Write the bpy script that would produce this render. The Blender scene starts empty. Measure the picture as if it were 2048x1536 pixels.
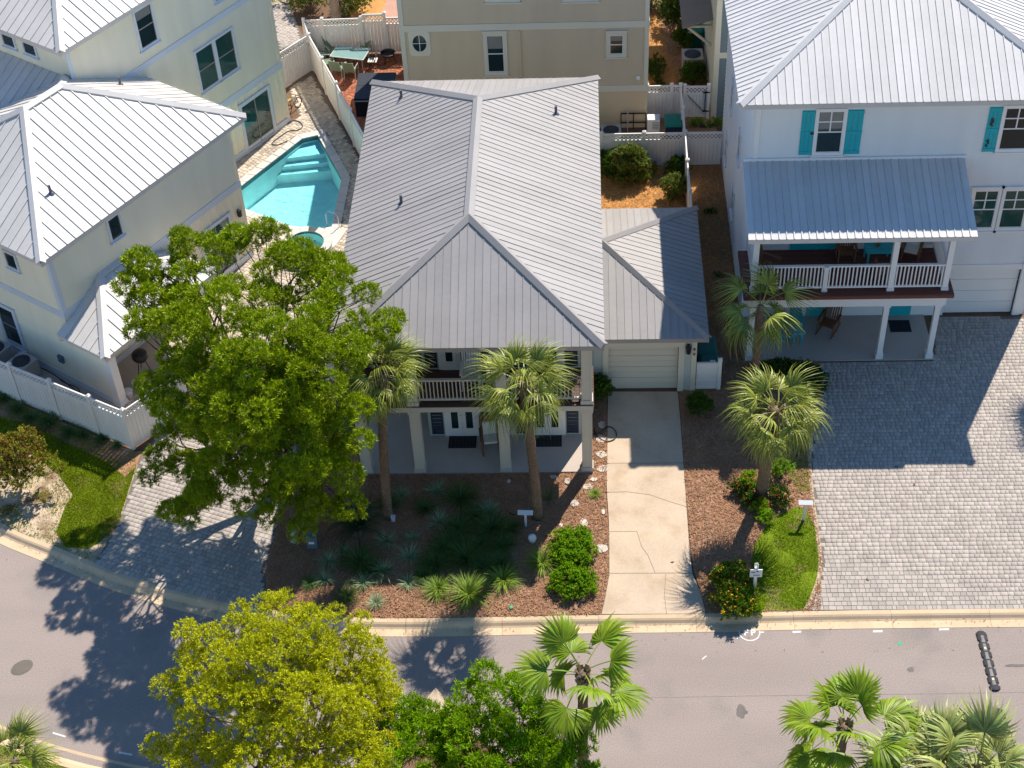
import bpy, math, random
import numpy as np
from mathutils import Vector, Matrix
from mathutils.geometry import tessellate_polygon

random.seed(7)
RNG = np.random.default_rng(7)
SC = bpy.context.scene
COL = SC.collection
PI = math.pi
R = math.radians

# ------------------------------------------------------------------ camera
FPX = 3142.643                       # focal length in pixels of the 2048 px wide photograph
PITCH, YAW, ROLL = R(43.0577), R(-3.6504), R(-3.1057)
CAM = np.array([0.0, -37.0, 38.6875])


def cam_axes():
    cy, sy, cp, sp = math.cos(YAW), math.sin(YAW), math.cos(PITCH), math.sin(PITCH)
    right = np.array([cy, -sy, 0.0])
    fwd = np.array([sy * cp, cy * cp, -sp])
    up = np.cross(right, fwd)
    c, s = math.cos(ROLL), math.sin(ROLL)
    return c * right + s * up, -s * right + c * up, fwd


CR, CU, CF = cam_axes()


def at(px, py, z=0.0):
    """the point of the level plane at height z that lies at this pixel of the 2048 x 1536 photograph"""
    d = CR * (px - 1024) / FPX - CU * (py - 768) / FPX + CF
    t = (z - CAM[2]) / d[2]
    p = CAM + d * t
    return (float(p[0]), float(p[1]), float(z))


def project(p):
    q = np.array(p, float) - CAM
    k = q @ CF
    return 1024 + FPX * (q @ CR) / k, 768 - FPX * (q @ CU) / k


cam_data = bpy.data.cameras.new('camera')
cam_data.sensor_fit = 'HORIZONTAL'
cam_data.sensor_width = 36.0
cam_data.lens = 36.0 * FPX / 2048.0
cam_data.clip_start = 0.5
cam_data.clip_end = 1500
camera = bpy.data.objects.new('camera', cam_data)
COL.objects.link(camera)
camera.matrix_world = Matrix(((CR[0], CU[0], -CF[0], CAM[0]), (CR[1], CU[1], -CF[1], CAM[1]), (CR[2], CU[2], -CF[2], CAM[2]), (0, 0, 0, 1)))
SC.camera = camera

# ------------------------------------------------------------------ light
SUN_EL, SUN_AZ = R(49.7), R(26.8)     # azimuth from +Y towards +X
world = bpy.data.worlds.new('World')
SC.world = world
world.use_nodes = True
wn = world.node_tree
wn.nodes.clear()
sky = wn.nodes.new('ShaderNodeTexSky')
sky.sky_type = 'NISHITA'
sky.sun_disc = False
sky.sun_elevation = SUN_EL
sky.sun_rotation = SUN_AZ
sky.air_density = 1.0
sky.dust_density = 0.0
sky.ozone_density = 1.6
bg = wn.nodes.new('ShaderNodeBackground')
bg.inputs[1].default_value = 0.10
wo = wn.nodes.new('ShaderNodeOutputWorld')
hsv = wn.nodes.new('ShaderNodeHueSaturation')
hsv.inputs['Saturation'].default_value = 1.2
wn.links.new(sky.outputs[0], hsv.inputs['Color'])
wn.links.new(hsv.outputs[0], bg.inputs[0])
wn.links.new(bg.outputs[0], wo.inputs[0])

sun_data = bpy.data.lights.new('sun', 'SUN')
sun_data.energy = 4.2
sun_data.angle = R(0.53)
sun_data.color = (1.0, 0.935, 0.83)
sun = bpy.data.objects.new('sun', sun_data)
COL.objects.link(sun)
sd = Vector((math.sin(SUN_AZ) * math.cos(SUN_EL), math.cos(SUN_AZ) * math.cos(SUN_EL), math.sin(SUN_EL)))
sun.rotation_euler = sd.to_track_quat('Z', 'Y').to_euler()
sun.location = sd * 80

SC.view_settings.view_transform = 'Standard'
SC.view_settings.look = 'None'
SC.view_settings.gamma = 1.0
SC.view_settings.use_curve_mapping = False
SC.view_settings.exposure = 0.68
SC.cycles.max_bounces = 6
SC.cycles.diffuse_bounces = 3
SC.cycles.transparent_max_bounces = 8
SC.cycles.caustics_reflective = False
SC.cycles.caustics_refractive = False
SC.cycles.sample_clamp_indirect = 6
SC.cycles.use_denoising = True


# ------------------------------------------------------------------ materials
def M(name, c, rough=0.6, spec=0.35, n=0.0, ns=3.0, n2=0.0, ns2=25.0, obj=0.0, isl=0.0, hue=0.0, bump=0.0, bs=40.0, metal=0.0, c2=None, c2s=1.0, c2t=0.5, trans=0.0, st=None):
    """principled surface; n/ns: broad tone variation, n2/ns2: fine grain, obj/isl: variation from piece to piece, c2: second colour in patches, trans: leaf translucency"""
    m = bpy.data.materials.new(name)
    m.use_nodes = True
    t = m.node_tree
    N, Lk = t.nodes, t.links
    b = N['Principled BSDF']
    b.inputs['Roughness'].default_value = rough
    b.inputs['Specular IOR Level'].default_value = spec
    b.inputs['Metallic'].default_value = metal
    geo = N.new('ShaderNodeNewGeometry')

    def noise(scale, detail=3.0):
        k = N.new('ShaderNodeTexNoise')
        k.inputs['Scale'].default_value = scale
        k.inputs['Detail'].default_value = detail
        if st and scale == ns:
            vm = N.new('ShaderNodeVectorMath')
            vm.operation = 'MULTIPLY'
            vm.inputs[1].default_value = st
            Lk.new(geo.outputs['Position'], vm.inputs[0])
            Lk.new(vm.outputs[0], k.inputs['Vector'])
        else:
            Lk.new(geo.outputs['Position'], k.inputs['Vector'])
        return k.outputs['Fac']

    def math_(op, a, bb):
        k = N.new('ShaderNodeMath')
        k.operation = op
        for i, v in enumerate((a, bb)):
            if isinstance(v, (int, float)):
                k.inputs[i].default_value = v
            else:
                Lk.new(v, k.inputs[i])
        return k.outputs[0]
    val = None

    def addv(src, amt, gain=1.0):
        nonlocal val
        d = math_('MULTIPLY', math_('SUBTRACT', src, 0.5), amt * gain)
        val = d if val is None else math_('ADD', val, d)
    if n:
        addv(noise(ns), n, 2.2)
    if n2:
        addv(noise(ns2, 2.0), n2, 2.2)
    rnd = None
    if obj or isl:
        oi = N.new('ShaderNodeObjectInfo')
        rnd = math_('FRACT', math_('ADD', oi.outputs['Random'], geo.outputs['Random Per Island']), 0.0)
        addv(rnd, max(obj, isl))
    col = N.new('ShaderNodeRGB')
    col.outputs[0].default_value = (*c, 1)
    out = col.outputs[0]
    if c2 is not None:
        mx = N.new('ShaderNodeMix')
        mx.data_type = 'RGBA'
        mx.inputs[7].default_value = (*c2, 1)
        Lk.new(out, mx.inputs[6])
        rp = N.new('ShaderNodeMapRange')
        rp.inputs[1].default_value = c2t - 0.08
        rp.inputs[2].default_value = c2t + 0.08
        Lk.new(noise(c2s, 5.0), rp.inputs[0])
        Lk.new(rp.outputs[0], mx.inputs[0])
        out = mx.outputs[2]
    if val is not None or hue:
        hs = N.new('ShaderNodeHueSaturation')
        if val is not None:
            Lk.new(math_('ADD', val, 1.0), hs.inputs['Value'])
        if hue and rnd is not None:
            r2 = math_('FRACT', math_('MULTIPLY', rnd, 7.31), 0.0)
            Lk.new(math_('ADD', math_('MULTIPLY', math_('SUBTRACT', r2, 0.5), hue), 0.5), hs.inputs['Hue'])
        Lk.new(out, hs.inputs['Color'])
        out = hs.outputs[0]
    Lk.new(out, b.inputs['Base Color'])
    if bump:
        bp = N.new('ShaderNodeBump')
        bp.inputs['Strength'].default_value = bump
        bp.inputs['Distance'].default_value = 0.03
        Lk.new(noise(bs, 4.0), bp.inputs['Height'])
        Lk.new(bp.outputs[0], b.inputs['Normal'])
    if trans:
        tr = N.new('ShaderNodeBsdfTranslucent')
        Lk.new(out, tr.inputs[0])
        ms = N.new('ShaderNodeMixShader')
        ms.inputs[0].default_value = trans
        Lk.new(b.outputs[0], ms.inputs[1])
        Lk.new(tr.outputs[0], ms.inputs[2])
        Lk.new(ms.outputs[0], N['Material Output'].inputs[0])
    return m


def water_mat(name, tint):
    m = bpy.data.materials.new(name)
    m.use_nodes = True
    t = m.node_tree
    N, Lk = t.nodes, t.links
    N.remove(N['Principled BSDF'])
    tr = N.new('ShaderNodeBsdfTransparent')
    tr.inputs[0].default_value = (*tint, 1)
    gl = N.new('ShaderNodeBsdfGlossy')
    gl.inputs['Roughness'].default_value = 0.04
    fr = N.new('ShaderNodeFresnel')
    fr.inputs[0].default_value = 1.33
    ms = N.new('ShaderNodeMixShader')
    geo = N.new('ShaderNodeNewGeometry')
    nz = N.new('ShaderNodeTexNoise')
    nz.inputs['Scale'].default_value = 3.2
    nz.inputs['Detail'].default_value = 2.5
    nz.inputs['Distortion'].default_value = 0.8
    Lk.new(geo.outputs['Position'], nz.inputs['Vector'])
    bp = N.new('ShaderNodeBump')
    bp.inputs['Strength'].default_value = 0.45
    bp.inputs['Distance'].default_value = 0.10
    Lk.new(nz.outputs['Fac'], bp.inputs['Height'])
    Lk.new(bp.outputs[0], gl.inputs['Normal'])
    Lk.new(bp.outputs[0], fr.inputs['Normal'])
    Lk.new(fr.outputs[0], ms.inputs[0])
    Lk.new(tr.outputs[0], ms.inputs[1])
    Lk.new(gl.outputs[0], ms.inputs[2])
    Lk.new(ms.outputs[0], N['Material Output'].inputs[0])
    return m


MT = dict(
    asphalt=M('asphalt', (0.325, 0.264, 0.234), 0.9, 0.2, n=0.16, ns=0.61, n2=0.45, ns2=30, bump=0.25, bs=60, st=(0.22, 1.0, 1.0), c2=(0.27, 0.228, 0.205), c2s=0.55, c2t=0.62),
    kerb=M('kerb_concrete', (0.62, 0.455, 0.295), 0.85, 0.2, n=0.16, ns=1.2, n2=0.12, ns2=20, obj=0.10),
    concrete=M('driveway_concrete', (0.55, 0.425, 0.31), 0.85, 0.2, n=0.20, ns=0.9, n2=0.12, ns2=14, obj=0.05, c2=(0.50, 0.37, 0.25), c2s=1.3, c2t=0.60),
    slab=M('porch_concrete', (0.50, 0.42, 0.36), 0.8, 0.2, n=0.12, ns=1.0, n2=0.08, ns2=14),
    soil=M('yard_soil', (0.19, 0.11, 0.07), 0.95, 0.1, n=0.3, ns=1.5, n2=0.4, ns2=22, bump=0.6, bs=25),
    mulch=M('pine_mulch', (0.37, 0.195, 0.11), 0.95, 0.1, n=0.35, ns=0.9, n2=0.6, ns2=18, bump=0.9, bs=22, c2=(0.46, 0.27, 0.17), c2s=1.4, c2t=0.55),
    straw=M('pine_straw', (0.58, 0.29, 0.095), 0.95, 0.1, n=0.3, ns=1.3, n2=0.5, ns2=18, bump=0.8, bs=24),
    chip=M('mulch_chips', (0.39, 0.22, 0.13), 0.9, 0.1, isl=0.6, hue=0.03),
    strawchip=M('straw_litter', (0.60, 0.32, 0.12), 0.9, 0.1, isl=0.8, hue=0.03),
    sand=M('sandy_soil', (0.56, 0.44, 0.31), 0.95, 0.1, n=0.2, ns=1.6, n2=0.3, ns2=20, bump=0.5, bs=25, c2=(0.20, 0.13, 0.07), c2s=1.1, c2t=0.56),
    lawnbase=M('lawn_base', (0.15, 0.21, 0.012), 0.95, 0.1, c2=(0.30, 0.21, 0.10), c2s=1.1, c2t=0.63, n=0.5, ns=1.6, n2=0.6, ns2=24, bump=0.8, bs=30),
    blade=M('grass_blades', (0.245, 0.35, 0.010), 0.7, 0.15, n=0.6, ns=1.2, isl=0.9, hue=0.03, trans=0.35),
    blade2=M('dry_grass_blades', (0.29, 0.35, 0.012), 0.7, 0.15, n=0.5, ns=1.2, isl=0.9, hue=0.03, trans=0.35),
    paver=M('grey_pavers', (0.43, 0.372, 0.325), 0.85, 0.2, obj=0.27, isl=0.27, hue=0.03, n2=0.10, ns2=30, n=0.10, ns=0.5),
    paver_beige=M('beige_pavers', (0.55, 0.46, 0.365), 0.85, 0.2, obj=0.5, isl=0.5, hue=0.03, n2=0.12, ns2=30),
    joint=M('paver_joint_sand', (0.19, 0.165, 0.14), 0.95, 0.1, n2=0.2, ns2=25),
    brick=M('red_brick_paving', (0.40, 0.155, 0.085), 0.9, 0.15, obj=0.5, isl=0.5, hue=0.03, n2=0.12, ns2=30),
    edging=M('edging_stone', (0.56, 0.43, 0.30), 0.85, 0.2, obj=0.15, isl=0.15, n2=0.12, ns2=20),
    roof_grey=M('grey_metal_roof', (0.355, 0.328, 0.313), 0.5, 0.4, obj=0.10, n=0.10, ns=0.7, n2=0.06, ns2=6),
    roof_white=M('white_metal_roof', (0.60, 0.575, 0.56), 0.5, 0.4, obj=0.10, n=0.10, ns=0.7, n2=0.06, ns2=6),
    roof_cream=M('cream_metal_roof', (0.66, 0.615, 0.57), 0.5, 0.4, obj=0.10, n=0.10, ns=0.7, n2=0.06, ns2=6),
    vent=M('vent_pipe_paint', (0.10, 0.10, 0.14), 0.5),
    greige=M('greige_trim', (0.60, 0.56, 0.48), 0.6, n=0.06, ns=1.5),
    sage=M('sage_siding', (0.48, 0.52, 0.48), 0.7, n=0.06, ns=1.2),
    gdoor=M('garage_door_cream', (0.68, 0.64, 0.53), 0.55, n=0.05, ns=1.0),
    white=M('white_paint', (0.80, 0.79, 0.78), 0.55, n=0.05, ns=1.0),
    whitewall=M('white_siding', (0.74, 0.755, 0.76), 0.65, n=0.08, ns=1.63, st=(1.0, 1.0, 0.15)),
    vinyl=M('white_vinyl', (0.80, 0.77, 0.74), 0.5, n=0.05, ns=1.0, obj=0.05),
    yellow=M('pale_yellow_siding', (0.90, 0.825, 0.63), 0.65, n=0.10, ns=1.61, st=(1.0, 1.0, 0.18)),
    bluetrim=M('pale_blue_trim', (0.66, 0.70, 0.76), 0.6, n=0.05, ns=1.0),
    tan=M('tan_siding', (0.62, 0.505, 0.355), 0.75, n=0.10, ns=1.62, st=(1.0, 1.0, 0.18)),
    stucco=M('tan_stucco', (0.66, 0.53, 0.35), 0.85, n=0.07, ns=0.8, n2=0.05, ns2=25),
    creamtrim=M('cream_trim', (0.68, 0.64, 0.53), 0.6, n=0.05, ns=1.0),
    bluegrey=M('blue_grey_siding', (0.16, 0.21, 0.235), 0.7, n=0.06, ns=0.8),
    teal=M('teal_paint', (0.012, 0.40, 0.46), 0.5, n=0.10, ns=2.0, n2=0.06, ns2=20),
    navy=M('navy_shutter', (0.035, 0.045, 0.075), 0.5),
    deckwood=M('dark_deck_wood', (0.10, 0.055, 0.04), 0.7, obj=0.3, n2=0.2, ns2=20),
    redwood=M('reddish_deck_wood', (0.16, 0.055, 0.04), 0.7, obj=0.3, n2=0.2, ns2=20),
    wood=M('brown_wood', (0.19, 0.09, 0.045), 0.65, obj=0.2, n2=0.2, ns2=20),
    glass=M('window_glass', (0.012, 0.03, 0.035), 0.06, 0.6, n=0.3, ns=1.0),
    blind=M('window_blind', (0.20, 0.21, 0.20), 0.35, 0.6, n=0.2, ns=3.0),
    tealglass=M('pool_door_glass', (0.02, 0.075, 0.065), 0.05, 0.7, n=0.5, ns=1.0),  # window glass with the teal reflection put into its colour
    sash=M('brown_sash', (0.33, 0.28, 0.23), 0.6),
    black=M('black_metal', (0.018, 0.018, 0.02), 0.45),
    rubber=M('black_rubber', (0.035, 0.035, 0.038), 0.75, n=0.35, ns=4.0, n2=0.3, ns2=30),
    rubber_worn=M('worn_rubber', (0.24, 0.215, 0.20), 0.8, n=0.4, ns=5.0, n2=0.3, ns2=30),
    reflector=M('yellow_reflector', (0.38, 0.31, 0.09), 0.4),
    mat=M('door_mat', (0.018, 0.02, 0.026), 0.95, n2=0.3, ns2=40),
    steel=M('steel_tube', (0.45, 0.46, 0.48), 0.3, metal=0.9),
    greysteel=M('grey_appliance', (0.45, 0.44, 0.42), 0.6, n2=0.06, ns2=20),
    acgrille=M('dark_fan_grille', (0.05, 0.055, 0.07), 0.6),
    greenplastic=M('green_plastic', (0.004, 0.20, 0.125), 0.5, n=0.1, ns=3.0),
    binbody=M('dark_bin_plastic', (0.012, 0.022, 0.045), 0.55),
    tealbin=M('teal_bin_plastic', (0.004, 0.115, 0.105), 0.5),
    sling=M('green_sling_fabric', (0.17, 0.245, 0.15), 0.8, n2=0.08, ns2=40),
    tabletop=M('frosted_table_glass', (0.21, 0.34, 0.33), 0.15, 0.6, n=0.12, ns=1.5),
    cushion=M('cream_cushion', (0.66, 0.64, 0.58), 0.9),
    stone=M('pale_flagstone', (0.60, 0.53, 0.45), 0.85, obj=0.2, n=0.2, ns=6.0, n2=0.15, ns2=25, bump=0.4, bs=20),
    coping=M('pool_coping', (0.62, 0.565, 0.52), 0.8, obj=0.08, n2=0.10, ns2=20),
    plaster=M('pool_plaster', (0.88, 0.95, 0.95), 0.8, n=0.16, ns=2.5),
    tilebands=M('pool_waterline_tile', (0.05, 0.16, 0.20), 0.35),
    hottub=M('hot_tub_cover', (0.012, 0.016, 0.028), 0.6),
    palmtrunk=M('palm_trunk', (0.19, 0.135, 0.095), 0.9, 0.1, n=0.3, ns=5, n2=0.5, ns2=14, bump=1.0, bs=12),
    palmboot=M('palm_boots', (0.27, 0.19, 0.12), 0.9, 0.1, isl=0.7, n2=0.2, ns2=25),
    deadfrond=M('dead_fronds', (0.17, 0.115, 0.075), 0.9, 0.1, isl=0.7),
    bark=M('grey_bark', (0.15, 0.12, 0.095), 0.95, 0.1, n=0.4, ns=4, n2=0.4, ns2=18, bump=0.9, bs=15),
    palebark=M('pale_bark', (0.30, 0.25, 0.20), 0.95, 0.1, n=0.4, ns=4, n2=0.4, ns2=18, bump=0.9, bs=15),
    leaf=M('oak_leaves', (0.285, 0.380, 0.003), 0.55, 0.25, isl=0.6, hue=0.035, n=0.35, ns=0.9, trans=0.15),
    leafyellow=M('yellow_green_leaves', (0.54, 0.55, 0.010), 0.55, 0.2, isl=0.6, hue=0.03, n=0.3, ns=0.9, trans=0.25),
    leafbright=M('bright_green_leaves', (0.27, 0.45, 0.006), 0.55, 0.25, isl=0.6, hue=0.03, n=0.3, ns=0.9, trans=0.25),
    leafdark=M('dark_shrub_leaves', (0.075, 0.15, 0.012), 0.5, 0.3, isl=1.0, hue=0.04, n=0.3, ns=1.2, trans=0.25),
    leafhedge=M('hedge_leaves', (0.235, 0.42, 0.010), 0.5, 0.3, isl=1.0, hue=0.04, n=0.3, ns=2.0, trans=0.45),
    leaflantana=M('lantana_leaves', (0.13, 0.235, 0.012), 0.5, 0.3, isl=1.0, hue=0.05, n=0.4, ns=2.0, trans=0.3),
    seam=M('road_seam', (0.26, 0.22, 0.195), 0.9, n2=0.3, ns2=20),
    leafmyrtle=M('myrtle_leaves', (0.30, 0.29, 0.03), 0.6, 0.2, isl=0.9, hue=0.05, n=0.3, ns=1.2, trans=0.3),
    leafolean=M('oleander_leaves', (0.20, 0.26, 0.045), 0.5, 0.3, isl=1.0, hue=0.06, n=0.3, ns=1.2, trans=0.25),
    redtip=M('red_new_leaves', (0.33, 0.075, 0.035), 0.6, 0.2, isl=0.8, hue=0.04, trans=0.3),
    flower_y=M('yellow_flowers', (0.66, 0.36, 0.01), 0.6, 0.2, isl=0.6),
    flower_r=M('red_flowers', (0.55, 0.025, 0.02), 0.6, 0.2, isl=0.5),
    flower_p=M('pink_flowers', (0.55, 0.13, 0.32), 0.6, 0.2, isl=0.5),
    sabal=M('sabal_fronds', (0.275, 0.305, 0.045), 0.45, 0.4, isl=0.9, obj=0.7, hue=0.03, n=0.25, ns=2.0, trans=0.2),
    fanpalm=M('fan_palm_fronds', (0.25, 0.36, 0.016), 0.45, 0.4, isl=0.6, obj=0.5, hue=0.03, n=0.25, ns=2.0, trans=0.38),
    palesabal=M('pale_palm_fronds', (0.36, 0.40, 0.11), 0.45, 0.4, isl=0.9, obj=0.7, hue=0.03, n=0.25, ns=2.0, trans=0.25),
    petiole=M('palm_petioles', (0.30, 0.27, 0.06), 0.5, 0.3, isl=0.3),
    lily=M('striped_lily_leaves', (0.27, 0.37, 0.20), 0.55, 0.3, isl=0.8, hue=0.03, trans=0.2),
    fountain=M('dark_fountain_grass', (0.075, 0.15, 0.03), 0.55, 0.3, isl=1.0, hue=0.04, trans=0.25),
    fountainlit=M('yellow_green_fountain_grass', (0.22, 0.32, 0.035), 0.55, 0.3, isl=1.0, hue=0.04, trans=0.25),  # brighter copy of the fountain grass, sunlight put into the colour
    sago=M('sago_leaves', (0.02, 0.06, 0.018), 0.4, 0.4, isl=0.7, trans=0.15),
    hose=M('hose_rubber', (0.015, 0.03, 0.025), 0.5),
    paint=M('white_road_paint', (0.66, 0.65, 0.63), 0.8, n2=0.2, ns2=30),
    greenpaint=M('green_marking_paint', (0.05, 0.42, 0.20), 0.8),
    stain=M('dark_oil_stain', (0.17, 0.145, 0.13), 0.85, n=0.3, ns=3, n2=0.2, ns2=30),
    iron=M('cast_iron', (0.15, 0.125, 0.10), 0.7, n=0.2, ns=4, n2=0.25, ns2=40),
    crack=M('crack_filler', (0.36, 0.275, 0.20), 0.9),
    shingle=M('grey_shingles', (0.21, 0.20, 0.195), 0.9, n=0.1, ns=2, n2=0.3, ns2=25),
    wellgreen=M('pale_green_plastic', (0.35, 0.45, 0.33), 0.6),
    utility=M('grey_blue_utility', (0.11, 0.15, 0.20), 0.6),
    palered=M('pale_brick_path', (0.50, 0.28, 0.20), 0.9, n2=0.3, ns2=20, n=0.2, ns=2),
    digit=M('dark_digits', (0.05, 0.04, 0.035), 0.6),
    signface=M('sign_face', (0.70, 0.72, 0.76), 0.5),
    blueink=M('sign_ink', (0.05, 0.12, 0.22), 0.6),
)
WATER = water_mat('pool_water', (0.54, 0.97, 0.98))
SPAWATER = water_mat('spa_water', (0.52, 0.95, 0.92))


# ------------------------------------------------------------------ mesh helpers
def wm(o):
    m = o.matrix_basis.copy()
    return m if o.parent is None else wm(o.parent) @ m


def link(o, parent=None):
    COL.objects.link(o)
    if parent is not None:
        o.parent = parent
    return o


def tag(o, label=None, cat=None, group=None, kind=None):
    if label:
        o['label'] = label
    if cat:
        o['category'] = cat
    if group:
        o['group'] = group
    if kind:
        o['kind'] = kind
    return o


def empty(name, loc, label, cat, group=None, rz=0.0):
    o = bpy.data.objects.new(name, None)
    o.empty_display_size = 0.2
    o.location = loc
    o.rotation_euler = (0, 0, rz)
    link(o)
    return tag(o, label, cat, group)


def np_mesh(name, verts, faces):
    """mesh from an (n,3) array and an (m,k) index array"""
    me = bpy.data.meshes.new(name)
    verts = np.asarray(verts, np.float32)
    faces = np.asarray(faces, np.int32)
    k = faces.shape[1]
    me.vertices.add(len(verts))
    me.vertices.foreach_set('co', verts.ravel())
    me.loops.add(faces.size)
    me.loops.foreach_set('vertex_index', faces.ravel())
    me.polygons.add(len(faces))
    me.polygons.foreach_set('loop_start', np.arange(0, faces.size, k, dtype=np.int32))
    me.update(calc_edges=True)
    return me


class MB:
    def __init__(self):
        self.v, self.f = [], []

    def poly(self, pts):
        i = len(self.v)
        self.v += [tuple(p) for p in pts]
        self.f.append(tuple(range(i, i + len(pts))))
        return self

    def obox(self, o, a, b, c):
        """box from corner o along the edge vectors a, b, c (right-handed)"""
        o, a, b, c = (np.array(k, float) for k in (o, a, b, c))
        i = len(self.v)
        self.v += [tuple(p) for p in (o, o + a, o + a + b, o + b, o + c, o + a + c, o + a + b + c, o + b + c)]
        self.f += [tuple(i + k for k in q) for q in ((3, 2, 1, 0), (4, 5, 6, 7), (0, 1, 5, 4), (1, 2, 6, 5), (2, 3, 7, 6), (3, 0, 4, 7))]
        return self

    def box(self, x0, y0, z0, x1, y1, z1):
        return self.obox((x0, y0, z0), (x1 - x0, 0, 0), (0, y1 - y0, 0), (0, 0, z1 - z0))

    def bar(self, p, q, w, h, up=(0, 0, 1)):
        """rectangular bar from p to q"""
        p, q = np.array(p, float), np.array(q, float)
        d = q - p
        s = np.cross(d, up)
        if np.linalg.norm(s) < 1e-6:
            s = np.array([1.0, 0, 0])
        s = s / np.linalg.norm(s)
        u = np.cross(s, d)
        u = u / np.linalg.norm(u)
        return self.obox(p + s * w / 2 - u * h / 2, d, -s * w, u * h)

    def tube(self, pts, rads, n=8, cap=True):
        pts = [np.array(p, float) for p in pts]
        rings = []
        for k, p in enumerate(pts):
            d = pts[min(k + 1, len(pts) - 1)] - pts[max(k - 1, 0)]
            d = d / (np.linalg.norm(d) + 1e-9)
            ref = np.array([0, 0, 1.0]) if abs(d[2]) < 0.9 else np.array([1.0, 0, 0])
            s = np.cross(d, ref)
            s /= np.linalg.norm(s)
            u = np.cross(s, d)
            i = len(self.v)
            r = rads[k] if hasattr(rads, '__len__') else rads
            for j in range(n):
                a = 2 * PI * j / n
                self.v.append(tuple(p + (s * math.cos(a) + u * math.sin(a)) * r))
            rings.append(i)
        for a, b in zip(rings, rings[1:]):
            for j in range(n):
                self.f.append((a + j, b + j, b + (j + 1) % n, a + (j + 1) % n))
        if cap:
            self.f.append(tuple(rings[0] + j for j in range(n)))
            self.f.append(tuple(rings[-1] + n - 1 - j for j in range(n)))
        return self

    def lathe(self, c, prof, n=16):
        """surface of revolution about the vertical through c; prof = (radius, z)"""
        base = len(self.v)
        for r, z in prof:
            for j in range(n):
                a = 2 * PI * j / n
                self.v.append((c[0] + r * math.cos(a), c[1] + r * math.sin(a), c[2] + z))
        for k in range(len(prof) - 1):
            for j in range(n):
                a, b = base + k * n, base + (k + 1) * n
                self.f.append((a + j, a + (j + 1) % n, b + (j + 1) % n, b + j))
        self.f.append(tuple(base + n - 1 - j for j in range(n)))
        self.f.append(tuple(base + (len(prof) - 1) * n + j for j in range(n)))
        return self

    def prism(self, pts, z0, z1, bottom=False):
        """upright prism over a 2D outline"""
        a = sum(p[0] * q[1] - q[0] * p[1] for p, q in zip(pts, pts[1:] + pts[:1]))
        if a < 0:
            pts = pts[::-1]
        n = len(pts)
        i = len(self.v)
        self.v += [(p[0], p[1], z0) for p in pts] + [(p[0], p[1], z1) for p in pts]
        for k in range(n):
            self.f.append((i + k, i + (k + 1) % n, i + n + (k + 1) % n, i + n + k))
        tri = tessellate_polygon([[Vector((p[0], p[1], 0)) for p in pts]])
        for t in tri:
            p, q, r = (pts[k] for k in t)
            s = (q[0] - p[0]) * (r[1] - p[1]) - (q[1] - p[1]) * (r[0] - p[0])
            t = t if s > 0 else t[::-1]
            self.f.append(tuple(i + n + k for k in t))
            if bottom:
                self.f.append(tuple(i + k for k in t[::-1]))
        return self

    def sheet(self, pts, z, holes=()):
        loops = [[Vector((p[0], p[1], 0)) for p in pts]] + [[Vector((p[0], p[1], 0)) for p in h] for h in holes]
        flat = [p for l in loops for p in l]
        i = len(self.v)
        self.v += [(p.x, p.y, z) for p in flat]
        for t in tessellate_polygon(loops):
            p, q, r = (flat[k] for k in t)
            s = (q.x - p.x) * (r.y - p.y) - (q.y - p.y) * (r.x - p.x)
            self.f.append(tuple(i + k for k in (t if s > 0 else t[::-1])))
        return self

    def mesh(self, name, inv=None):
        me = bpy.data.meshes.new(name)
        v = self.v
        if inv is not None:
            v = [tuple(inv @ Vector(p)) for p in v]
        me.from_pydata(v, [], self.f)
        me.update()
        return me

    def build(self, name, mat, parent=None, kind=None, local=False, smooth=False, origin=None):
        """one mesh object; vertices are in world space (or in the parent's space with local=True)"""
        inv = None
        if parent is not None and not local:
            inv = wm(parent).inverted()
        if origin is not None:
            t = Matrix.Translation(-Vector(origin))
            inv = t @ inv if inv is not None else t
        me = self.mesh(name, inv)
        me.materials.append(MT[mat] if isinstance(mat, str) else mat)
        o = bpy.data.objects.new(name, me)
        if origin is not None:
            o.location = origin
        link(o, parent)
        if kind:
            o['kind'] = kind
        if smooth:
            me.polygons.foreach_set('use_smooth', [True] * len(me.polygons))
        return o


def put(me, name, parent, loc, rot=(0, 0, 0), scale=(1, 1, 1)):
    """another object on an existing mesh"""
    o = bpy.data.objects.new(name, me)
    o.location = loc
    o.rotation_euler = rot
    o.scale = scale
    return link(o, parent)


def np_obj(name, verts, faces, mat, parent=None, kind=None, origin=None):
    verts = np.asarray(verts, float)
    if origin is not None:
        verts = verts - np.array(origin)
    me = np_mesh(name, verts, faces)
    me.materials.append(MT[mat] if isinstance(mat, str) else mat)
    o = bpy.data.objects.new(name, me)
    if origin is not None:
        o.location = origin
    link(o, parent)
    if kind:
        o['kind'] = kind
    return o


def inside(poly, x, y):
    c = False
    n = len(poly)
    j = n - 1
    for i in range(n):
        xi, yi = poly[i][:2]
        xj, yj = poly[j][:2]
        if (yi > y) != (yj > y) and x < (xj - xi) * (y - yi) / (yj - yi) + xi:
            c = not c
        j = i
    return c


def inside_np(poly, x, y):
    c = np.zeros(len(x), bool)
    n = len(poly)
    j = n - 1
    for i in range(n):
        xi, yi = poly[i][:2]
        xj, yj = poly[j][:2]
        if yi != yj:
            c ^= ((yi > y) != (yj > y)) & (x < (xj - xi) * (y - yi) / (yj - yi) + xi)
        j = i
    return c


def pxpoly(pts, z=0.0):
    return [at(x, y, z)[:2] for x, y in pts]


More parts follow.
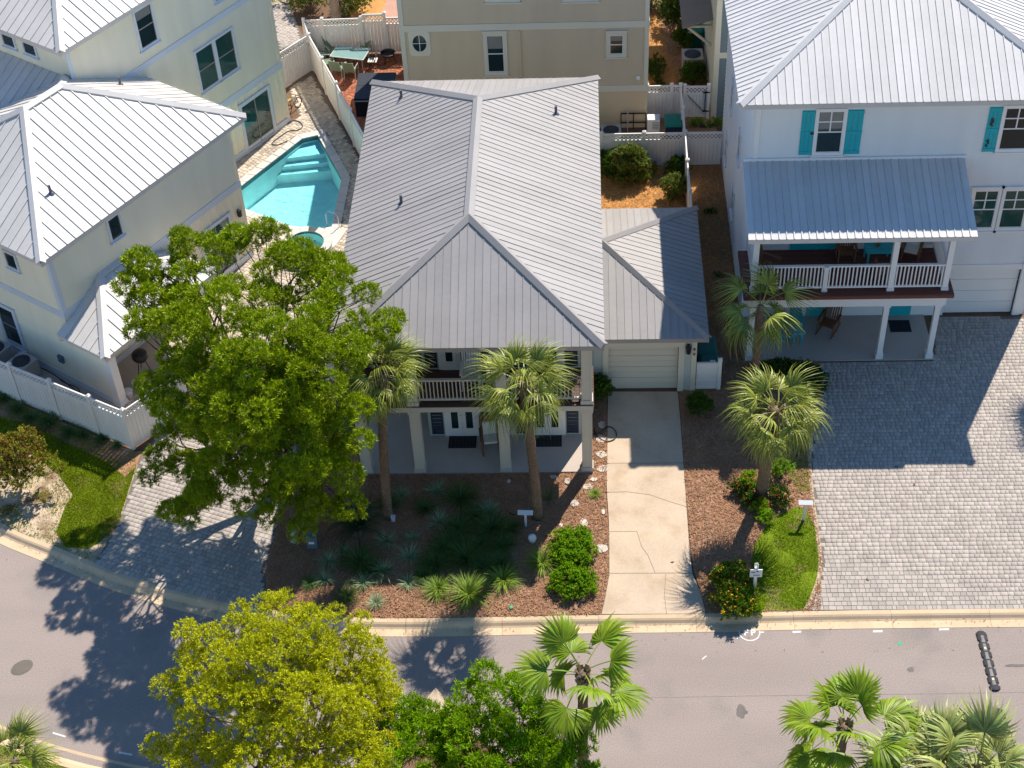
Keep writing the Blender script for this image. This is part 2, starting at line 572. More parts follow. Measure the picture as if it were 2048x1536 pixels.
# ------------------------------------------------------------------ building helpers
def clip_band(poly, a0, a1):
    def cut(pts, k, keep_ge):
        out = []
        for i, p in enumerate(pts):
            q = pts[(i + 1) % len(pts)]
            ip = p[0] >= k - 1e-9 if keep_ge else p[0] <= k + 1e-9
            iq = q[0] >= k - 1e-9 if keep_ge else q[0] <= k + 1e-9
            if ip:
                out.append(p)
            if ip != iq:
                t = (k - p[0]) / (q[0] - p[0])
                out.append((k, p[1] + t * (q[1] - p[1])))
        return out
    r = cut(poly, a0, True)
    return cut(r, a1, False) if len(r) > 2 else r


def b_range(poly, a):
    bs = []
    for i, p in enumerate(poly):
        q = poly[(i + 1) % len(poly)]
        if (p[0] - a) * (q[0] - a) <= 0 and abs(p[0] - q[0]) > 1e-9:
            t = (a - p[0]) / (q[0] - p[0])
            bs.append(p[1] + t * (q[1] - p[1]))
    return (min(bs), max(bs)) if len(bs) >= 2 else None


def roof_face(poly, roof, mat, w, rib=0.032, ribw=0.036, local=False, th=0.02):
    """standing-seam panels, one object each, laid on a flat convex roof face (eave level)"""
    P3 = [np.array(p, float) for p in poly]
    n = np.cross(P3[1] - P3[0], P3[2] - P3[0])
    if n[2] < 0:
        n = -n
    n /= np.linalg.norm(n)
    e = np.cross((0, 0, 1.0), n)
    e /= np.linalg.norm(e)
    s = np.cross(n, e)
    o = P3[0]
    p2 = [((p - o) @ e, (p - o) @ s) for p in P3]
    a0, a1 = min(p[0] for p in p2), max(p[0] for p in p2)
    k = max(1, round((a1 - a0) / w))
    w = (a1 - a0) / k

    def W(a, b, h):
        return tuple(o + e * a + s * b + n * h)
    for i in range(k):
        l, r = a0 + i * w, a0 + (i + 1) * w
        c = clip_band(p2, l, r - 0.004)
        if len(c) < 3:
            continue
        area = abs(sum(p[0] * q[1] - q[0] * p[1] for p, q in zip(c, c[1:] + c[:1]))) / 2
        if area < 0.004:
            continue
        mb = MB()
        m = len(c)
        sg = sum(p[0] * q[1] - q[0] * p[1] for p, q in zip(c, c[1:] + c[:1]))
        if sg < 0:
            c = c[::-1]
        dl, dr = random.gauss(0, 0.0022), random.gauss(0, 0.0022)
        hh = lambda a: th + dl + (dr - dl) * (a - l) / (r - l)
        mb.poly([W(p[0], p[1], hh(p[0])) for p in c])
        for j in range(m):
            p, q = c[j], c[(j + 1) % m]
            mb.poly([W(*p, 0), W(*q, 0), W(*q, hh(q[0])), W(*p, hh(p[0]))])
        br = b_range(p2, l + ribw * 0.5)
        if br and br[1] - br[0] > 0.08 and i > 0:
            mb.obox(W(l, br[0], th), e * ribw, s * (br[1] - br[0]), n * rib)
        mb.build('roof_panel', mat, roof, local=local)


def ridge_cap(p, q, roof, mat, w=0.17, local=False, h=0.05):
    p, q = np.array(p, float), np.array(q, float)
    d = q - p
    s = np.cross(d, (0, 0, 1.0))
    s /= np.linalg.norm(s)
    mb = MB()
    u = np.array([0, 0, 1.0])
    a, b, c = s * w - u * 0.035, u * (h + 0.03), -s * w - u * 0.035
    lift = u * h
    i = len(mb.v)
    for base in (p, q):
        mb.v += [tuple(base + lift + k) for k in (a, b, c)] + [tuple(base + lift + k - u * 0.05) for k in (a, b, c)]
    mb.f += [(0, 6, 7, 1), (1, 7, 8, 2), (3, 4, 10, 9), (4, 5, 11, 10), (0, 3, 9, 6), (2, 8, 11, 5), (0, 1, 4, 3), (1, 2, 5, 4), (6, 9, 10, 7), (7, 10, 11, 8)]
    return mb.build('ridge_cap', mat, roof, local=local)


def roof_base(name, faces, eaves, parent, mat, fascia='white', local=False, fh=0.18, soffit=None):
    """the roof deck: thin slabs just under the panels plus a fascia board below each eave edge"""
    mb = MB()
    for f in faces:
        mb.poly([(p[0], p[1], p[2] - 0.006) for p in f])
    for p, q in eaves:
        p, q = np.array(p, float), np.array(q, float)
        d = q - p
        n = np.array([d[1], -d[0], 0])
        n /= np.linalg.norm(n)
        mb.obox(p - n * 0.015 - np.array([0, 0, fh]), d, -n * 0.035, np.array([0, 0, fh - 0.008]))
    r = mb.build(name, mat, parent, local=local)
    if soffit:
        MB().poly(soffit[::-1]).build('soffit', fascia, r, local=local)
    return r


def siding(mb, p0, p1, z0, z1, lap=0.16, t=0.03):
    """lap siding from p0 to p1; outside is on the right when walking from p0 to p1"""
    d = np.array([p1[0] - p0[0], p1[1] - p0[1]])
    n = np.array([d[1], -d[0]]) / np.linalg.norm(d)
    k = max(1, round((z1 - z0) / lap))
    h = (z1 - z0) / k
    for i in range(k):
        a, b = z0 + i * h, z0 + (i + 1) * h
        mb.poly([(p0[0] + n[0] * t, p0[1] + n[1] * t, a), (p1[0] + n[0] * t, p1[1] + n[1] * t, a), (p1[0], p1[1], b), (p0[0], p0[1], b)])
        mb.poly([(p0[0], p0[1], a), (p1[0], p1[1], a), (p1[0] + n[0] * t, p1[1] + n[1] * t, a), (p0[0] + n[0] * t, p0[1] + n[1] * t, a)])
    return mb


def battens(mb, p0, p1, z0, z1, step=0.4, w=0.05, t=0.025):
    """board-and-batten wall"""
    d = np.array([p1[0] - p0[0], p1[1] - p0[1], 0])
    L = np.linalg.norm(d)
    u = d / L
    n = np.array([u[1], -u[0], 0])
    mb.poly([(p0[0], p0[1], z0), (p1[0], p1[1], z0), (p1[0], p1[1], z1), (p0[0], p0[1], z1)])
    a = step / 2
    while a < L:
        mb.obox(np.array([p0[0], p0[1], z0]) + u * (a - w / 2) + n * t, u * w, -n * t, (0, 0, z1 - z0))
        a += step
    return mb


class Wall:
    """a wall plane: origin (x, y), direction along it, outside on the right"""

    def __init__(self, o, d, parent, local=False):
        self.o = np.array([o[0], o[1], 0.0])
        L = math.hypot(*d)
        self.u = np.array([d[0] / L, d[1] / L, 0])
        self.n = np.array([self.u[1], -self.u[0], 0])
        self.parent, self.local = parent, local

    def pt(self, a, z, out=0.0):
        return self.o + self.u * a + self.n * out + np.array([0, 0, z])

    def slab(self, mb, a0, a1, z0, z1, out0, out1):
        return mb.obox(self.pt(a0, z0, out1), self.u * (a1 - a0), -self.n * (out1 - out0), np.array([0, 0, z1 - z0]))

    def part(self, name, mat, a0, a1, z0, z1, out0, out1, parent=None):
        return self.slab(MB(), a0, a1, z0, z1, out0, out1).build(name, mat, parent or self.parent, local=self.local)

    def window(self, a0, a1, z0, z1, trim='white', glass='glass', tw=0.10, panes=None, sash=None, head=0.0, blind=0.0, sill=True, name='window', st=0.045):
        """frame with panes; panes = list of (fa0, fa1, fz0, fz1) fractions of the opening"""
        mb = MB()
        P = 0.075
        self.slab(mb, a0 - tw, a0, z0 - tw, z1 + tw, 0, P)
        self.slab(mb, a1, a1 + tw, z0 - tw, z1 + tw, 0, P)
        self.slab(mb, a0, a1, z1, z1 + tw, 0, P)
        self.slab(mb, a0, a1, z0 - tw, z0, 0, P)
        if sill:
            self.slab(mb, a0 - tw - 0.04, a1 + tw + 0.04, z0 - tw - 0.06, z0 - tw, 0, P + 0.04)
        if head:
            self.slab(mb, a0 - tw - 0.04, a1 + tw + 0.04, z1 + tw, z1 + tw + head, 0, P + 0.03)
        w = mb.build(name, trim, self.parent, local=self.local)
        panes = panes or [(0, 1, 0, 0.5), (0, 1, 0.5, 1)]
        sm = MB()
        W, H = a1 - a0, z1 - z0
        g = st
        for x0, x1, y0, y1 in panes:
            A0, A1, B0, B1 = a0 + W * x0, a0 + W * x1, z0 + H * y0, z0 + H * y1
            self.slab(sm, A0, A0 + g / 2, B0, B1, 0.034, 0.056)
            self.slab(sm, A1 - g / 2, A1, B0, B1, 0.034, 0.056)
            self.slab(sm, A0 + g / 2, A1 - g / 2, B1 - g / 2, B1, 0.034, 0.056)
            self.slab(sm, A0 + g / 2, A1 - g / 2, B0, B0 + g / 2, 0.034, 0.056)
            self.part('pane', glass, A0 + g / 2, A1 - g / 2, B0 + g / 2, B1 - g / 2, 0.032, 0.040, w)
        if blind:
            self.part('blind', 'blind', a0 + g, a1 - g, z1 - H * blind, z1 - g / 2, 0.0402, 0.0412, w)  # pale strip for blinds, also painting bright reflections on upper panes
        sm.build('sash', sash or trim, w, local=self.local)
        return w
# ------------------------------------------------------------------ ground, road, kerbs
ROADZ = -0.10
kerb_back = [at(x, y)[:2] for x, y in ((-60, 1020), (0, 1046), (36, 1064), (82, 1082), (131, 1101), (189, 1126), (238, 1146), (290, 1161), (328, 1175), (427, 1199), (520, 1218), (620, 1230), (740, 1237), (855, 1237), (1060, 1233), (1203, 1230), (1412, 1228), (1612, 1222), (2048, 1217))]
e0 = kerb_back[-1]
kerb_back.append((40.0, e0[1] + 0.12))
kerb_back.insert(0, (kerb_back[0][0] - 14, kerb_back[0][1] + 9.5))


def offset_line(pts, d):
    out = []
    for i, p in enumerate(pts):
        a, b = pts[max(i - 1, 0)], pts[min(i + 1, len(pts) - 1)]
        t = np.array([b[0] - a[0], b[1] - a[1]])
        t /= np.linalg.norm(t)
        out.append((p[0] + t[1] * d, p[1] - t[0] * d))
    return out


def resample(pts, step):
    out = [pts[0]]
    acc = 0.0
    for p, q in zip(pts, pts[1:]):
        L = math.dist(p, q)
        while acc + L >= step:
            t = (step - acc) / L
            p = (p[0] + (q[0] - p[0]) * t, p[1] + (q[1] - p[1]) * t)
            L = math.dist(p, q)
            out.append(p)
            acc = 0.0
        acc += L
    out.append(pts[-1])
    return out


def smooth(pts, it=2):
    for _ in range(it):
        o = [pts[0]]
        for p, q in zip(pts, pts[1:]):
            o += [(p[0] * .75 + q[0] * .25, p[1] * .75 + q[1] * .25), (p[0] * .25 + q[0] * .75, p[1] * .25 + q[1] * .75)]
        pts = o + [pts[-1]]
    return pts


KB = resample(smooth(kerb_back), 0.6)

# gutter kerb: (distance from the back, height)
KPROF = ((0.0, 0.012), (0.15, 0.010), (0.21, -0.02), (0.28, -0.085), (0.34, -0.112), (0.63, ROADZ + 0.006), (0.65, ROADZ - 0.05))


def kerb(line, label_name, parent_name):
    root = bpy.data.objects.new(parent_name, None)
    link(root)
    root['kind'] = 'structure'
    lines = [offset_line(line, d) for d, _ in KPROF]
    k, piece = 0, 5
    while k < len(line) - 1:
        e = min(k + piece, len(line) - 1)
        mb = MB()
        for j in range(k, e):
            sh0 = 0.008 if j == k else 0.0
            for i in range(len(KPROF) - 1):
                pa, pb = lines[i][j], lines[i + 1][j]
                qa, qb = lines[i][j + 1], lines[i + 1][j + 1]
                f = lambda p, q: (p[0] + (q[0] - p[0]) * sh0 / 0.6, p[1] + (q[1] - p[1]) * sh0 / 0.6)
                pa2, pb2 = f(pa, qa), f(pb, qb)
                mb.poly([(*pa2, KPROF[i][1]), (*pb2, KPROF[i + 1][1]), (*qb, KPROF[i + 1][1]), (*qa, KPROF[i][1])])
        o = mb.build('kerb_section', 'kerb', root)
        k = e
    return root


kerb(KB, '', 'kerb')
KG = offset_line(KB, 0.64)

# far kerb on the near side of the bend (bottom left corner of the photograph)
far_px = ((-60, 1428), (0, 1449), (60, 1472), (109, 1490), (191, 1512), (300, 1536), (420, 1556))
fl = [at(x, y, ROADZ)[:2] for x, y in far_px]
fl = smooth(fl)
FK = resample([(p[0], p[1]) for p in offset_line(fl, 0.64)][::-1], 0.6)
kerb(FK, '', 'kerb')

road = MB().sheet([(-70, KG[0][1] + 20)] + [(p[0], p[1]) for p in KG] + [(70, KG[-1][1]), (70, -40), (-70, -40)], ROADZ).build('road', 'asphalt', kind='structure')
MB().box(-260, -260, -2.4, 260, 320, -1.9).build('ground', 'soil', kind='structure')

# yard level behind the kerb, with the pool cut out
POOL = [at(x, y, -0.1)[:2] for x, y in ((605, 282), (636, 275), (684, 361), (664, 458), (636, 463), (580, 456), (490, 422))] + [(-14.75, 16.1)]
pool_c = (sum(p[0] for p in POOL) / 8, sum(p[1] for p in POOL) / 8)


def grow(poly, d):
    n = len(poly)
    a = sum(p[0] * q[1] - q[0] * p[1] for p, q in zip(poly, poly[1:] + poly[:1]))
    s = 1 if a > 0 else -1
    out = []
    for i in range(n):
        p0, p1, p2 = np.array(poly[i - 1]), np.array(poly[i]), np.array(poly[(i + 1) % n])
        t0, t1 = (p1 - p0) / np.linalg.norm(p1 - p0), (p2 - p1) / np.linalg.norm(p2 - p1)
        n0, n1 = np.array([t0[1], -t0[0]]) * s, np.array([t1[1], -t1[0]]) * s
        m = n0 + n1
        m /= np.linalg.norm(m)
        out.append(tuple(p1 + m * d / max(0.5, m @ n0)))
    return out


POOL_OUT = grow(POOL, 0.36)
yard = [(-70, KB[0][1] + 25)] + [tuple(p) for p in KB] + [(70, KB[-1][1]), (70, 110), (-70, 110)]
spa_c = at(612, 487, 0.38)
spa_ring = [(spa_c[0] + 0.76 * math.cos(a * PI / 12), spa_c[1] + 0.76 * math.sin(a * PI / 12)) for a in range(24)]
MB().sheet(yard, -0.02, holes=[POOL_OUT[::-1], spa_ring[::-1]]).build('yard_ground', 'soil', kind='structure')
# planted verge across the road, in the two bottom corners
MB().sheet([(p[0], p[1]) for p in FK] + [(-40, FK[-1][1] + 8), (-40, -40), (FK[0][0], -40)], 0.0).build('verge_ground', 'soil', kind='structure')

# ------------------------------------------------------------------ beds
front_bed = pxpoly(((560, 1030), (548, 1080), (531, 1130), (533, 1195), (560, 1224), (640, 1234), (760, 1236.5), (1060, 1232.5), (1201, 1229), (1211, 1190), (1217, 1150), (1217, 1060), (1212, 1000), (1214, 900), (1212, 700), (1180, 690), (1180, 900), (640, 900), (590, 960)))
MB().sheet(front_bed, 0.004).build('mulch_bed', 'mulch', kind='structure')
side_bed = pxpoly(((1357, 786), (1360, 810), (1370, 960), (1380, 1085), (1387, 1140), (1402, 1185), (1414, 1227), (1525, 1224), (1640, 1221), (1645, 1120), (1636, 1060), (1625, 985), (1619, 900), (1640, 800), (1640, 724), (1500, 724), (1490, 560), (1440, 330), (1388, 330), (1416, 700), (1380, 770)))
MB().sheet(side_bed, 0.004).build('mulch_bed', 'mulch', kind='structure')
MB().sheet([(0.2, 10.5), (4.2, 10.5), (4.2, 17.6), (0.2, 17.6)], 0.008).build('straw_bed', 'straw', kind='structure')
MB().sheet([(4.25, 7.9), (5.9, 7.9), (5.9, 17.6), (4.25, 17.6)], 0.010).build('straw_bed', 'straw', kind='structure')
MB().sheet([(2.8, 17.6), (5.8, 17.6), (5.8, 40), (2.8, 40)], 0.006).build('alley_bed', 'mulch', kind='structure')
MB().sheet([(2.8, 22.6), (4.1, 22.9), (4.3, 24.0), (4.1, 26), (3.6, 30), (2.8, 30)], 0.012).build('straw_bed', 'straw', kind='structure')
left_bed = pxpoly(((-60, 760), (30, 800), (130, 850), (262, 905), (285, 902), (272, 935), (250, 955), (215, 925), (140, 890), (60, 850), (-60, 820)))
MB().sheet(left_bed, 0.008).build('mulch_bed', 'mulch', kind='structure')
left_sand = pxpoly(((-60, 770), (272, 905), (275, 930), (240, 1040), (205, 1100), (190, 1126), (131, 1101), (82, 1082), (0, 1047), (-60, 1021)))
MB().sheet(left_sand, 0.000).build('sandy_verge', 'sand', kind='structure')
top_path = pxpoly(((520, -60), (575, -60), (590, 60), (640, 130), (560, 130)))


# ------------------------------------------------------------------ pavers
def pavers(name, poly, mat, row, widths, ang, gap=0.009, z=0.0, h=0.028, holes=(), stuff='paver_field', kind='structure', cap=300, jit=0.004, base='joint', piece='paver', limit=None):
    """running-bond paving: the pieces that show largest are objects, the others one joined field"""
    rng = random.Random(len(poly) * 31 + int(row * 1000))
    root = MB().sheet(poly, z - 0.004, holes=holes).build(name, base, kind=kind)
    c, s = math.cos(ang), math.sin(ang)
    loc = [(x * c + y * s, -x * s + y * c) for x, y in (p[:2] for p in poly)]
    a0, a1 = min(p[0] for p in loc), max(p[0] for p in loc)
    b0, b1 = min(p[1] for p in loc), max(p[1] for p in loc)
    items = []
    b = b0
    while b < b1:
        a = a0 - rng.random() * 0.3
        while a < a1:
            w = rng.choice(widths)
            ca, cb = a + w / 2, b + row / 2
            x, y = ca * c - cb * s, ca * s + cb * c
            k = 0.42
            ok = all(inside(poly, x + da * w * k * c - db * row * k * s, y + da * w * k * s + db * row * k * c) for da in (-1, 1) for db in (-1, 1))
            if ok and not any(inside(hh, x, y) for hh in holes):
                items.append((x, y, w))
            a += w
        b += row
    d = []
    for x, y, w in items:
        px, py = project((x, y, z))
        vis = 5 < px < 2043 and 5 < py < 1531 and (limit is None or limit(px, py))
        d.append((0 if vis else 1, math.dist((x, y, z), CAM)))
    order = sorted(range(len(items)), key=lambda i: d[i])
    meshes = {}

    def solid(w):
        mb = MB()
        W, H, ch = w / 2 - gap / 2, row / 2 - gap / 2, 0.007
        mb.v += [(-W, -H, 0), (W, -H, 0), (W, H, 0), (-W, H, 0), (-W, -H, h - ch), (W, -H, h - ch), (W, H, h - ch), (-W, H, h - ch), (-W + ch, -H + ch, h), (W - ch, -H + ch, h), (W - ch, H - ch, h), (-W + ch, H - ch, h)]
        mb.f += [(0, 1, 5, 4), (1, 2, 6, 5), (2, 3, 7, 6), (3, 0, 4, 7), (4, 5, 9, 8), (5, 6, 10, 9), (6, 7, 11, 10), (7, 4, 8, 11), (8, 9, 10, 11)]
        return mb
    for w in set(widths):
        me = solid(w).mesh(piece)
        me.materials.append(MT[mat])
        meshes[w] = me
    for i in order[:cap]:
        x, y, w = items[i]
        put(meshes[w], piece, root, (x, y, z - h + 0.012 + rng.uniform(-jit, jit)), (rng.gauss(0, 0.006), rng.gauss(0, 0.006), ang + rng.gauss(0, 0.01)))
    V, F = [], []
    base_v = {w: (np.array(solid(w).v), np.array(solid(w).f)) for w in set(widths)}
    off = 0
    for i in order[cap:]:
        x, y, w = items[i]
        v, f = base_v[w]
        t = ang + rng.gauss(0, 0.01)
        cc, ss = math.cos(t), math.sin(t)
        zz = z - h + 0.012 + rng.uniform(-jit, jit)
        V.append(np.stack([x + v[:, 0] * cc - v[:, 1] * ss, y + v[:, 0] * ss + v[:, 1] * cc, v[:, 2] + zz + v[:, 0] * rng.gauss(0, 0.008)], 1))
        F.append(f + off)
        off += len(v)
    if V:
        np_obj(stuff, np.concatenate(V), np.concatenate(F), mat, root, 'stuff')
    return root


drive_r = pxpoly(((1614, 1221), (1638, 1165), (1643, 1118), (1634, 1055), (1624, 985), (1618, 900), (1632, 830), (1640, 770), (1625, 740), (1600, 726), (1864, 722), (1864, 631), (2110, 634), (2110, 1217)))
pavers('paver_driveway', drive_r, 'paver', 0.172, (0.125, 0.165, 0.19, 0.23), math.atan2(KB[-9][1] - KB[-16][1], KB[-9][0] - KB[-16][0]))
# beige soldier course along the planted edge
edge = smooth([at(x, y)[:2] for x, y in ((1612, 1219), (1637, 1165), (1642, 1118), (1633, 1055), (1623, 985), (1617, 905), (1631, 830))], 2)
er = resample(edge, 0.22)
es = bpy.data.objects.new('edging_course', None)
link(es)
es['kind'] = 'structure'
ebm = MB().box(-0.103, -0.06, 0, 0.103, 0.06, 0.03).mesh('edging_paver')
ebm.materials.append(MT['edging'])
for p, q in zip(er, er[1:]):
    put(ebm, 'edging_paver', es, ((p[0] + q[0]) / 2, (p[1] + q[1]) / 2, -0.008), (0, 0, math.atan2(q[1] - p[1], q[0] - p[0])))

drive_l = pxpoly(((190, 1127), (205, 1098), (240, 1040), (274, 932), (286, 902), (376, 800), (560, 800), (600, 900), (592, 960), (562, 1030), (549, 1080), (532, 1130), (532, 1192), (520, 1216), (427, 1197.5), (328, 1173), (290, 1159), (238, 1144)))
pavers('paver_driveway', drive_l, 'paver', 0.172, (0.125, 0.165, 0.19, 0.23), R(-20))

lb_ = resample([at(x, y)[:2] for x, y in ((192, 1123), (238, 1142.5), (290, 1157.5), (328, 1171.5), (427, 1195.5), (524, 1214.5))], 0.22)
ebg = MB().box(-0.103, -0.1, 0, 0.103, 0.1, 0.03).mesh('edging_paver')
ebg.materials.append(MT['paver'])
for p, q in zip(lb_, lb_[1:]):
    put(ebg, 'edging_paver', es, ((p[0] + q[0]) / 2, (p[1] + q[1]) / 2, -0.012), (0, 0, math.atan2(q[1] - p[1], q[0] - p[0])))

deck_poly = [(-17.0, 3.0), (-15.3, 2.2), (-13.2, 4.35), (-7.75, 4.6), (-7.75, 15.3), (-9.0, 17.2), (-12.4, 25.5), (-13.4, 24.2), (-12.6, 21.9), (-14.0, 20.2), (-17.6, 14.6), (-13.4, 12.1), (-18.0, 5.0)]
pavers('pool_deck', deck_poly, 'paver_beige', 0.16, (0.14, 0.18, 0.22), R(57), holes=[POOL_OUT[::-1], spa_ring[::-1]])
patio_poly = [(-12.3, 25.6), (-9.3, 18.3), (-7.7, 18.3), (-7.7, 27.0), (-12.6, 27.0)]
pavers('brick_patio', patio_poly, 'brick', 0.11, (0.21,), R(45), z=0.004, base='joint', piece='brick', stuff='brick_field')
pavers('garden_path', pxpoly(((520, -70), (572, -70), (585, 20), (600, 62), (620, 88), (555, 105)), 0), 'paver', 0.2, (0.17, 0.22, 0.27), R(57), cap=120)
MB().sheet(pxpoly(((700, -60), (820, -60), (820, 90), (700, 90))), 0.006).build('straw_bed', 'straw', kind='structure')
MB().sheet(pxpoly(((768, -60), (820, -60), (820, 60), (772, 40), (764, 20), (772, 5))), 0.012).build('brick_path', 'palered', kind='structure')

# ------------------------------------------------------------------ concrete driveway, cut into slabs along its joints and cracks
dw = bpy.data.objects.new('concrete_driveway', None)
link(dw)
dw['kind'] = 'structure'
slabs = (
    ((1216, 784), (1355, 784), (1358, 810), (1367, 925.5), (1214.5, 927), (1215, 860)),
    ((1214.5, 928.5), (1367, 927), (1373, 1014), (1340, 1004), (1300, 990), (1255, 984), (1214, 985), (1213.5, 960)),
    ((1214, 986.5), (1255, 985.5), (1300, 991.5), (1340, 1005.5), (1373, 1015.5), (1378, 1085), (1384, 1146), (1311, 1146.5), (1297, 1112), (1284, 1094), (1274, 1063), (1218.5, 1063.5), (1217, 1030)),
    ((1218.5, 1065), (1273, 1064.5), (1282.5, 1095), (1295.5, 1113), (1309, 1146.5), (1219.5, 1147), (1219, 1100)),
    ((1219.3, 1148.8), (1330.5, 1148.3), (1328, 1190), (1332, 1228.4), (1203, 1229), (1212, 1190)),
    ((1332, 1148.3), (1384.5, 1148), (1401, 1186), (1412, 1227.6), (1333.5, 1228.4), (1329.5, 1190)),
)
MB().sheet(pxpoly(((1217, 785), (1354, 785), (1377, 1085), (1385, 1148), (1410, 1227), (1205, 1228), (1218, 1150))), 0.0165).build('driveway_bed', 'crack', dw)
for s in slabs:
    MB().prism(pxpoly(s), -0.05, 0.022).build('driveway_slab', 'concrete', dw)

# ------------------------------------------------------------------ lawns
lawn_r = pxpoly(((1500, 1222.5), (1611, 1220), (1635, 1165), (1639, 1118), (1630, 1056), (1612, 1018), (1590, 1014), (1560, 1030), (1530, 1056), (1508, 1090), (1502, 1130), (1510, 1180)))
lawn_s = pxpoly(((1560, 880), (1614, 880), (1618, 940), (1622, 980), (1600, 985), (1580, 960), (1565, 930)))
lawn_l = pxpoly(((272, 934), (238, 1040), (200, 1085), (175, 1098), (132, 1094), (112, 1065), (128, 1020), (146, 990), (118, 950), (60, 905), (-60, 850), (-60, 815), (60, 848), (140, 888), (215, 924), (250, 954)))
lawn_b = [(p[0] - 0.0, p[1]) for p in FK if p[0] < -12.2]
lawn_b = [(p[0], p[1] - 0.02) for p in lawn_b] + [(-22, -11.5), (-22, -22), (-12, -22)]


def scatter(poly, n, rng):
    xs = np.array([p[0] for p in poly])
    ys = np.array([p[1] for p in poly])
    x = rng.uniform(xs.min(), xs.max(), n)
    y = rng.uniform(ys.min(), ys.max(), n)
    k = inside_np(poly, x, y)
    return x[k], y[k]


def blades(name, poly, dens, mat, h=0.06, w=0.012, z=0.0, keep=None, spread=0.06):
    rng = np.random.default_rng(int(dens) + len(poly))
    xs = [p[0] for p in poly]
    ys = [p[1] for p in poly]
    n = int((max(xs) - min(xs)) * (max(ys) - min(ys)) * dens)
    x, y = scatter(poly, n, rng)
    if keep is not None:
        k = keep(x, y, rng)
        x, y = x[k], y[k]
    n = len(x)
    t = rng.uniform(0, 2 * PI, n)
    hh = h * rng.uniform(0.5, 1.3, n)
    le = rng.uniform(0, 2 * PI, n)
    lx, ly = np.cos(le) * spread * rng.uniform(0, 1, n), np.sin(le) * spread * rng.uniform(0, 1, n)
    dx, dy = np.cos(t) * w, np.sin(t) * w
    zz = np.full(n, z)
    V = np.stack([np.stack([x - dx, y - dy, zz], 1), np.stack([x + dx, y + dy, zz], 1), np.stack([x + lx, y + ly, zz + hh], 1)], 1).reshape(-1, 3)
    F = np.arange(3 * n).reshape(-1, 3)
    return np_obj(name, V, F, mat, kind='stuff')


def noise2(x, y, s, seed=0):
    return (np.sin(x * s + seed) * np.cos(y * s * 1.3 + seed * 2.1) + np.sin(x * s * 2.3 + y * s * 1.7 + seed) * 0.6 + np.sin(y * s * 3.1 - x * s * 2.2 + 1.3 * seed) * 0.4) / 2


for nm, pl in (('lawn', lawn_r), ('lawn', lawn_s), ('lawn', lawn_b)):
    MB().sheet(pl, 0.016).build(nm, 'lawnbase', kind='structure')
blades('grass', lawn_r, 2600, 'blade', keep=lambda x, y, r: r.random(len(x)) < np.where(noise2(x, y, 1.3, 1) < -0.3, 0.35, 1.0))
blades('grass', lawn_s, 1500, 'blade2')
blades('grass', lawn_b, 1200, 'blade')
ll = MB().sheet(lawn_l, 0.006).build('lawn', 'lawnbase', kind='structure')
blades('grass', lawn_l, 2200, 'blade2')
blades('grass', left_sand, 900, 'blade2', keep=lambda x, y, r: (noise2(x, y, 1.9, 4) + r.normal(0, 0.25, len(x)) + 0.5 * inside_np(grow(lawn_l, 0.45), x, y)) > 0.35)
blades('grass', left_sand, 260, 'blade2', h=0.1, keep=lambda x, y, r: noise2(x, y, 3.1, 2) > 0.4)


def litter(name, poly, dens, mat, L=(0.02, 0.065), w=(0.004, 0.010), z=0.012, keep=None):
    """loose chips and needles lying on a bed"""
    rng = np.random.default_rng(int(dens * 3) + len(poly))
    xs = [p[0] for p in poly]
    ys = [p[1] for p in poly]
    n = int((max(xs) - min(xs)) * (max(ys) - min(ys)) * dens)
    x, y = scatter(poly, n, rng)
    if keep is not None:
        k = keep(x, y, rng)
        x, y = x[k], y[k]
    n = len(x)
    t = rng.uniform(0, 2 * PI, n)
    l, ww = rng.uniform(*L, n), rng.uniform(*w, n)
    ax, ay = np.cos(t) * l, np.sin(t) * l
    bx, by = -np.sin(t) * ww, np.cos(t) * ww
    tz = rng.uniform(-0.5, 0.5, n) * l
    z0 = z + rng.uniform(0, 0.02, n) + abs(tz)
    V = np.stack([np.stack([x - ax - bx, y - ay - by, z0 - tz], 1), np.stack([x + ax - bx, y + ay - by, z0 + tz], 1), np.stack([x + ax + bx, y + ay + by, z0 + tz + 0.006], 1), np.stack([x - ax + bx, y - ay + by, z0 - tz + 0.006], 1)], 1).reshape(-1, 3)
    return np_obj(name, V, np.arange(4 * n).reshape(-1, 4), mat, kind='stuff')


litter('mulch_chips', front_bed, 620, 'chip', keep=lambda x, y, r: ~((y > -0.16) & (x < 0.26)))
litter('mulch_chips', side_bed, 620, 'chip', keep=lambda x, y, r: ~(inside_np(lawn_r, x, y)))
litter('straw_litter', [(0.3, 11.0), (5.7, 11.0), (5.7, 17.5), (0.3, 17.5)], 260, 'strawchip', L=(0.04, 0.12), w=(0.004, 0.008))
litter('straw_litter', [(2.85, 21.5), (5.6, 21.5), (5.6, 31), (2.85, 31)], 150, 'strawchip', L=(0.04, 0.12), w=(0.004, 0.008))
litter('sand_litter', left_sand, 60, 'chip', keep=lambda x, y, r: ~inside_np(lawn_l, x, y))
# ------------------------------------------------------------------ vent pipe on a roof slope
def vent(p, roof, local=False, h=0.34, r=0.05):
    mb = MB()
    mb.lathe((p[0], p[1], p[2] - 0.12), ((0.13, 0.0), (0.12, 0.12), (r + 0.02, 0.17), (r, 0.18), (r, h + 0.12)), 10)
    return mb.build('vent_pipe', 'vent', roof, local=local)


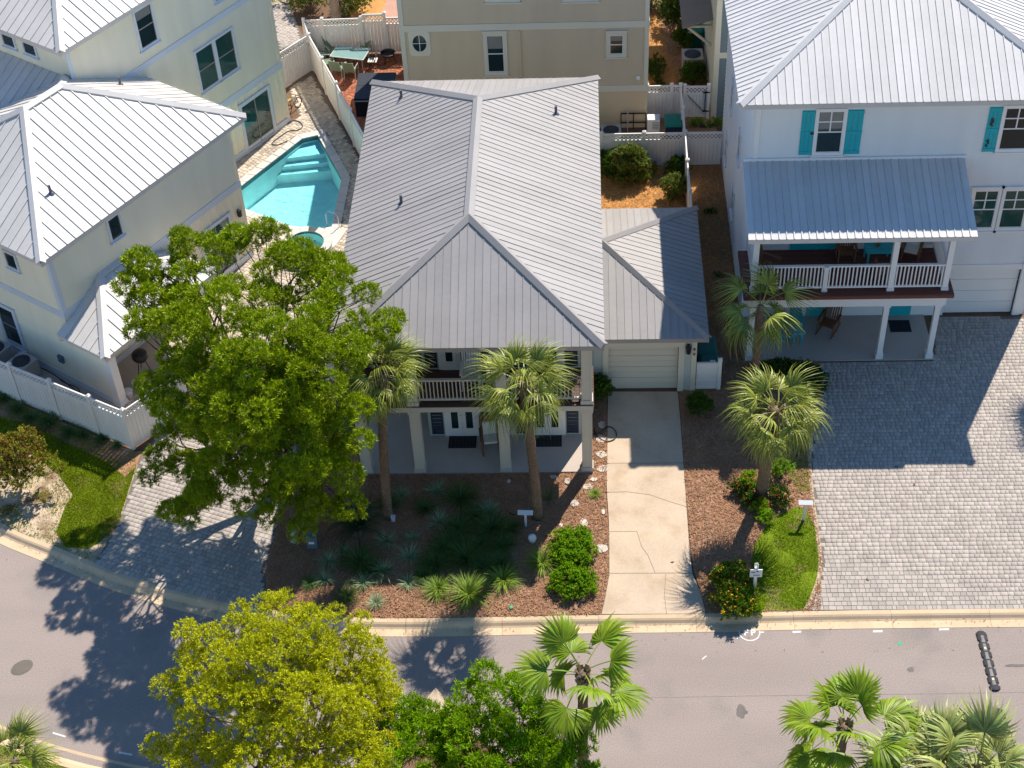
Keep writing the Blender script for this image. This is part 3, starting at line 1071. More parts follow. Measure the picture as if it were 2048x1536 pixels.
def railing(parent, p, q, z0, z1, mat, step=0.125, name='railing', bw=0.035, skip=0.06):
    """top and bottom rail with separate balusters"""
    p, q = np.array([*p, 0.0]), np.array([*q, 0.0])
    L = np.linalg.norm(q - p)
    u = (q - p) / L
    mb = MB()
    mb.bar(p + (0, 0, z1 - 0.03), q + np.array((0, 0, z1 - 0.03)), 0.10, 0.06)
    mb.bar(p + (0, 0, z0 + 0.035), q + np.array((0, 0, z0 + 0.035)), 0.06, 0.07)
    r = mb.build(name, mat, parent)
    inv = wm(r).inverted()
    me = MB().box(-bw / 2, -bw / 2, 0, bw / 2, bw / 2, z1 - 0.06 - z0 - 0.07).mesh('baluster')
    me.materials.append(MT[mat])
    k = max(2, round((L - 2 * skip) / step))
    for i in range(k + 1):
        c = p + u * (skip + (L - 2 * skip) * i / k)
        put(me, 'baluster', r, inv @ Vector((c[0], c[1], z0 + 0.07)), (0, 0, math.atan2(u[1], u[0])))
    return r


def column(parent, x0, y0, w, z0, z1, mat, base=0.04, panel=True, name='column', bh=0.16):
    mb = MB()
    mb.box(x0, y0, z0, x0 + w, y0 + w, z1)
    if base:
        mb.box(x0 - base, y0 - base, z0, x0 + w + base, y0 + w + base, z0 + bh)
        mb.box(x0 - base, y0 - base, z1 - 0.10, x0 + w + base, y0 + w + base, z1 - 0.002)
    if panel:
        g = 0.05
        for (ax, ay, bx, by) in ((x0, y0, 1, 0), (x0, y0, 0, 1), (x0 + w, y0, 0, 1)):
            out = np.array((0, -1, 0)) if bx else (np.array((-1, 0, 0)) if ax == x0 else np.array((1, 0, 0)))
            u = np.array((bx, by, 0.0))
            for a in (0.0, w - g):
                o = np.array((ax, ay, z0 + bh)) + u * a
                mb.obox(o, u * g, out * 0.012, (0, 0, z1 - z0 - bh - 0.1))
    return mb.build(name, mat, parent)


def floorboards(parent, x0, x1, y0, y1, z, mat, w=0.14, along='x'):
    n = max(1, round(((y1 - y0) if along == 'x' else (x1 - x0)) / w))
    me = None
    inv = wm(parent).inverted()
    if along == 'x':
        me = MB().box(-(x1 - x0) / 2, -w / 2 + 0.005, -0.03, (x1 - x0) / 2, w / 2 - 0.005, 0).mesh('floorboard')
        pts = [((x0 + x1) / 2, y0 + (i + 0.5) * (y1 - y0) / n, z) for i in range(n)]
    else:
        me = MB().box(-w / 2 + 0.005, -(y1 - y0) / 2, -0.03, w / 2 - 0.005, (y1 - y0) / 2, 0).mesh('floorboard')
        pts = [(x0 + (i + 0.5) * (x1 - x0) / n, (y0 + y1) / 2, z) for i in range(n)]
    me.materials.append(MT[mat])
    for p in pts:
        put(me, 'floorboard', parent, inv @ Vector(p))


# ================================================================== grey-roofed house in the middle
hm = empty('house', (-3.7, 7.2, 0), 'house with the grey metal hip roof, stacked front porches and single garage', 'house')
MB().box(-7.64, -0.12, -0.02, 0.22, 1.9, 0.06).build('porch_floor', 'slab', hm)
MB().box(-7.64, 1.9, -0.02, -5.43, 5.0, 0.058).build('porch_floor', 'slab', hm)
for x in (-7.62, -5.80, -2.885, -0.115):
    column(hm, x, -0.085, 0.325, 0.06, 2.92, 'greige')
    column(hm, x, -0.085, 0.325, 3.2, 5.88, 'greige')
for y in (4.6,):
    column(hm, -7.62, y, 0.325, 0.06, 2.92, 'greige')
    column(hm, -7.62, y, 0.325, 3.2, 5.88, 'greige')
MB().box(-7.66, -0.12, 2.92, 0.26, 0.27, 3.14).build('porch_beam', 'greige', hm)
MB().box(-7.66, 0.27, 2.92, -7.30, 5.0, 3.14).build('porch_beam', 'greige', hm)
MB().box(-7.66, -0.12, 5.86, 0.26, 0.27, 6.03).build('porch_beam', 'greige', hm)
bf = MB().box(-7.70, -0.16, 3.14, 0.28, 1.75, 3.17).build('balcony_floor', 'sage', hm)
floorboards(bf, -7.70, 0.28, -0.16, 1.72, 3.2, 'deckwood')
bf2 = MB().box(-7.70, 1.75, 3.14, -5.44, 5.0, 3.17).build('balcony_floor', 'sage', hm)
floorboards(bf2, -7.70, -5.44, 1.75, 5.0, 3.198, 'deckwood')
for a, b in ((-7.30, -5.80), (-5.475, -2.885), (-2.56, -0.115)):
    railing(hm, (a, 0.07), (b, 0.07), 3.30, 4.22, 'greige')
railing(hm, (-7.46, 0.25), (-7.46, 4.6), 3.30, 4.22, 'greige')
# walls
w = MB()
siding(w, (-5.43, 1.7), (0.05, 1.7), 0.06, 2.95)
siding(w, (-5.43, 1.7), (0.05, 1.7), 3.2, 6.0)
siding(w, (-5.43, 5.0), (-5.43, 1.7), 0.06, 2.95)
siding(w, (-5.43, 5.0), (-5.43, 1.7), 3.2, 6.0)
siding(w, (-7.6, 5.0), (-5.43, 5.0), 0.06, 6.0)
siding(w, (-7.6, 14.5), (-7.6, 5.0), 0.0, 6.0)
siding(w, (0.05, 1.7), (0.05, 14.5), 0.0, 6.0)
siding(w, (0.05, 14.5), (-7.6, 14.5), 0.0, 6.0)
w.build('wall', 'sage', hm)
fw = Wall((-5.43, 1.7), (1, 0), hm)
fw.part('corner_trim', 'greige', 5.30, 5.48, 0.06, 2.92, 0.0, 0.05)
fw.part('corner_trim', 'greige', 5.30, 5.48, 3.2, 5.98, 0.0, 0.05)


def french_door(wall, a0, a1, z0, h=2.06):
    c = (a0 + a1) / 2
    fr = MB()
    wall.slab(fr, a0, a0 + 0.12, z0, z0 + h + 0.12, 0, 0.06)
    wall.slab(fr, a1 - 0.12, a1, z0, z0 + h + 0.12, 0, 0.06)
    wall.slab(fr, a0 + 0.12, a1 - 0.12, z0 + h, z0 + h + 0.12, 0, 0.06)
    wall.slab(fr, a0 + 0.12, a1 - 0.12, z0, z0 + 0.05, 0, 0.08)
    f = fr.build('door_frame', 'white', wall.parent)
    for l, r in ((a0 + 0.12, c - 0.004), (c + 0.004, a1 - 0.12)):
        m = MB()
        s = 0.13
        wall.slab(m, l, l + s, z0 + 0.05, z0 + h, 0.024, 0.055)
        wall.slab(m, r - s, r, z0 + 0.05, z0 + h, 0.024, 0.055)
        wall.slab(m, l + s, r - s, z0 + 0.05, z0 + 0.36, 0.024, 0.055)
        wall.slab(m, l + s, r - s, z0 + h - 0.16, z0 + h, 0.024, 0.055)
        d = m.build('door', 'white', wall.parent)
        wall.part('pane', 'glass', l + s, r - s, z0 + 0.36, z0 + h - 0.16, 0.032, 0.040, d)
        k = wall.pt((r - 0.07) if l < c - 0.2 else (l + 0.07), z0 + 1.0, 0.07)
        MB().tube([k - wall.n * 0.03, k, k + wall.u * 0.09], 0.012, 6).build('handle', 'steel', d)
    return f


def louvre_shutter(wall, a0, a1, z0, z1, mat):
    m = MB()
    wall.slab(m, a0, a0 + 0.05, z0, z1, 0.024, 0.055)
    wall.slab(m, a1 - 0.05, a1, z0, z1, 0.024, 0.055)
    for z in (z0, (z0 + z1) / 2 - 0.04, z1 - 0.08):
        wall.slab(m, a0 + 0.05, a1 - 0.05, z, z + 0.08, 0.024, 0.05)
    k = int((z1 - z0) / 0.09)
    for i in range(k):
        z = z0 + 0.08 + i * (z1 - z0 - 0.16) / k
        wall.slab(m, a0 + 0.05, a1 - 0.05, z, z + 0.055, 0.028, 0.042 + 0.008 * (i % 2))
    return m.build('shutter', mat, wall.parent)


for z in (0.06, 3.2):
    for c in (1.17, 4.12):
        french_door(fw, c - 0.62, c + 0.62, z)
        louvre_shutter(fw, c - 1.07, c - 0.66, z + 0.08, z + 2.1, 'navy')
        louvre_shutter(fw, c + 0.66, c + 1.07, z + 0.08, z + 2.1, 'navy')
# roof
EX0, EX1, EY0, EY1, EZ = -8.06, 0.61, -0.47, 14.98, 6.04
RX, RY0, RY1, RZ = -3.70, 3.72, 10.62, 8.0
c0, c1, c2_, c3 = (EX0, EY0, EZ), (EX1, EY0, EZ), (EX1, EY1, EZ), (EX0, EY1, EZ)
r0, r1 = (RX, RY0, RZ), (RX, RY1, RZ)
faces = [[c0, c1, r0], [c1, c2_, r1, r0], [c2_, c3, r1], [c3, c0, r0, r1]]
rf = roof_base('roof', faces, [(c0, c1), (c1, c2_), (c2_, c3), (c3, c0)], hm, 'roof_grey', 'greige', soffit=[(EX0 + .03, EY0 + .03, EZ - .17), (EX1 - .03, EY0 + .03, EZ - .17), (EX1 - .03, EY1 - .03, EZ - .17), (EX0 + .03, EY1 - .03, EZ - .17)])
for f, wd in zip(faces, (0.255, 0.27, 0.255, 0.27)):
    roof_face(f, rf, 'roof_grey', wd, rib=0.017, ribw=0.028)
for p, q in ((c0, r0), (c1, r0), (c2_, r1), (c3, r1), (r0, r1)):
    ridge_cap(p, q, rf, 'roof_grey')


def on_face(px, py, f):
    """where the ray of a pixel meets a roof face"""
    P = [np.array(k, float) for k in f]
    n = np.cross(P[1] - P[0], P[2] - P[0])
    d = CR * (px - 1024) / FPX - CU * (py - 768) / FPX + CF
    t = ((P[0] - CAM) @ n) / (d @ n)
    return CAM + d * t


vent(on_face(803, 196, faces[3]), rf)
vent(on_face(803, 407, faces[3]), rf)
vent(on_face(1112, 228, faces[1]), rf)

# attached garage
g = MB()
siding(g, (0.30, 3.9), (0.83, 3.9), 0.0, 2.72)
siding(g, (3.27, 3.9), (3.86, 3.9), 0.0, 2.72)
siding(g, (0.83, 3.9), (3.27, 3.9), 2.14, 2.72)
siding(g, (3.86, 3.9), (3.86, 10.65), 0.0, 2.72)
siding(g, (3.86, 10.65), (0.05, 10.65), 0.0, 2.72)
g.poly([(0.05, 3.9, 0), (0.30, 3.9, 0), (0.30, 3.9, 2.72), (0.05, 3.9, 2.72)])
g.build('garage_wall', 'sage', hm)
gw = Wall((0.0, 3.9), (1, 0), hm)
gt = MB()
gw.slab(gt, 0.62, 0.83, 0.0, 2.34, 0, 0.06)
gw.slab(gt, 3.27, 3.48, 0.0, 2.34, 0, 0.06)
gw.slab(gt, 0.83, 3.27, 2.13, 2.34, 0, 0.06)
gt.build('door_frame', 'creamtrim', hm)
gw.part('corner_trim', 'creamtrim', 3.72, 3.90, 0.0, 2.7, 0.0, 0.05)
gd = MB()
gw.slab(gd, 0.83, 3.27, 0.0, 2.13, -0.16, -0.13)
gd = gd.build('garage_door', 'gdoor', hm)
for i in range(8):
    z = 0.02 + i * 0.2625
    gw.part('door_slat', 'gdoor', 0.84, 3.26, z, z + 0.25, -0.13, -0.115 + (0.006 if i % 2 else 0), gd)
lm = MB()
lp = gw.pt(3.60, 2.05, 0.12)
lm.lathe(lp - (0, 0, 0.2), ((0.05, 0), (0.075, 0.03), (0.085, 0.28), (0.11, 0.30), (0.03, 0.40)), 8)
gw.slab(lm, 3.55, 3.65, 1.95, 2.25, 0.02, 0.05)
lm.bar(gw.pt(3.60, 2.2, 0.04), gw.pt(3.60, 2.22, 0.12), 0.03, 0.03)
lm.build('wall_lamp', 'black', hm)


def writing(body, size, name, mat, parent, origin, u, v, ext=0.004, bold=0.0, align='CENTER'):
    """lettering built as mesh; u = reading direction, v = up on the face"""
    cu = bpy.data.curves.new(name, 'FONT')
    cu.body = body
    cu.size = size
    cu.extrude = ext
    cu.offset = bold
    cu.align_x = align
    cu.align_y = 'CENTER'
    cu.resolution_u = 3
    o = bpy.data.objects.new(name, cu)
    COL.objects.link(o)
    dg = bpy.context.evaluated_depsgraph_get()
    me = bpy.data.meshes.new_from_object(o.evaluated_get(dg))
    bpy.data.objects.remove(o)
    u, v = Vector(u).normalized(), Vector(v).normalized()
    n = u.cross(v)
    mat4 = Matrix(((u.x, v.x, n.x, origin[0]), (u.y, v.y, n.y, origin[1]), (u.z, v.z, n.z, origin[2]), (0, 0, 0, 1)))
    if parent is not None:
        mat4 = wm(parent).inverted() @ mat4
    me.transform(mat4)
    me.materials.clear()
    me.materials.append(MT[mat])
    o = bpy.data.objects.new(name, me)
    return link(o, parent)


for ch, z in (('9', 1.98), ('9', 1.76)):
    writing(ch, 0.2, 'house_number', 'digit', hm, tuple(gw.pt(3.81, z, 0.056)), (1, 0, 0), (0, 0, 1), bold=0.003)

GZ = 2.74
ga, gb, gc = (0.08, 3.56, GZ), (4.27, 3.56, GZ), (4.27, 11.02, GZ)
gdp = (0.08, 11.02, GZ)
gx = (0.62, 7.29, 4.10)
gx0 = (0.08, 7.29, 4.10)
gfaces = [[ga, gb, gx, gx0], [gb, gc, gx], [gc, gdp, gx0, gx]]
gr = roof_base('garage_roof', gfaces, [(ga, gb), (gb, gc), (gc, gdp)], hm, 'roof_grey', 'greige', soffit=[(0.1, 3.6, GZ - .17), (4.24, 3.6, GZ - .17), (4.24, 10.99, GZ - .17), (0.1, 10.99, GZ - .17)])
for f in gfaces:
    roof_face(f, gr, 'roof_grey', 0.265, rib=0.017, ribw=0.028)
for p, q in ((gb, gx), (gc, gx), (gx0, gx)):
    ridge_cap(p, q, gr, 'roof_grey', w=0.13)

# ================================================================== white house on the right
hw = empty('house', (11.1, 12.0, 0), 'tall white house with teal shutters, blue-shaded porch roof and two-level front porch', 'house')
WY = 7.85
w = MB()
siding(w, (5.85, WY), (13.30, WY), 0.0, 9.6, lap=0.19)
siding(w, (13.30, WY), (15.82, WY), 2.15, 9.6, lap=0.19)
siding(w, (15.82, WY), (16.25, WY), 0.0, 9.6, lap=0.19)
siding(w, (5.85, 18.3), (5.85, WY), 0.0, 9.6, lap=0.19)
siding(w, (16.25, WY), (16.25, 18.3), 0.0, 9.6, lap=0.19)
siding(w, (16.25, 18.3), (5.85, 18.3), 0.0, 9.6, lap=0.19)
w.build('wall', 'whitewall', hw)
ww = Wall((0.0, WY), (1, 0), hw)
ww.part('corner_trim', 'white', 5.83, 5.99, 0.0, 9.4, 0.0, 0.05)
ww.part('frieze_board', 'white', 5.83, 16.25, 9.22, 9.5, 0.0, 0.045)
ww.part('porch_ledger', 'white', 5.50, 13.05, 7.12, 7.22, 0.0, 0.10)
ww.part('corner_trim', 'white', 15.84, 16.10, 0.0, 2.5, 0.0, 0.08)
ww.part('door_header', 'white', 13.2, 15.9, 2.16, 2.40, 0.0, 0.05)
wgd = MB()
ww.slab(wgd, 13.30, 15.82, 0.0, 2.15, -0.15, -0.12)
wgd = wgd.build('garage_door', 'white', hw)
for i in range(4):
    ww.part('door_slat', 'white', 13.32, 15.80, 0.02 + i * 0.53, 0.53 + i * 0.53, -0.12, -0.10, wgd)
FOURLIGHT = [(0, 1, 0, 0.5), (0, 0.5, 0.5, 0.75), (0.5, 1, 0.5, 0.75), (0, 0.5, 0.75, 1), (0.5, 1, 0.75, 1)]


def board_shutter(wall, a0, a1, z0, z1, mat, ornament=None):
    m = MB()
    n = 3
    for i in range(n):
        l = a0 + (a1 - a0) * i / n
        wall.slab(m, l + 0.006, l + (a1 - a0) / n - 0.006, z0, z1, 0.012, 0.045)
    for z in (z0 + 0.02, (z0 + z1) / 2 - 0.06, z1 - 0.14):
        wall.slab(m, a0, a1, z, z + 0.12, 0.045, 0.065)
    s = m.build('shutter', mat, wall.parent)
    if ornament:
        om = MB()
        for (a, z, r) in ornament:
            om.tube([wall.pt(a0 + (a1 - a0) * a, z0 + (z1 - z0) * z, 0.06), wall.pt(a0 + (a1 - a0) * a, z0 + (z1 - z0) * z, 0.09)], r, 8)
        om.build('ornament', 'digit', s)
    return s


ww.window(7.92, 8.76, 7.42, 9.06, 'white', blind=0.42, panes=FOURLIGHT, tw=0.11)
board_shutter(ww, 7.36, 7.80, 7.32, 9.10, 'teal', [(0.85, 0.5, 0.05), (0.95, 0.5, 0.035)])
board_shutter(ww, 8.88, 9.42, 7.32, 9.10, 'teal')
ww.window(14.10, 14.98, 7.42, 9.06, 'white', panes=FOURLIGHT, tw=0.11)
board_shutter(ww, 13.55, 13.98, 7.32, 9.10, 'teal', [(0.35, 0.74, 0.05), (0.38, 0.69, 0.06), (0.3, 0.64, 0.05), (0.4, 0.6, 0.03), (0.3, 0.26, 0.05), (0.35, 0.21, 0.04), (0.25, 0.15, 0.045)])
board_shutter(ww, 15.10, 15.55, 7.32, 9.10, 'teal')
ww.window(13.62, 14.42, 4.08, 5.68, 'white', 'tealglass', panes=FOURLIGHT, tw=0.13, head=0.06)
ww.window(14.66, 15.46, 4.08, 5.68, 'white', 'tealglass', panes=FOURLIGHT, tw=0.13, head=0.06)
sw = Wall((5.85, 24.0), (0, -1), hw)
for y, z in ((16.8, 7.3), (15.2, 4.4), (11.8, 4.4), (12.6, 1.3), (16.2, 1.3)):
    sw.window(24 - y - 0.3, 24 - y + 0.3, z, z + 1.1, 'white', tw=0.08)
# doors under and on the porch
for a0, a1, z0, h in ((8.25, 9.18, 0.04, 2.05), (11.33, 12.1, 0.04, 2.05)):
    dm = MB()
    ww.slab(dm, a0, a1, z0, z0 + h, 0.0, 0.05)
    d = dm.build('door', 'teal', hw)
    k = (a1 - a0)
    for i in (0, 1):
        ww.part('pane', 'glass', a0 + k * (0.16 + 0.36 * i), a0 + k * (0.46 + 0.36 * i), z0 + 0.95, z0 + 1.75, 0.05, 0.056, d)
    kn = ww.pt(a1 - 0.08, z0 + 1.0, 0.09)
    MB().tube([kn - ww.n * 0.05, kn], 0.03, 8).build('knob', 'steel', d)
dm = MB()
ww.slab(dm, 7.40, 9.28, 3.22, 5.35, 0.0, 0.06)
d = dm.build('door', 'teal', hw)
for i in (0, 1):
    ww.part('pane', 'glass', 7.56 + 0.92 * i, 8.24 + 0.92 * i, 3.75, 5.15, 0.06, 0.066, d)
# porch structure
MB().box(5.8, 5.36, -0.02, 12.6, WY, 0.04).build('porch_floor', 'slab', hw)
for x in (5.84, 10.52, 12.30):
    column(hw, x, 5.42, 0.19, 0.04, 2.57, 'white', base=0.035, panel=False, bh=0.24)
for x in (5.80, 10.53, 12.40):
    column(hw, x, 5.42, 0.19, 3.22, 6.1, 'white', base=0.03, panel=False, bh=0.12)
    MB().obox((x + 0.19, 5.46, 5.55), (0.32, 0, 0.32), (0, 0.11, 0), (-0.09, 0, 0.09)).build('bracket', 'white', hw)
MB().box(5.72, 5.36, 2.57, 12.62, 5.56, 3.05).build('porch_beam', 'white', hw)
MB().box(5.72, 5.56, 2.62, 5.92, WY - 0.05, 3.05).build('porch_beam', 'white', hw)
MB().box(12.42, 5.56, 2.62, 12.62, WY - 0.05, 3.05).build('porch_beam', 'white', hw)
MB().box(5.72, 5.45, 5.98, 12.72, 5.62, 6.22).build('porch_beam', 'white', hw)
df = MB().box(5.55, 5.18, 3.05, 12.80, WY - 0.03, 3.17).build('balcony_floor', 'redwood', hw)
floorboards(df, 5.55, 12.80, 5.18, WY - 0.05, 3.205, 'redwood')
column(hw, 8.28, 5.43, 0.15, 3.206, 4.3, 'white', base=0.02, panel=False, name='railing_post', bh=0.1)
railing(hw, (5.99, 5.5), (8.28, 5.5), 3.33, 4.33, 'white', step=0.13, bw=0.045)
railing(hw, (8.43, 5.5), (10.53, 5.5), 3.33, 4.33, 'white', step=0.13, bw=0.045)
railing(hw, (10.72, 5.5), (12.40, 5.5), 3.33, 4.33, 'white', step=0.13, bw=0.045)
railing(hw, (12.5, 5.6), (12.5, WY - 0.05), 3.33, 4.33, 'white', step=0.13, bw=0.045)
railing(hw, (5.9, 5.6), (5.9, WY - 0.05), 3.33, 4.33, 'white', step=0.13, bw=0.045)
pa, pb, pc, pd = (5.48, 4.60, 6.17), (13.02, 4.60, 6.17), (13.02, WY - 0.02, 7.12), (5.48, WY - 0.02, 7.12)
pr_ = roof_base('porch_roof', [[pa, pb, pc, pd]], [(pa, pb)], hw, 'roof_white', soffit=None)
roof_face([pa, pb, pc, pd], pr_, 'roof_white', 0.255)
em = MB()
for x in (5.50, 12.97):
    em.poly([(x, 4.62, 5.99), (x, WY - 0.03, 6.9), (x, WY - 0.03, 7.10), (x, 4.62, 6.15)])
em.build('porch_roof_end', 'white', hw)
# main roof: hip end towards the street
WZ = 9.62
AX = 10.95
wa, wb = (5.20, 7.40, WZ), (16.70, 7.40, WZ)
wc, wd_ = (16.70, 18.9, WZ), (5.20, 18.9, WZ)
wp = (AX, 13.15, 12.09)
wfaces = [[wa, wb, wp], [wb, wc, wp], [wc, wd_, wp], [wd_, wa, wp]]
wr = roof_base('roof', wfaces, [(wa, wb), (wb, wc), (wc, wd_), (wd_, wa)], hw, 'roof_white', soffit=[(5.23, 7.43, WZ - .17), (16.67, 7.43, WZ - .17), (16.67, 18.87, WZ - .17), (5.23, 18.87, WZ - .17)])
for f in wfaces:
    roof_face(f, wr, 'roof_white', 0.26, rib=0.025, ribw=0.03)
for p, q in ((wa, wp), (wb, wp), (wc, wp), (wd_, wp)):
    ridge_cap(p, q, wr, 'roof_white')

# ================================================================== tan house behind
ht = empty('house', (-2.4, 26, 0), 'tan clapboard house behind the grey roof with an oval window and white trim bands', 'house')
TY, TX0, TX1 = 20.6, -7.52, 2.76
w = MB()
siding(w, (TX0, TY), (TX1, TY), 2.14, 4.91, lap=0.15, t=0.032)
siding(w, (TX0, TY), (TX1, TY), 5.22, 8.3, lap=0.15, t=0.032)
siding(w, (TX1, TY), (TX1, 27), 2.14, 8.3, lap=0.15, t=0.032)
siding(w, (TX0, 27), (TX0, TY), 2.14, 8.3, lap=0.15, t=0.032)
siding(w, (TX1, 27), (TX0, 27), 0, 8.3, lap=0.15, t=0.032)
w.build('wall', 'tan', ht)
f = MB()
f.box(TX0 - 0.02, TY - 0.03, -0.02, TX1 + 0.02, 26.95, 1.84)
f.build('foundation_wall', 'stucco', ht)
tw = Wall((0.0, TY), (1, 0), ht)
te = Wall((TX1, TY), (0, 1), ht)
for z0, z1 in ((1.84, 2.14), (4.91, 5.22)):
    tw.part('band_board', 'creamtrim', TX0 - 0.05, TX1 + 0.06, z0, z1, -0.02, 0.06)
    te.part('band_board', 'creamtrim', 0.0, 6.4, z0, z1, 0.0, 0.06)
for z0, z1 in ((2.14, 4.91), (5.22, 8.2)):
    tw.part('corner_trim', 'creamtrim', TX0 - 0.04, TX0 + 0.16, z0, z1, 0.0, 0.05)
    tw.part('corner_trim', 'creamtrim', TX1 - 0.14, TX1 + 0.04, z0, z1, 0.0, 0.05)
tw.window(-3.95, -3.27, 2.93, 4.66, 'creamtrim', blind=0.36, tw=0.16, head=0.08, sash='white')  # bright reflection in the upper pane put in as the pale strip
tw.window(1.18, 1.72, 3.68, 4.55, 'creamtrim', blind=0.3, tw=0.16, head=0.08, sash='white')
tw.window(-3.78, -2.64, 6.35, 7.9, 'creamtrim', tw=0.14, head=0.06, sash='white')
tw.window(-0.62, 0.58, 6.30, 7.9, 'creamtrim', tw=0.14, head=0.06, sash='white')
# oval window in a square surround
ovx, ovz = -6.77, 4.36
ring = MB()
NN = 28
ell = lambda a, b, o: [tuple(tw.pt(ovx + a * math.cos(2 * PI * k / NN), ovz + b * math.sin(2 * PI * k / NN), o)) for k in range(NN)]
sq = []
for k in range(NN):
    c, s = math.cos(2 * PI * k / NN), math.sin(2 * PI * k / NN)
    m = max(abs(c), abs(s))
    sq.append(tuple(tw.pt(ovx + 0.45 * c / m, ovz + 0.60 * s / m, 0.05)))
e1, e2 = ell(0.29, 0.39, 0.05), ell(0.29, 0.39, 0.034)
for k in range(NN):
    j = (k + 1) % NN
    ring.poly([e1[k], sq[k], sq[j], e1[j]])
    ring.poly([e2[k], e1[k], e1[j], e2[j]])
    b = lambda p: tuple(np.array(p) - tw.n * 0.05)
    ring.poly([sq[k], b(sq[k]), b(sq[j]), sq[j]])
ow = ring.build('oval_window', 'creamtrim', ht)
MB().poly(ell(0.30, 0.40, 0.036)).build('pane', 'glass', ow)
mm = MB()
tw.slab(mm, ovx - 0.012, ovx + 0.012, ovz - 0.39, ovz + 0.39, 0.037, 0.050)
tw.slab(mm, ovx - 0.28, ovx + 0.28, ovz - 0.012, ovz + 0.012, 0.0375, 0.0505)
mm.build('muntin', 'white', ow)
tw.part('downspout', 'tan', -2.62, -2.54, 2.15, 4.90, 0.02, 0.09)
tw.part('vent_box', 'white', 2.30, 2.46, 2.42, 2.60, 0.0, 0.08)
ta, tb, tc, td = (TX0 - .5, TY - .5, 8.2), (TX1 + .5, TY - .5, 8.2), (TX1 + .5, 27.5, 8.2), (TX0 - .5, 27.5, 8.2)
tp, tq = (TX0 + 3.2, 23.8, 10.0), (TX1 - 3.2, 23.8, 10.0)
tr = roof_base('roof', [[ta, tb, tq, tp], [tb, tc, tq], [tc, td, tp, tq], [td, ta, tp]], [(ta, tb), (tb, tc), (tc, td), (td, ta)], ht, 'roof_white')

# ================================================================== blue-grey house beyond the alley
hb = empty('house', (8, 26, 0), 'blue-grey clapboard house with cream trim standing behind the white gate', 'house')
BY, BX = 21.24, 5.66
w = MB()
siding(w, (BX, BY), (10.5, BY), 0.0, 2.97, lap=0.17)
siding(w, (BX, BY), (10.5, BY), 3.23, 6.2, lap=0.17)
w.build('wall', 'bluegrey', hb)
w = MB()
siding(w, (BX, 31), (BX, BY), 0.0, 6.2, lap=0.17)
w.poly([(10.5, BY, 0), (10.5, 31, 0), (10.5, 31, 6.2), (10.5, BY, 6.2)])
w.poly([(10.5, 31, 0), (BX, 31, 0), (BX, 31, 6.2), (10.5, 31, 6.2)])
w.build('wall', 'sage', hb)
bw = Wall((0.0, BY), (1, 0), hb)
bl = Wall((BX, 31), (0, -1), hb)
bw.part('band_board', 'creamtrim', BX - 0.04, 10.5, 2.97, 3.23, 0.0, 0.06)
bw.part('corner_trim', 'creamtrim', BX - 0.05, BX + 0.17, 0.0, 2.97, 0.0, 0.05)
bw.part('corner_trim', 'creamtrim', BX - 0.05, BX + 0.17, 3.23, 6.1, 0.0, 0.05)
bl.part('corner_trim', 'creamtrim', 9.55, 9.72, 0.0, 6.1, 0.0, 0.05)
mm = MB()
mm.bar((5.62, 23.2, 2.4), (4.55, 23.2, 3.35), 0.10, 0.10)
mm.bar((5.62, 23.2, 3.35), (4.45, 23.2, 3.35), 0.10, 0.10)
mm.build('bracket', 'creamtrim', hb)
mm = MB().obox((4.35, 22.9, 3.40), (1.31, 0, 0.42), (0, 3.6, 0), (-0.03, 0, 0.10))
mm.build('awning_roof', 'shingle', hb)
mm = MB().obox((5.10, 20.75, 6.02), (6, 0, 0), (0, 11, 0), (0, 0, 0.16))
mm.poly([(5.1, 20.75, 6.19), (11.1, 20.75, 6.19), (8.1, 24, 7.8)])
mm.poly([(5.1, 31.7, 6.19), (5.1, 20.75, 6.19), (8.1, 24, 7.8), (8.1, 28, 7.8)])
mm.poly([(11.1, 20.75, 6.19), (11.1, 31.7, 6.19), (8.1, 28, 7.8), (8.1, 24, 7.8)])
mm.build('roof', 'roof_white', hb)

# ================================================================== pale yellow house on the left, turned 33 degrees
TH = R(-33)
F0 = (-16.76, 3.41, 0.0)
hy = empty('house', F0, 'pale yellow house by the pool with cream metal hip roofs and a lower corner porch', 'house', rz=TH)
LU, LV = (math.cos(TH), math.sin(TH)), (-math.sin(TH), math.cos(TH))


def LW(u, v, z=0.0):
    return (F0[0] + LU[0] * u + LV[0] * v, F0[1] + LU[1] * u + LV[1] * v, z)


def mkwall(p, q, z0, z1, style, name, mat, **kw):
    mb = MB()
    (siding if style == 'lap' else battens)(mb, p, q, z0, z1, **kw)
    return mb.build(name, mat, hy, local=True)


UB = -1.70          # side wall of the lower block
UT = -6.67          # side wall of the tall block
# front walls (facing -v)
mkwall((-10.6, 0), (UB, 0), 3.66, 6.1, 'lap', 'wall', 'yellow', lap=0.17)
mkwall((-10.6, 0), (-0.22, 0), 0.28, 3.0, 'lap', 'wall', 'yellow', lap=0.17)
mkwall((-10.6, 0), (UB, 0), 3.0, 3.36, 'lap', 'wall', 'yellow', lap=0.17)
mkwall((UB, 0), (UB, 9.15), 3.66, 6.1, 'lap', 'wall', 'yellow', lap=0.17)
mkwall((UB, 0), (UB, 9.15), 0.28, 3.36, 'batten', 'wall', 'yellow', step=0.42)
mkwall((UB, 9.15), (-10.6, 9.15), 0.0, 6.1, 'lap', 'wall', 'yellow', lap=0.17)
mkwall((-10.6, 9.15), (-10.6, 0), 0.0, 6.1, 'lap', 'wall', 'yellow', lap=0.17)
lf = Wall((0, 0), (1, 0), hy, local=True)
lf.part('base_board', 'bluetrim', -10.6, -0.22, 0.0, 0.28, -0.02, 0.05)
lf.part('band_board', 'bluetrim', -10.6, UB + 0.05, 3.36, 3.66, -0.02, 0.05)
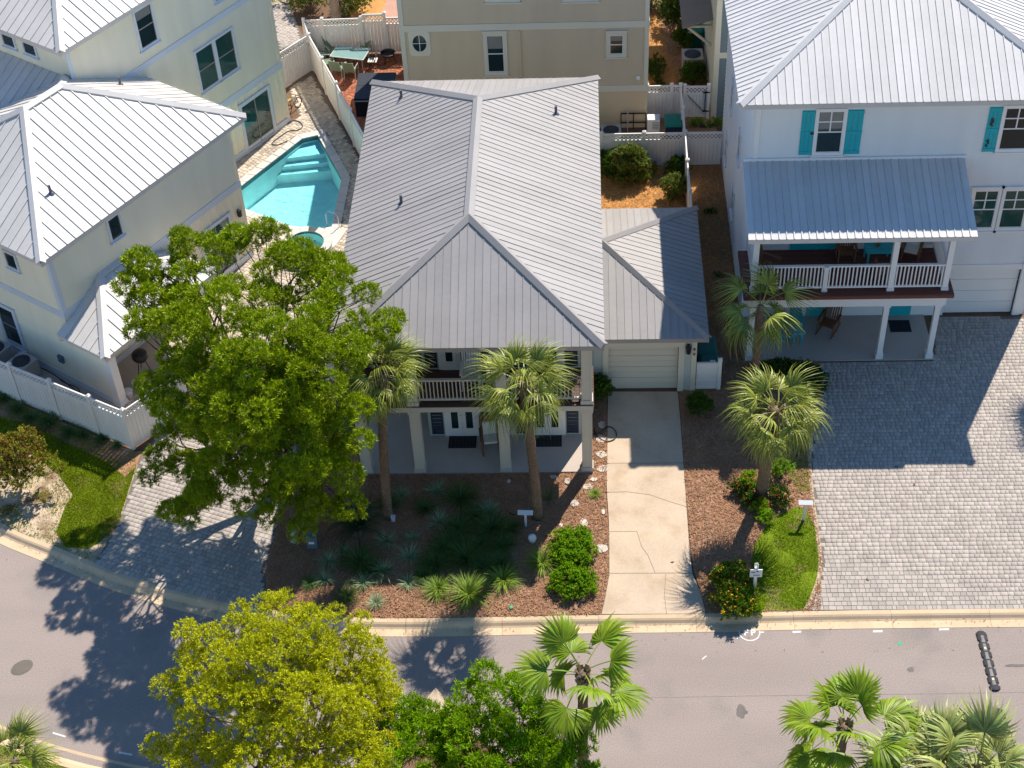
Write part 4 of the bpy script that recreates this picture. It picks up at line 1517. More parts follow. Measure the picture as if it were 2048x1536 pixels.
lf.part('corner_trim', 'bluetrim', UB - 0.14, UB + 0.04, 3.66, 6.05, 0.0, 0.045)
ls = Wall((UB, 0), (0, 1), hy, local=True)
ls.part('band_board', 'bluetrim', 0.0, 9.2, 3.36, 3.66, -0.02, 0.05)
ls.part('base_board', 'bluetrim', 0.0, 9.2, 0.0, 0.28, -0.02, 0.05)
ls.part('corner_trim', 'bluetrim', -0.04, 0.13, 3.66, 6.05, 0.0, 0.045)
ls.part('corner_trim', 'yellow', 9.03, 9.17, 0.28, 6.05, 0.0, 0.045)
lf.window(-4.02, -3.52, 4.80, 5.42, 'bluetrim', sash='sash', tw=0.08, panes=[(0, 1, 0, 1)])
lf.window(-6.4, -5.9, 4.80, 5.42, 'bluetrim', sash='sash', tw=0.08, panes=[(0, 1, 0, 1)])
lf.window(-5.62, -4.80, 0.62, 2.30, 'bluetrim', sash='sash', tw=0.16)
lf.part('wall_lamp', 'black', -2.25, -2.08, 2.2, 2.34, 0.0, 0.12)
lf.part('meter_box', 'utility', -2.75, -2.5, 0.9, 1.2, 0.0, 0.12)
ls.window(2.76, 3.26, 5.00, 5.85, 'bluetrim', sash='sash', tw=0.08, panes=[(0, 1, 0, 1)])
ls.window(6.75, 8.22, 0.35, 2.55, 'bluetrim', 'tealglass', sash='sash', tw=0.14, panes=[(0, 0.5, 0, 1), (0.5, 1, 0, 1)], sill=False, name='glass_door')
ls.part('wall_lamp', 'black', 8.73, 8.85, 2.2, 2.5, 0.03, 0.16)
ls.part('vent_cap', 'bluetrim', 5.15, 5.32, 3.45, 3.6, 0.05, 0.12)
# tall block
mkwall((-13.5, 6.55), (UT, 6.55), 6.0, 9.3, 'lap', 'wall', 'yellow', lap=0.17)
mkwall((UT, 6.55), (UT, 17.24), 3.08, 9.3, 'lap', 'wall', 'yellow', lap=0.17)
mkwall((UT, 6.55), (UT, 17.24), 0.28, 2.74, 'batten', 'wall', 'yellow', step=0.42)
mkwall((UT, 17.24), (-13.5, 17.24), 0.0, 9.3, 'lap', 'wall', 'yellow', lap=0.17)
mkwall((-13.5, 17.24), (-13.5, 6.55), 0.0, 9.3, 'lap', 'wall', 'yellow', lap=0.17)
lt = Wall((UT, 0), (0, 1), hy, local=True)
lt.part('band_board', 'bluetrim', 9.2, 17.28, 2.74, 3.08, -0.02, 0.05)
lt.part('base_board', 'bluetrim', 9.2, 17.28, 0.0, 0.28, -0.02, 0.05)
lt.part('band_board', 'bluetrim', 6.5, 17.28, 6.60, 6.84, 0.022, 0.05)
lt.part('corner_trim', 'bluetrim', 6.51, 6.68, 6.84, 9.25, 0.0, 0.045)
lt.part('corner_trim', 'yellow', 17.1, 17.26, 0.28, 9.25, 0.0, 0.045)
lt.window(12.60, 13.55, 4.15, 5.90, 'bluetrim', 'tealglass', sash='sash', tw=0.10)
lt.window(13.75, 14.72, 4.15, 5.90, 'bluetrim', 'tealglass', sash='sash', tw=0.10)
lt.window(10.02, 10.85, 7.45, 8.98, 'bluetrim', 'glass', blind=0.25, sash='sash', tw=0.10)
lt.window(14.2, 15.0, 7.45, 8.98, 'bluetrim', 'glass', sash='sash', tw=0.10)
lt.window(14.50, 16.16, 0.1, 2.28, 'bluetrim', 'tealglass', sash='sash', tw=0.16, panes=[(0, 0.5, 0, 1), (0.5, 1, 0, 1)], sill=False, name='glass_door')
lq = Wall((0, 6.55), (1, 0), hy, local=True)
lq.window(-8.95, -8.35, 8.42, 8.86, 'bluetrim', 'glass', sash='sash', tw=0.07, panes=[(0, 1, 0, 1)])
lq.window(-10.1, -9.5, 8.42, 8.86, 'bluetrim', 'glass', sash='sash', tw=0.07, panes=[(0, 1, 0, 1)])
# lower hip roof
ZL = 6.2
la, lb, lc, ld = (-10.42, -0.42, ZL), (-1.48, -0.42, ZL), (-1.48, 9.95, ZL), (-10.42, 9.95, ZL)
lp_, lq_ = (-5.95, 3.70, 8.5), (-5.95, 5.45, 8.5)
lfaces = [[la, lb, lp_], [lb, lc, lq_, lp_], [lc, ld, lq_], [ld, la, lp_, lq_]]
lr = roof_base('roof', lfaces, [(la, lb), (lb, lc), (lc, ld), (ld, la)], hy, 'roof_cream', 'bluetrim', local=True, soffit=[(-10.4, -.4, ZL - .17), (-1.5, -.4, ZL - .17), (-1.5, 9.9, ZL - .17), (-10.4, 9.9, ZL - .17)])
for f in lfaces:
    roof_face(f, lr, 'roof_cream', 0.40, local=True)
for p, q in ((la, lp_), (lb, lp_), (lc, lq_), (ld, lq_), (lp_, lq_)):
    ridge_cap(p, q, lr, 'roof_cream', local=True)


def l_face_pt(px, py, f):
    return on_face(px, py, [LW(*p) for p in f])


# lean-to slope of the same roof against the tall block, meeting the hip in a valley
vf = [(-7.02, 6.52, 7.95), (-13.4, 6.52, 7.95), (-13.4, 3.12, 6.2), (-10.42, 3.12, 6.2)]
vr = roof_base('roof', [vf], [], hy, 'roof_cream', local=True)
roof_face(vf, vr, 'roof_cream', 0.40, local=True)
inv_hy = wm(hy).inverted()
for px, py, f in ((102, 387, lfaces[1]), (241, 170, lfaces[2])):
    p = inv_hy @ Vector(l_face_pt(px, py, f))
    vent((p.x, p.y, p.z), lr, local=True)
# tall hip roof
ZT = 9.4
ua, ub, uc, ud = (-14.0, 6.1, ZT), (-6.32, 6.1, ZT), (-6.32, 17.7, ZT), (-14.0, 17.7, ZT)
up_, uq_ = (-10.16, 9.9, 11.4), (-10.16, 13.9, 11.4)
ufaces = [[ua, ub, up_], [ub, uc, uq_, up_], [uc, ud, uq_], [ud, ua, up_, uq_]]
ur = roof_base('roof', ufaces, [(ua, ub), (ub, uc), (uc, ud), (ud, ua)], hy, 'roof_cream', 'bluetrim', local=True, soffit=[(-13.95, 6.15, ZT - .17), (-6.36, 6.15, ZT - .17), (-6.36, 17.65, ZT - .17), (-13.95, 17.65, ZT - .17)])
for f in ufaces:
    roof_face(f, ur, 'roof_cream', 0.40, local=True)
for p, q in ((ua, up_), (ub, up_), (uc, uq_), (ud, uq_), (up_, uq_)):
    ridge_cap(p, q, ur, 'roof_cream', local=True)
# corner porch
pz = 2.95
qa, qb, qc = (UB - 0.05, -0.5, pz), (0.66, -0.5, pz), (0.66, 5.2, pz)
qd = (UB - 0.02, 5.2, pz)
qp, qq = (UB + 0.03, 1.85, 4.05), (UB + 0.03, 2.85, 4.05)
qfaces = [[qa, qb, qp], [qb, qc, qq, qp], [qc, qd, qq]]
qr = roof_base('porch_roof', qfaces, [(qa, qb), (qb, qc), (qc, qd)], hy, 'roof_cream', 'bluetrim', local=True, soffit=[(UB, -.46, pz - .17), (.62, -.46, pz - .17), (.62, 5.15, pz - .17), (UB, 5.15, pz - .17)])
for f in qfaces:
    roof_face(f, qr, 'roof_cream', 0.40, local=True)
for p, q in ((qb, qp), (qc, qq), (qp, qq)):
    ridge_cap(p, q, qr, 'roof_cream', local=True)
m = MB()
m.box(-0.22, -0.03, 0.0, 0.10, 0.29, 2.78)
m.box(-0.25, -0.06, 0.0, 0.13, 0.32, 0.16)
m.build('column', 'white', hy, local=True)
m = MB()
m.box(-0.22, 4.55, 0.0, 0.10, 4.87, 2.78)
m.build('column', 'white', hy, local=True)
m = MB().box(-0.2, 0.29, 2.5, 0.08, 4.55, 2.78)
m.build('porch_beam', 'white', hy, local=True)
MB().box(UB, 0.0, -0.02, 0.1, 4.9, 0.035).build('porch_floor', 'slab', hy, local=True)
MB().box(-10.6, -1.3, -0.02, -0.2, -0.05, 0.02).build('side_path', 'slab', hy, local=True)
# ------------------------------------------------------------------ fences
BOARD = {}


def board_mesh(w, h):
    k = (round(w, 3), round(h, 3))
    if k not in BOARD:
        mb = MB()
        a, b, t, e = w / 2 - 0.004, w / 2 - 0.012, 0.019, 0.013
        i = 0
        prof = [(-a, -e), (-b, -t), (b, -t), (a, -e), (a, e), (b, t), (-b, t), (-a, e)]
        mb.v += [(x, y, 0) for x, y in prof] + [(x, y, h) for x, y in prof]
        for j in range(8):
            mb.f.append((j, (j + 1) % 8, 8 + (j + 1) % 8, 8 + j))
        mb.f.append(tuple(range(8, 16)))
        me = mb.mesh('board')
        me.materials.append(MT['vinyl'])
        BOARD[k] = me
    return BOARD[k]


def post_mesh(h):
    mb = MB()
    s = 0.064
    mb.box(-s, -s, 0, s, s, h)
    c = s + 0.014
    mb.box(-c, -c, h + 0.001, c, c, h + 0.03)
    mb.v += [(-c, -c, h + .031), (c, -c, h + .031), (c, c, h + .031), (-c, c, h + .031), (0, 0, h + 0.09)]
    i = len(mb.v) - 5
    mb.f += [(i, i + 1, i + 4), (i + 1, i + 2, i + 4), (i + 2, i + 3, i + 4), (i + 3, i, i + 4)]
    me = mb.mesh('post')
    me.materials.append(MT['vinyl'])
    return me


def fence(pts, label, h=1.75, lattice=0.32, group=None, name='fence', skip=(), low=0.06, cat='fence', post_h=None, last=True, first=True):
    root = empty(name, (pts[0][0], pts[0][1], 0), label, cat, group)
    ox, oy = pts[0][0], pts[0][1]
    pm = post_mesh(post_h or h + 0.05)
    for i, p in enumerate(pts):
        if (i == 0 and not first) or (i == len(pts) - 1 and not last):
            continue
        d = (pts[min(i + 1, len(pts) - 1)][0] - pts[max(i - 1, 0)][0], pts[min(i + 1, len(pts) - 1)][1] - pts[max(i - 1, 0)][1])
        put(pm, 'post', root, (p[0] - ox, p[1] - oy, 0), (0, 0, math.atan2(d[1], d[0])))
    for i, (p, q) in enumerate(zip(pts, pts[1:])):
        if i in skip:
            continue
        L = math.dist(p[:2], q[:2])
        ang = math.atan2(q[1] - p[1], q[0] - p[0])
        u = np.array([math.cos(ang), math.sin(ang), 0])
        P = np.array([p[0] - ox, p[1] - oy, 0])
        top = h
        zl = h - lattice if lattice else h
        rails = [(top - 0.09, 0.09, 0.05), (low, 0.12, 0.045)]
        if lattice:
            rails.append((zl - 0.10, 0.10, 0.045))
        for z, hh, t in rails:
            mb = MB()
            mb.obox(P + u * 0.065 + np.array([u[1], -u[0], 0]) * t / 2 * 1.0 + (0, 0, z), u * (L - 0.13), np.array([-u[1], u[0], 0]) * t, (0, 0, hh))
            mb.build('rail', 'vinyl', root, local=True)
        bz0 = low + 0.12
        bz1 = (zl - 0.10) if lattice else top - 0.09
        n = max(1, round((L - 0.13) / 0.155))
        bwid = (L - 0.13) / n
        bm = board_mesh(bwid, bz1 - bz0)
        for k in range(n):
            c = P + u * (0.065 + (k + 0.5) * bwid)
            put(bm, 'board', root, (c[0], c[1], bz0), (0, 0, ang))
        if lattice:
            mb = MB()
            z0, z1 = zl, top - 0.09
            H = z1 - z0
            nrm = np.array([-u[1], u[0], 0])
            step = 0.165
            a = 0.065 - H
            while a < L - 0.065:
                for sgn in (1, -1):
                    s0, s1 = a, a + H
                    zz0, zz1 = (z0, z1) if sgn > 0 else (z1, z0)
                    lo, hi = max(s0, 0.065), min(s1, L - 0.065)
                    if hi - lo > 0.02:
                        f0, f1 = (lo - s0) / H, (hi - s0) / H
                        A = P + u * lo + nrm * (0.006 * sgn) + (0, 0, zz0 + (zz1 - zz0) * f0)
                        B = P + u * hi + nrm * (0.006 * sgn) + (0, 0, zz0 + (zz1 - zz0) * f1)
                        mb.bar(A, B, 0.010, 0.042)
                a += step
            mb.build('lattice', 'vinyl', root, local=True)
    return root


fence([(-15.81, 1.20), (-17.15, 1.90), (-18.75, 2.74), (-20.4, 3.6), (-22.1, 4.5), (-23.8, 5.4)], 'white lattice-topped fence along the grass verge in front of the yellow house', h=1.86)
fence([(-15.81, 1.20), (-14.55, 2.68), (-13.3, 4.15)], 'white lattice-topped fence running from the verge corner post towards the pines over the paver drive', h=1.86, first=False)
fence([(-13.3, 4.15), (-11.4, 4.55), (-9.55, 4.6), (-7.8, 4.65)], 'white lattice-topped fence between the paver drive and the pool deck, under the big green tree', h=1.86, first=False)
fence([(-13.62, 24.1), (-12.40, 25.72)], 'short white lattice-topped fence at the far end of the pool deck', h=1.86)
fence([(-12.40, 25.72), (-11.55, 23.66), (-10.7, 21.6), (-9.86, 19.5), (-9.03, 17.45), (-8.3, 15.6)], 'long white fence between the swimming pool and the brick patio', h=1.86, first=False)
fence([(-12.40, 25.72), (-12.80, 27.02)], 'very short white fence side behind the patio chairs', h=1.86, first=False, last=False)
fence([(-12.80, 27.02), (-11.95, 27.05), (-10.15, 27.1)], 'white lattice-topped fence behind the patio table and in front of the round bushes', h=1.86)
fence([(-10.15, 27.1), (-9.05, 27.1)], 'taller white garden gate panel at the back of the brick patio', h=2.05, lattice=0.36, name='garden_gate', cat='gate', first=False, last=True, post_h=2.1)
fence([(-9.05, 27.1), (-7.55, 27.1)], 'white fence piece between the garden gate and the tan house', h=1.86, first=False, last=False)
fence([(0.78, 17.62), (2.55, 17.62), (4.24, 17.62)], 'white lattice-topped fence behind the flowering shrubs in the small back yard', h=1.68)
fence([(4.24, 17.62), (5.82, 17.62)], 'white lattice-topped fence closing the straw strip beside the white house', h=1.68, first=False, last=False)
fence([(4.24, 21.2), (4.24, 19.4), (4.24, 17.62), (4.22, 15.6), (4.22, 13.5), (4.22, 11.4)], 'white fence running lengthwise between the back yard and the orange straw strip', h=1.68, first=False)
fence([(2.80, 21.2), (3.86, 21.2), (4.24, 21.2)], 'white lattice-topped fence behind the green-lidded bin', h=1.68)
gt_ = fence([(4.42, 21.2), (5.45, 21.2)], 'white garden gate with black hinges beside the blue-grey house', h=1.62, name='garden_gate', cat='gate')
m = MB()
for z in (0.35, 1.3):
    m.box(5.22, 21.12, z, 5.5, 21.165, z + 0.06)
m.box(5.30, 21.13, 0.4, 5.33, 21.16, 1.32)
m.bar((4.55, 21.155, 1.2), (5.28, 21.155, 0.35), 0.012, 0.03, up=(0, 1, 0))
m.build('hinge', 'black', gt_)
sc_ = empty('screen_panel', (4.4, 3.95, 0), 'plain white panel screening the teal bin beside the garage', 'fence')
m = MB()
m.box(3.93, 3.92, 0.06, 4.68, 3.96, 1.28)
m.build('panel', 'vinyl', sc_)
for z in (0.06, 0.36, 0.98, 1.2):
    MB().box(3.92, 3.90, z, 4.68, 3.98, z + 0.09).build('rail', 'vinyl', sc_)
put(post_mesh(1.42), 'post', sc_, (0.34, -0.01, 0))

# ------------------------------------------------------------------ swimming pool
sp = empty('swimming_pool', (pool_c[0], pool_c[1], 0), 'turquoise swimming pool with pale steps at its far corner', 'pool')
m = MB()
WZP = -0.12
D = 1.25
n = len(POOL)
for i in range(n):
    p, q = POOL[i], POOL[(i + 1) % n]
    m.poly([(p[0], p[1], -D), (q[0], q[1], -D), (q[0], q[1], -0.2), (p[0], p[1], -0.2)])
m.sheet(POOL, -D)
m.build('basin', 'plaster', sp)
m = MB()
for i in range(n):
    p, q = POOL[i], POOL[(i + 1) % n]
    m.poly([(p[0], p[1], -0.2), (q[0], q[1], -0.2), (q[0], q[1], 0.0), (p[0], p[1], 0.0)])
m.build('waterline_tile', 'tilebands', sp)
# three steps across the far corner
far = [np.array(POOL[0]), np.array(POOL[1])]
L0, L1 = np.array(POOL[0]), np.array(POOL[7])
R0, R1 = np.array(POOL[1]), np.array(POOL[2])
for k, (f, z) in enumerate(((0.18, -0.32), (0.27, -0.55), (0.36, -0.78))):
    a = L0 + (L1 - L0) / np.linalg.norm(L1 - L0) * (1.15 + 0.36 * k)
    b = R0 + (R1 - R0) / np.linalg.norm(R1 - R0) * (1.0 + 0.34 * k)
    pts = [tuple(L0), tuple(a), tuple(b), tuple(R0)]
    MB().prism(pts, -D, z).build('pool_step', 'plaster', sp)
w_ = MB().sheet(POOL, WZP).build('water', WATER, sp)
# coping stones
peri = POOL + [POOL[0]]
seq = []
for i in range(n):
    p, q = np.array(POOL[i]), np.array(POOL[(i + 1) % n])
    po, qo = np.array(POOL_OUT[i]), np.array(POOL_OUT[(i + 1) % n])
    k = max(1, round(np.linalg.norm(q - p) / 0.55))
    for j in range(k):
        f0, f1 = j / k + 0.004, (j + 1) / k - 0.004
        quad = [tuple(p + (q - p) * f0), tuple(p + (q - p) * f1), tuple(po + (qo - po) * f1), tuple(po + (qo - po) * f0)]
        MB().prism(quad, -0.06, 0.035).build('coping_stone', 'coping', sp)
# grab rail
hr = at(655, 452, 0)
m = MB()
m.tube([(hr[0], hr[1], -0.1), (hr[0], hr[1], 0.62), (hr[0] + 0.1, hr[1] - 0.03, 0.75), (hr[0] + 0.42, hr[1] - 0.1, 0.72), (hr[0] + 0.5, hr[1] - 0.12, 0.6), (hr[0] + 0.5, hr[1] - 0.12, 0.02)], 0.022, 8)
m.build('handrail', 'steel', sp)

# round spa
sx, sy = at(612, 487, 0.38)[:2]
spa = empty('spa', (sx, sy, 0), 'round raised spa tub beside the pool with pale rim', 'spa')
m = MB()
NR = 32
RO, RI, SH = 1.02, 0.72, 0.42
cs = [(math.cos(2 * PI * k / NR), math.sin(2 * PI * k / NR)) for k in range(NR)]
for k in range(NR):
    a, b = cs[k], cs[(k + 1) % NR]
    m.poly([(sx + a[0] * RO, sy + a[1] * RO, 0), (sx + b[0] * RO, sy + b[1] * RO, 0), (sx + b[0] * RO, sy + b[1] * RO, SH), (sx + a[0] * RO, sy + a[1] * RO, SH)])
m.build('outer_wall', 'coping', spa)
for k in range(0, NR, 2):
    ang = [2 * PI * (k + t * 2 / 3 * 0.97) / NR for t in range(4)]
    if 6 <= k < 8:
        continue
    pts = [(sx + math.cos(a) * RI, sy + math.sin(a) * RI) for a in ang] + [(sx + math.cos(a) * (RO + 0.03), sy + math.sin(a) * (RO + 0.03)) for a in ang[::-1]]
    MB().prism(pts, SH - 0.03, SH + 0.03).build('rim_stone', 'coping', spa)
m = MB()
for k in range(NR):
    a, b = cs[k], cs[(k + 1) % NR]
    m.poly([(sx + a[0] * RI, sy + a[1] * RI, 0.33), (sx + b[0] * RI, sy + b[1] * RI, 0.33), (sx + b[0] * RI, sy + b[1] * RI, SH), (sx + a[0] * RI, sy + a[1] * RI, SH)])
m.build('waterline_tile', 'tilebands', spa)
m = MB()
for k in range(NR):
    a, b = cs[k], cs[(k + 1) % NR]
    for (ra, za, rb, zb) in ((RI, 0.33, RI, -0.1), (RI, -0.1, 0.42, -0.1), (0.42, -0.1, 0.40, -0.5)):
        m.poly([(sx + a[0] * ra, sy + a[1] * ra, za), (sx + a[0] * rb, sy + a[1] * rb, zb), (sx + b[0] * rb, sy + b[1] * rb, zb), (sx + b[0] * ra, sy + b[1] * ra, za)])
m.poly([(sx + c[0] * 0.40, sy + c[1] * 0.40, -0.5) for c in cs])
m.build('basin', 'plaster', spa)
MB().poly([(sx + c[0] * RI, sy + c[1] * RI, 0.375) for c in cs]).build('water', SPAWATER, spa)
m = MB()
m.prism([at(640, 462, 0)[:2], at(694, 461, 0)[:2], at(672, 492, 0)[:2], at(655, 505, 0)[:2]], 0.0, 0.05)
m.build('ledge', 'coping', spa)

# ------------------------------------------------------------------ patio set
tb = empty('patio_table', (-10.65, 26.0, 0), 'rectangular patio table with a frosted green glass top', 'table', rz=R(-14))
MB().box(-0.80, -0.48, 0.71, 0.80, 0.48, 0.725).build('tabletop', 'tabletop', tb, local=True)
m = MB()
for a, b, c, d in ((-0.82, -0.5, 0.82, -0.46), (-0.82, 0.46, 0.82, 0.5), (-0.82, -0.46, -0.78, 0.46), (0.78, -0.46, 0.82, 0.46)):
    m.box(a, b, 0.69, c, d, 0.73)
m.build('table_frame', 'sage', tb, local=True)
for x in (-0.72, 0.72):
    for y in (-0.4, 0.4):
        MB().tube([(x, y, 0), (x * 0.97, y * 0.97, 0.69)], 0.022, 8).build('leg', 'sage', tb, local=True)


def sling_chair(loc, rz, label):
    r = empty('patio_chair', (*loc, 0), label, 'chair', 'green sling chairs round the patio table', rz)
    m = MB()
    m.obox((-0.24, -0.25, 0.43), (0.48, 0, 0), (0, 0.5, -0.03), (0, 0, 0.02))
    m.build('seat', 'sling', r, local=True)
    m = MB()
    m.obox((-0.24, 0.24, 0.42), (0.48, 0, 0), (0, 0.02, 0), (0, 0.18, 0.58))
    m.build('backrest', 'sling', r, local=True)
    for s in (-1, 1):
        MB().tube([(s * 0.27, -0.24, 0), (s * 0.27, -0.26, 0.62), (s * 0.27, 0.30, 0.66)], 0.016, 6).build('armrest', 'sage', r, local=True)
        MB().tube([(s * 0.26, 0.30, 0), (s * 0.26, 0.22, 0.42), (s * 0.26, 0.44, 1.02)], 0.016, 6).build('leg', 'sage', r, local=True)
    return r


sling_chair((-11.60, 26.78), R(35), 'green sling patio chair turned outward at the far left corner of the table')
sling_chair((-10.10, 26.80), R(-10), 'green sling patio chair between the table and the gate panel')
sling_chair((-12.05, 26.45), R(80), 'green sling patio chair seen edge-on beside the short fence side')
sling_chair((-11.75, 25.72), R(95), 'green sling patio chair with a pale seat at the near left table corner')
sling_chair((-11.15, 25.18), R(165), 'green sling patio chair, left one of the two along the near table side')
sling_chair((-10.55, 25.05), R(170), 'green sling patio chair, right one of the two along the near table side')
r = empty('folding_chair', (-9.62, 25.75, 0), 'folding chair with cream slatted seat at the right table end', 'chair', rz=R(-95))
for i in range(4):
    MB().box(-0.2, -0.2 + i * 0.11, 0.44, 0.2, -0.11 + i * 0.11, 0.46).build('slat', 'cushion', r, local=True)
for s in (-1, 1):
    MB().tube([(s * 0.22, -0.25, 0), (s * 0.22, 0.22, 0.85)], 0.014, 6).build('leg', 'black', r, local=True)
    MB().tube([(s * 0.22, 0.25, 0), (s * 0.22, -0.2, 0.45)], 0.014, 6).build('leg', 'black', r, local=True)
MB().box(-0.2, 0.19, 0.66, 0.2, 0.215, 0.82).build('backrest', 'deckwood', r, local=True)
r = empty('hot_tub', (-9.15, 22.75, 0), 'square dark covered hot tub beside the brick patio', 'hot tub')
MB().box(-10.0, 21.75, 0.0, -8.35, 23.8, 0.82).build('cabinet', 'hottub', r)
MB().box(-10.04, 21.70, 0.82, -8.31, 23.84, 0.87).build('shell_rim', 'greysteel', r)
MB().box(-10.02, 22.79, 0.87, -8.33, 23.82, 0.97).build('cover', 'hottub', r)
MB().box(-10.02, 21.72, 0.87, -8.33, 22.77, 0.97).build('cover', 'hottub', r)
r = empty('fire_pit', (-8.75, 26.2, 0), 'small dark round fire pit on the brick patio', 'fire pit')
MB().lathe((-8.95, 26.3, 0.28), ((0.10, 0), (0.32, 0.12), (0.36, 0.22), (0.33, 0.23), (0.28, 0.12)), 14).build('bowl', 'black', r)
for k in range(3):
    a = k * 2.1
    MB().tube([(-8.95 + 0.36 * math.cos(a), 26.3 + 0.36 * math.sin(a), 0.0), (-8.95 + 0.2 * math.cos(a), 26.3 + 0.2 * math.sin(a), 0.34)], 0.02, 6).build('leg', 'black', r)


# ------------------------------------------------------------------ bins, air conditioners, boxes
def ac_unit(loc, label, rz=0.0, s=0.8, h=0.72):
    r = empty('air_conditioner', (*loc, 0), label, 'air conditioner', None, rz)
    m = MB()
    m.box(-s / 2, -s / 2, 0.05, s / 2, s / 2, h)
    m.box(-s / 2 - 0.02, -s / 2 - 0.02, h + 0.001, s / 2 + 0.02, s / 2 + 0.02, h + 0.04)
    m.build('casing', 'greysteel', r, local=True)
    m = MB().lathe((0, 0, h + 0.04), ((s * 0.42, 0.0), (s * 0.42, 0.02), (s * 0.36, 0.035), (0.10, 0.05), (0.06, 0.06)), 20)
    m.build('fan_grille', 'acgrille', r, local=True)
    for a in range(0, 180, 30):
        c, sn = math.cos(R(a)), math.sin(R(a))
        MB().bar((-c * s * 0.41, -sn * s * 0.41, h + 0.085), (c * s * 0.41, sn * s * 0.41, h + 0.085), 0.012, 0.012).build('grille_wire', 'black', r, local=True)
    return r


ac_unit((1.22, 19.25), 'round-topped air conditioner partly hidden by the grey roof, below the tan wall')
ac_unit((5.00, 25.15), 'grey air conditioner in the alley between two round shrubs', s=0.9, h=0.75)
p = LW(-5.5, -0.75)
ac_unit(p[:2], 'air conditioner behind the verge fence at the far end of the yellow house path', rz=TH)
p = LW(-4.1, -0.75)
ac_unit(p[:2], 'air conditioner behind the verge fence, closer to the fence corner', rz=TH)
r = empty('power_unit', (3.1, 20.0, 0), 'white louvred appliance box at the corner of the tan house', 'appliance')
MB().box(2.78, 19.72, 0.05, 3.30, 20.15, 0.92).build('casing', 'white', r)
for i in range(5):
    MB().box(2.98, 19.70, 0.45 + i * 0.08, 3.26, 19.719, 0.49 + i * 0.08).build('louvre', 'greysteel', r)
r = empty('pipe_rack', (2.0, 20.1, 0), 'dark pipe rack along the foot of the tan wall', 'rack')
for z in (0.34, 0.8):
    MB().bar((1.65, 20.42, z), (2.75, 20.42, z), 0.04, 0.05).build('rail', 'black', r)
for x in (1.67, 2.2, 2.73):
    MB().bar((x, 20.42, 0), (x, 20.42, 0.84), 0.04, 0.04, up=(0, 1, 0)).build('post', 'black', r)
MB().tube([(1.95, 20.2, 0), (1.95, 20.2, 1.1)], 0.025, 6).build('pipe', 'greysteel', r)


def wheelie(loc, label, body, lid, rz=0.0, w=0.62, d=0.75, h=1.02):
    r = empty('wheelie_bin', (*loc, 0), label, 'bin', None, rz)
    m = MB()
    k = 0.82
    a, b = w / 2, d / 2
    m.v += [(-a * k, -b * k, 0.06), (a * k, -b * k, 0.06), (a * k, b * k, 0.06), (-a * k, b * k, 0.06), (-a, -b, h), (a, -b, h), (a, b, h), (-a, b, h)]
    m.f += [(3, 2, 1, 0), (4, 5, 6, 7), (0, 1, 5, 4), (1, 2, 6, 5), (2, 3, 7, 6), (3, 0, 4, 7)]
    m.build('bin_body', body, r, local=True)
    m = MB()
    e = 0.03
    m.v += [(-a - e, -b - e, h + 0.002), (a + e, -b - e, h + 0.002), (a + e, b + e, h + 0.002), (-a - e, b + e, h + 0.002), (-a + .05, -b + .06, h + .08), (a - .05, -b + .06, h + .08), (a - .05, b - .02, h + .10), (-a + .05, b - .02, h + .10)]
    m.f += [(4, 5, 6, 7), (0, 1, 5, 4), (1, 2, 6, 5), (2, 3, 7, 6), (3, 0, 4, 7)]
    m.build('lid', lid, r, local=True)
    for s in (-1, 1):
        MB().tube([(s * (a * k), b * 0.85, 0.11), (s * (a * k + 0.05), b * 0.85, 0.11)], 0.11, 12).build('wheel', 'rubber', r, local=True)
    MB().tube([(-a * .7, b + 0.02, h - 0.02), (-a * .7, b + 0.1, h - 0.02), (a * .7, b + 0.1, h - 0.02), (a * .7, b + 0.02, h - 0.02)], 0.015, 6).build('handle', body, r, local=True)
    return r


b_ = wheelie((3.86, 19.35), 'dark wheelie bin with a green lid and pale label beside the white fence', 'binbody', 'greenplastic', w=0.72, d=0.85, h=1.08)
MB().box(-0.15, -0.434, 0.66, 0.17, -0.431, 0.76).build('sticker', 'cushion', b_, local=True)
b_ = wheelie((4.36, 5.1), 'teal wheelie bin half hidden behind the white screen panel', 'tealbin', 'tealbin', w=0.66, d=0.8)
b_ = wheelie((4.40, 4.35), 'nearer dark bin with a pale sticker right behind the screen panel', 'binbody', 'tealbin', w=0.66, d=0.6, h=0.95)
MB().box(0.02, -0.2, 1.045, 0.2, -0.02, 1.05).build('sticker', 'signface', b_, local=True)
b_ = wheelie((5.15, 26.95), 'green wheelie bin with a white label in the dark alley beyond the round shrub', 'tealbin', 'greenplastic', w=0.8, d=0.7)
MB().box(-0.36, -0.375, 1.0, -0.1, -0.372, 1.1).build('sticker', 'cushion', b_, local=True)

r = empty('utility_box', (*at(629, 1095)[:2], 0), 'grey-blue utility box standing in the shaded mulch', 'utility box')
x, y = at(627, 1093)[:2]
MB().box(x - 0.17, y - 0.14, 0, x + 0.17, y + 0.14, 0.50).build('cabinet', 'utility', r)
MB().box(x - 0.19, y - 0.16, 0.501, x + 0.19, y + 0.16, 0.56).build('lid', 'utility', r)
MB().box(x - 0.10, y - 0.145, 0.28, x + 0.08, y - 0.141, 0.38).build('sticker', 'signface', r)
x, y = at(590, 1082)[:2]
r = empty('pedestal', (x, y, 0), 'pale green rounded telephone pedestal in the shaded mulch', 'pedestal')
MB().lathe((x, y, 0), ((0.12, 0), (0.12, 0.42), (0.10, 0.50), (0.05, 0.54)), 14).build('dome', 'wellgreen', r, smooth=True)
MB().lathe((x, y, 0), ((0.14, 0), (0.14, 0.05), (0.121, 0.06)), 14).build('collar', 'greysteel', r)
x, y = at(787, 1042)[:2]
r = empty('uplight', (x, y, 0), 'small pale uplight box at the foot of the leaning palm', 'garden light')
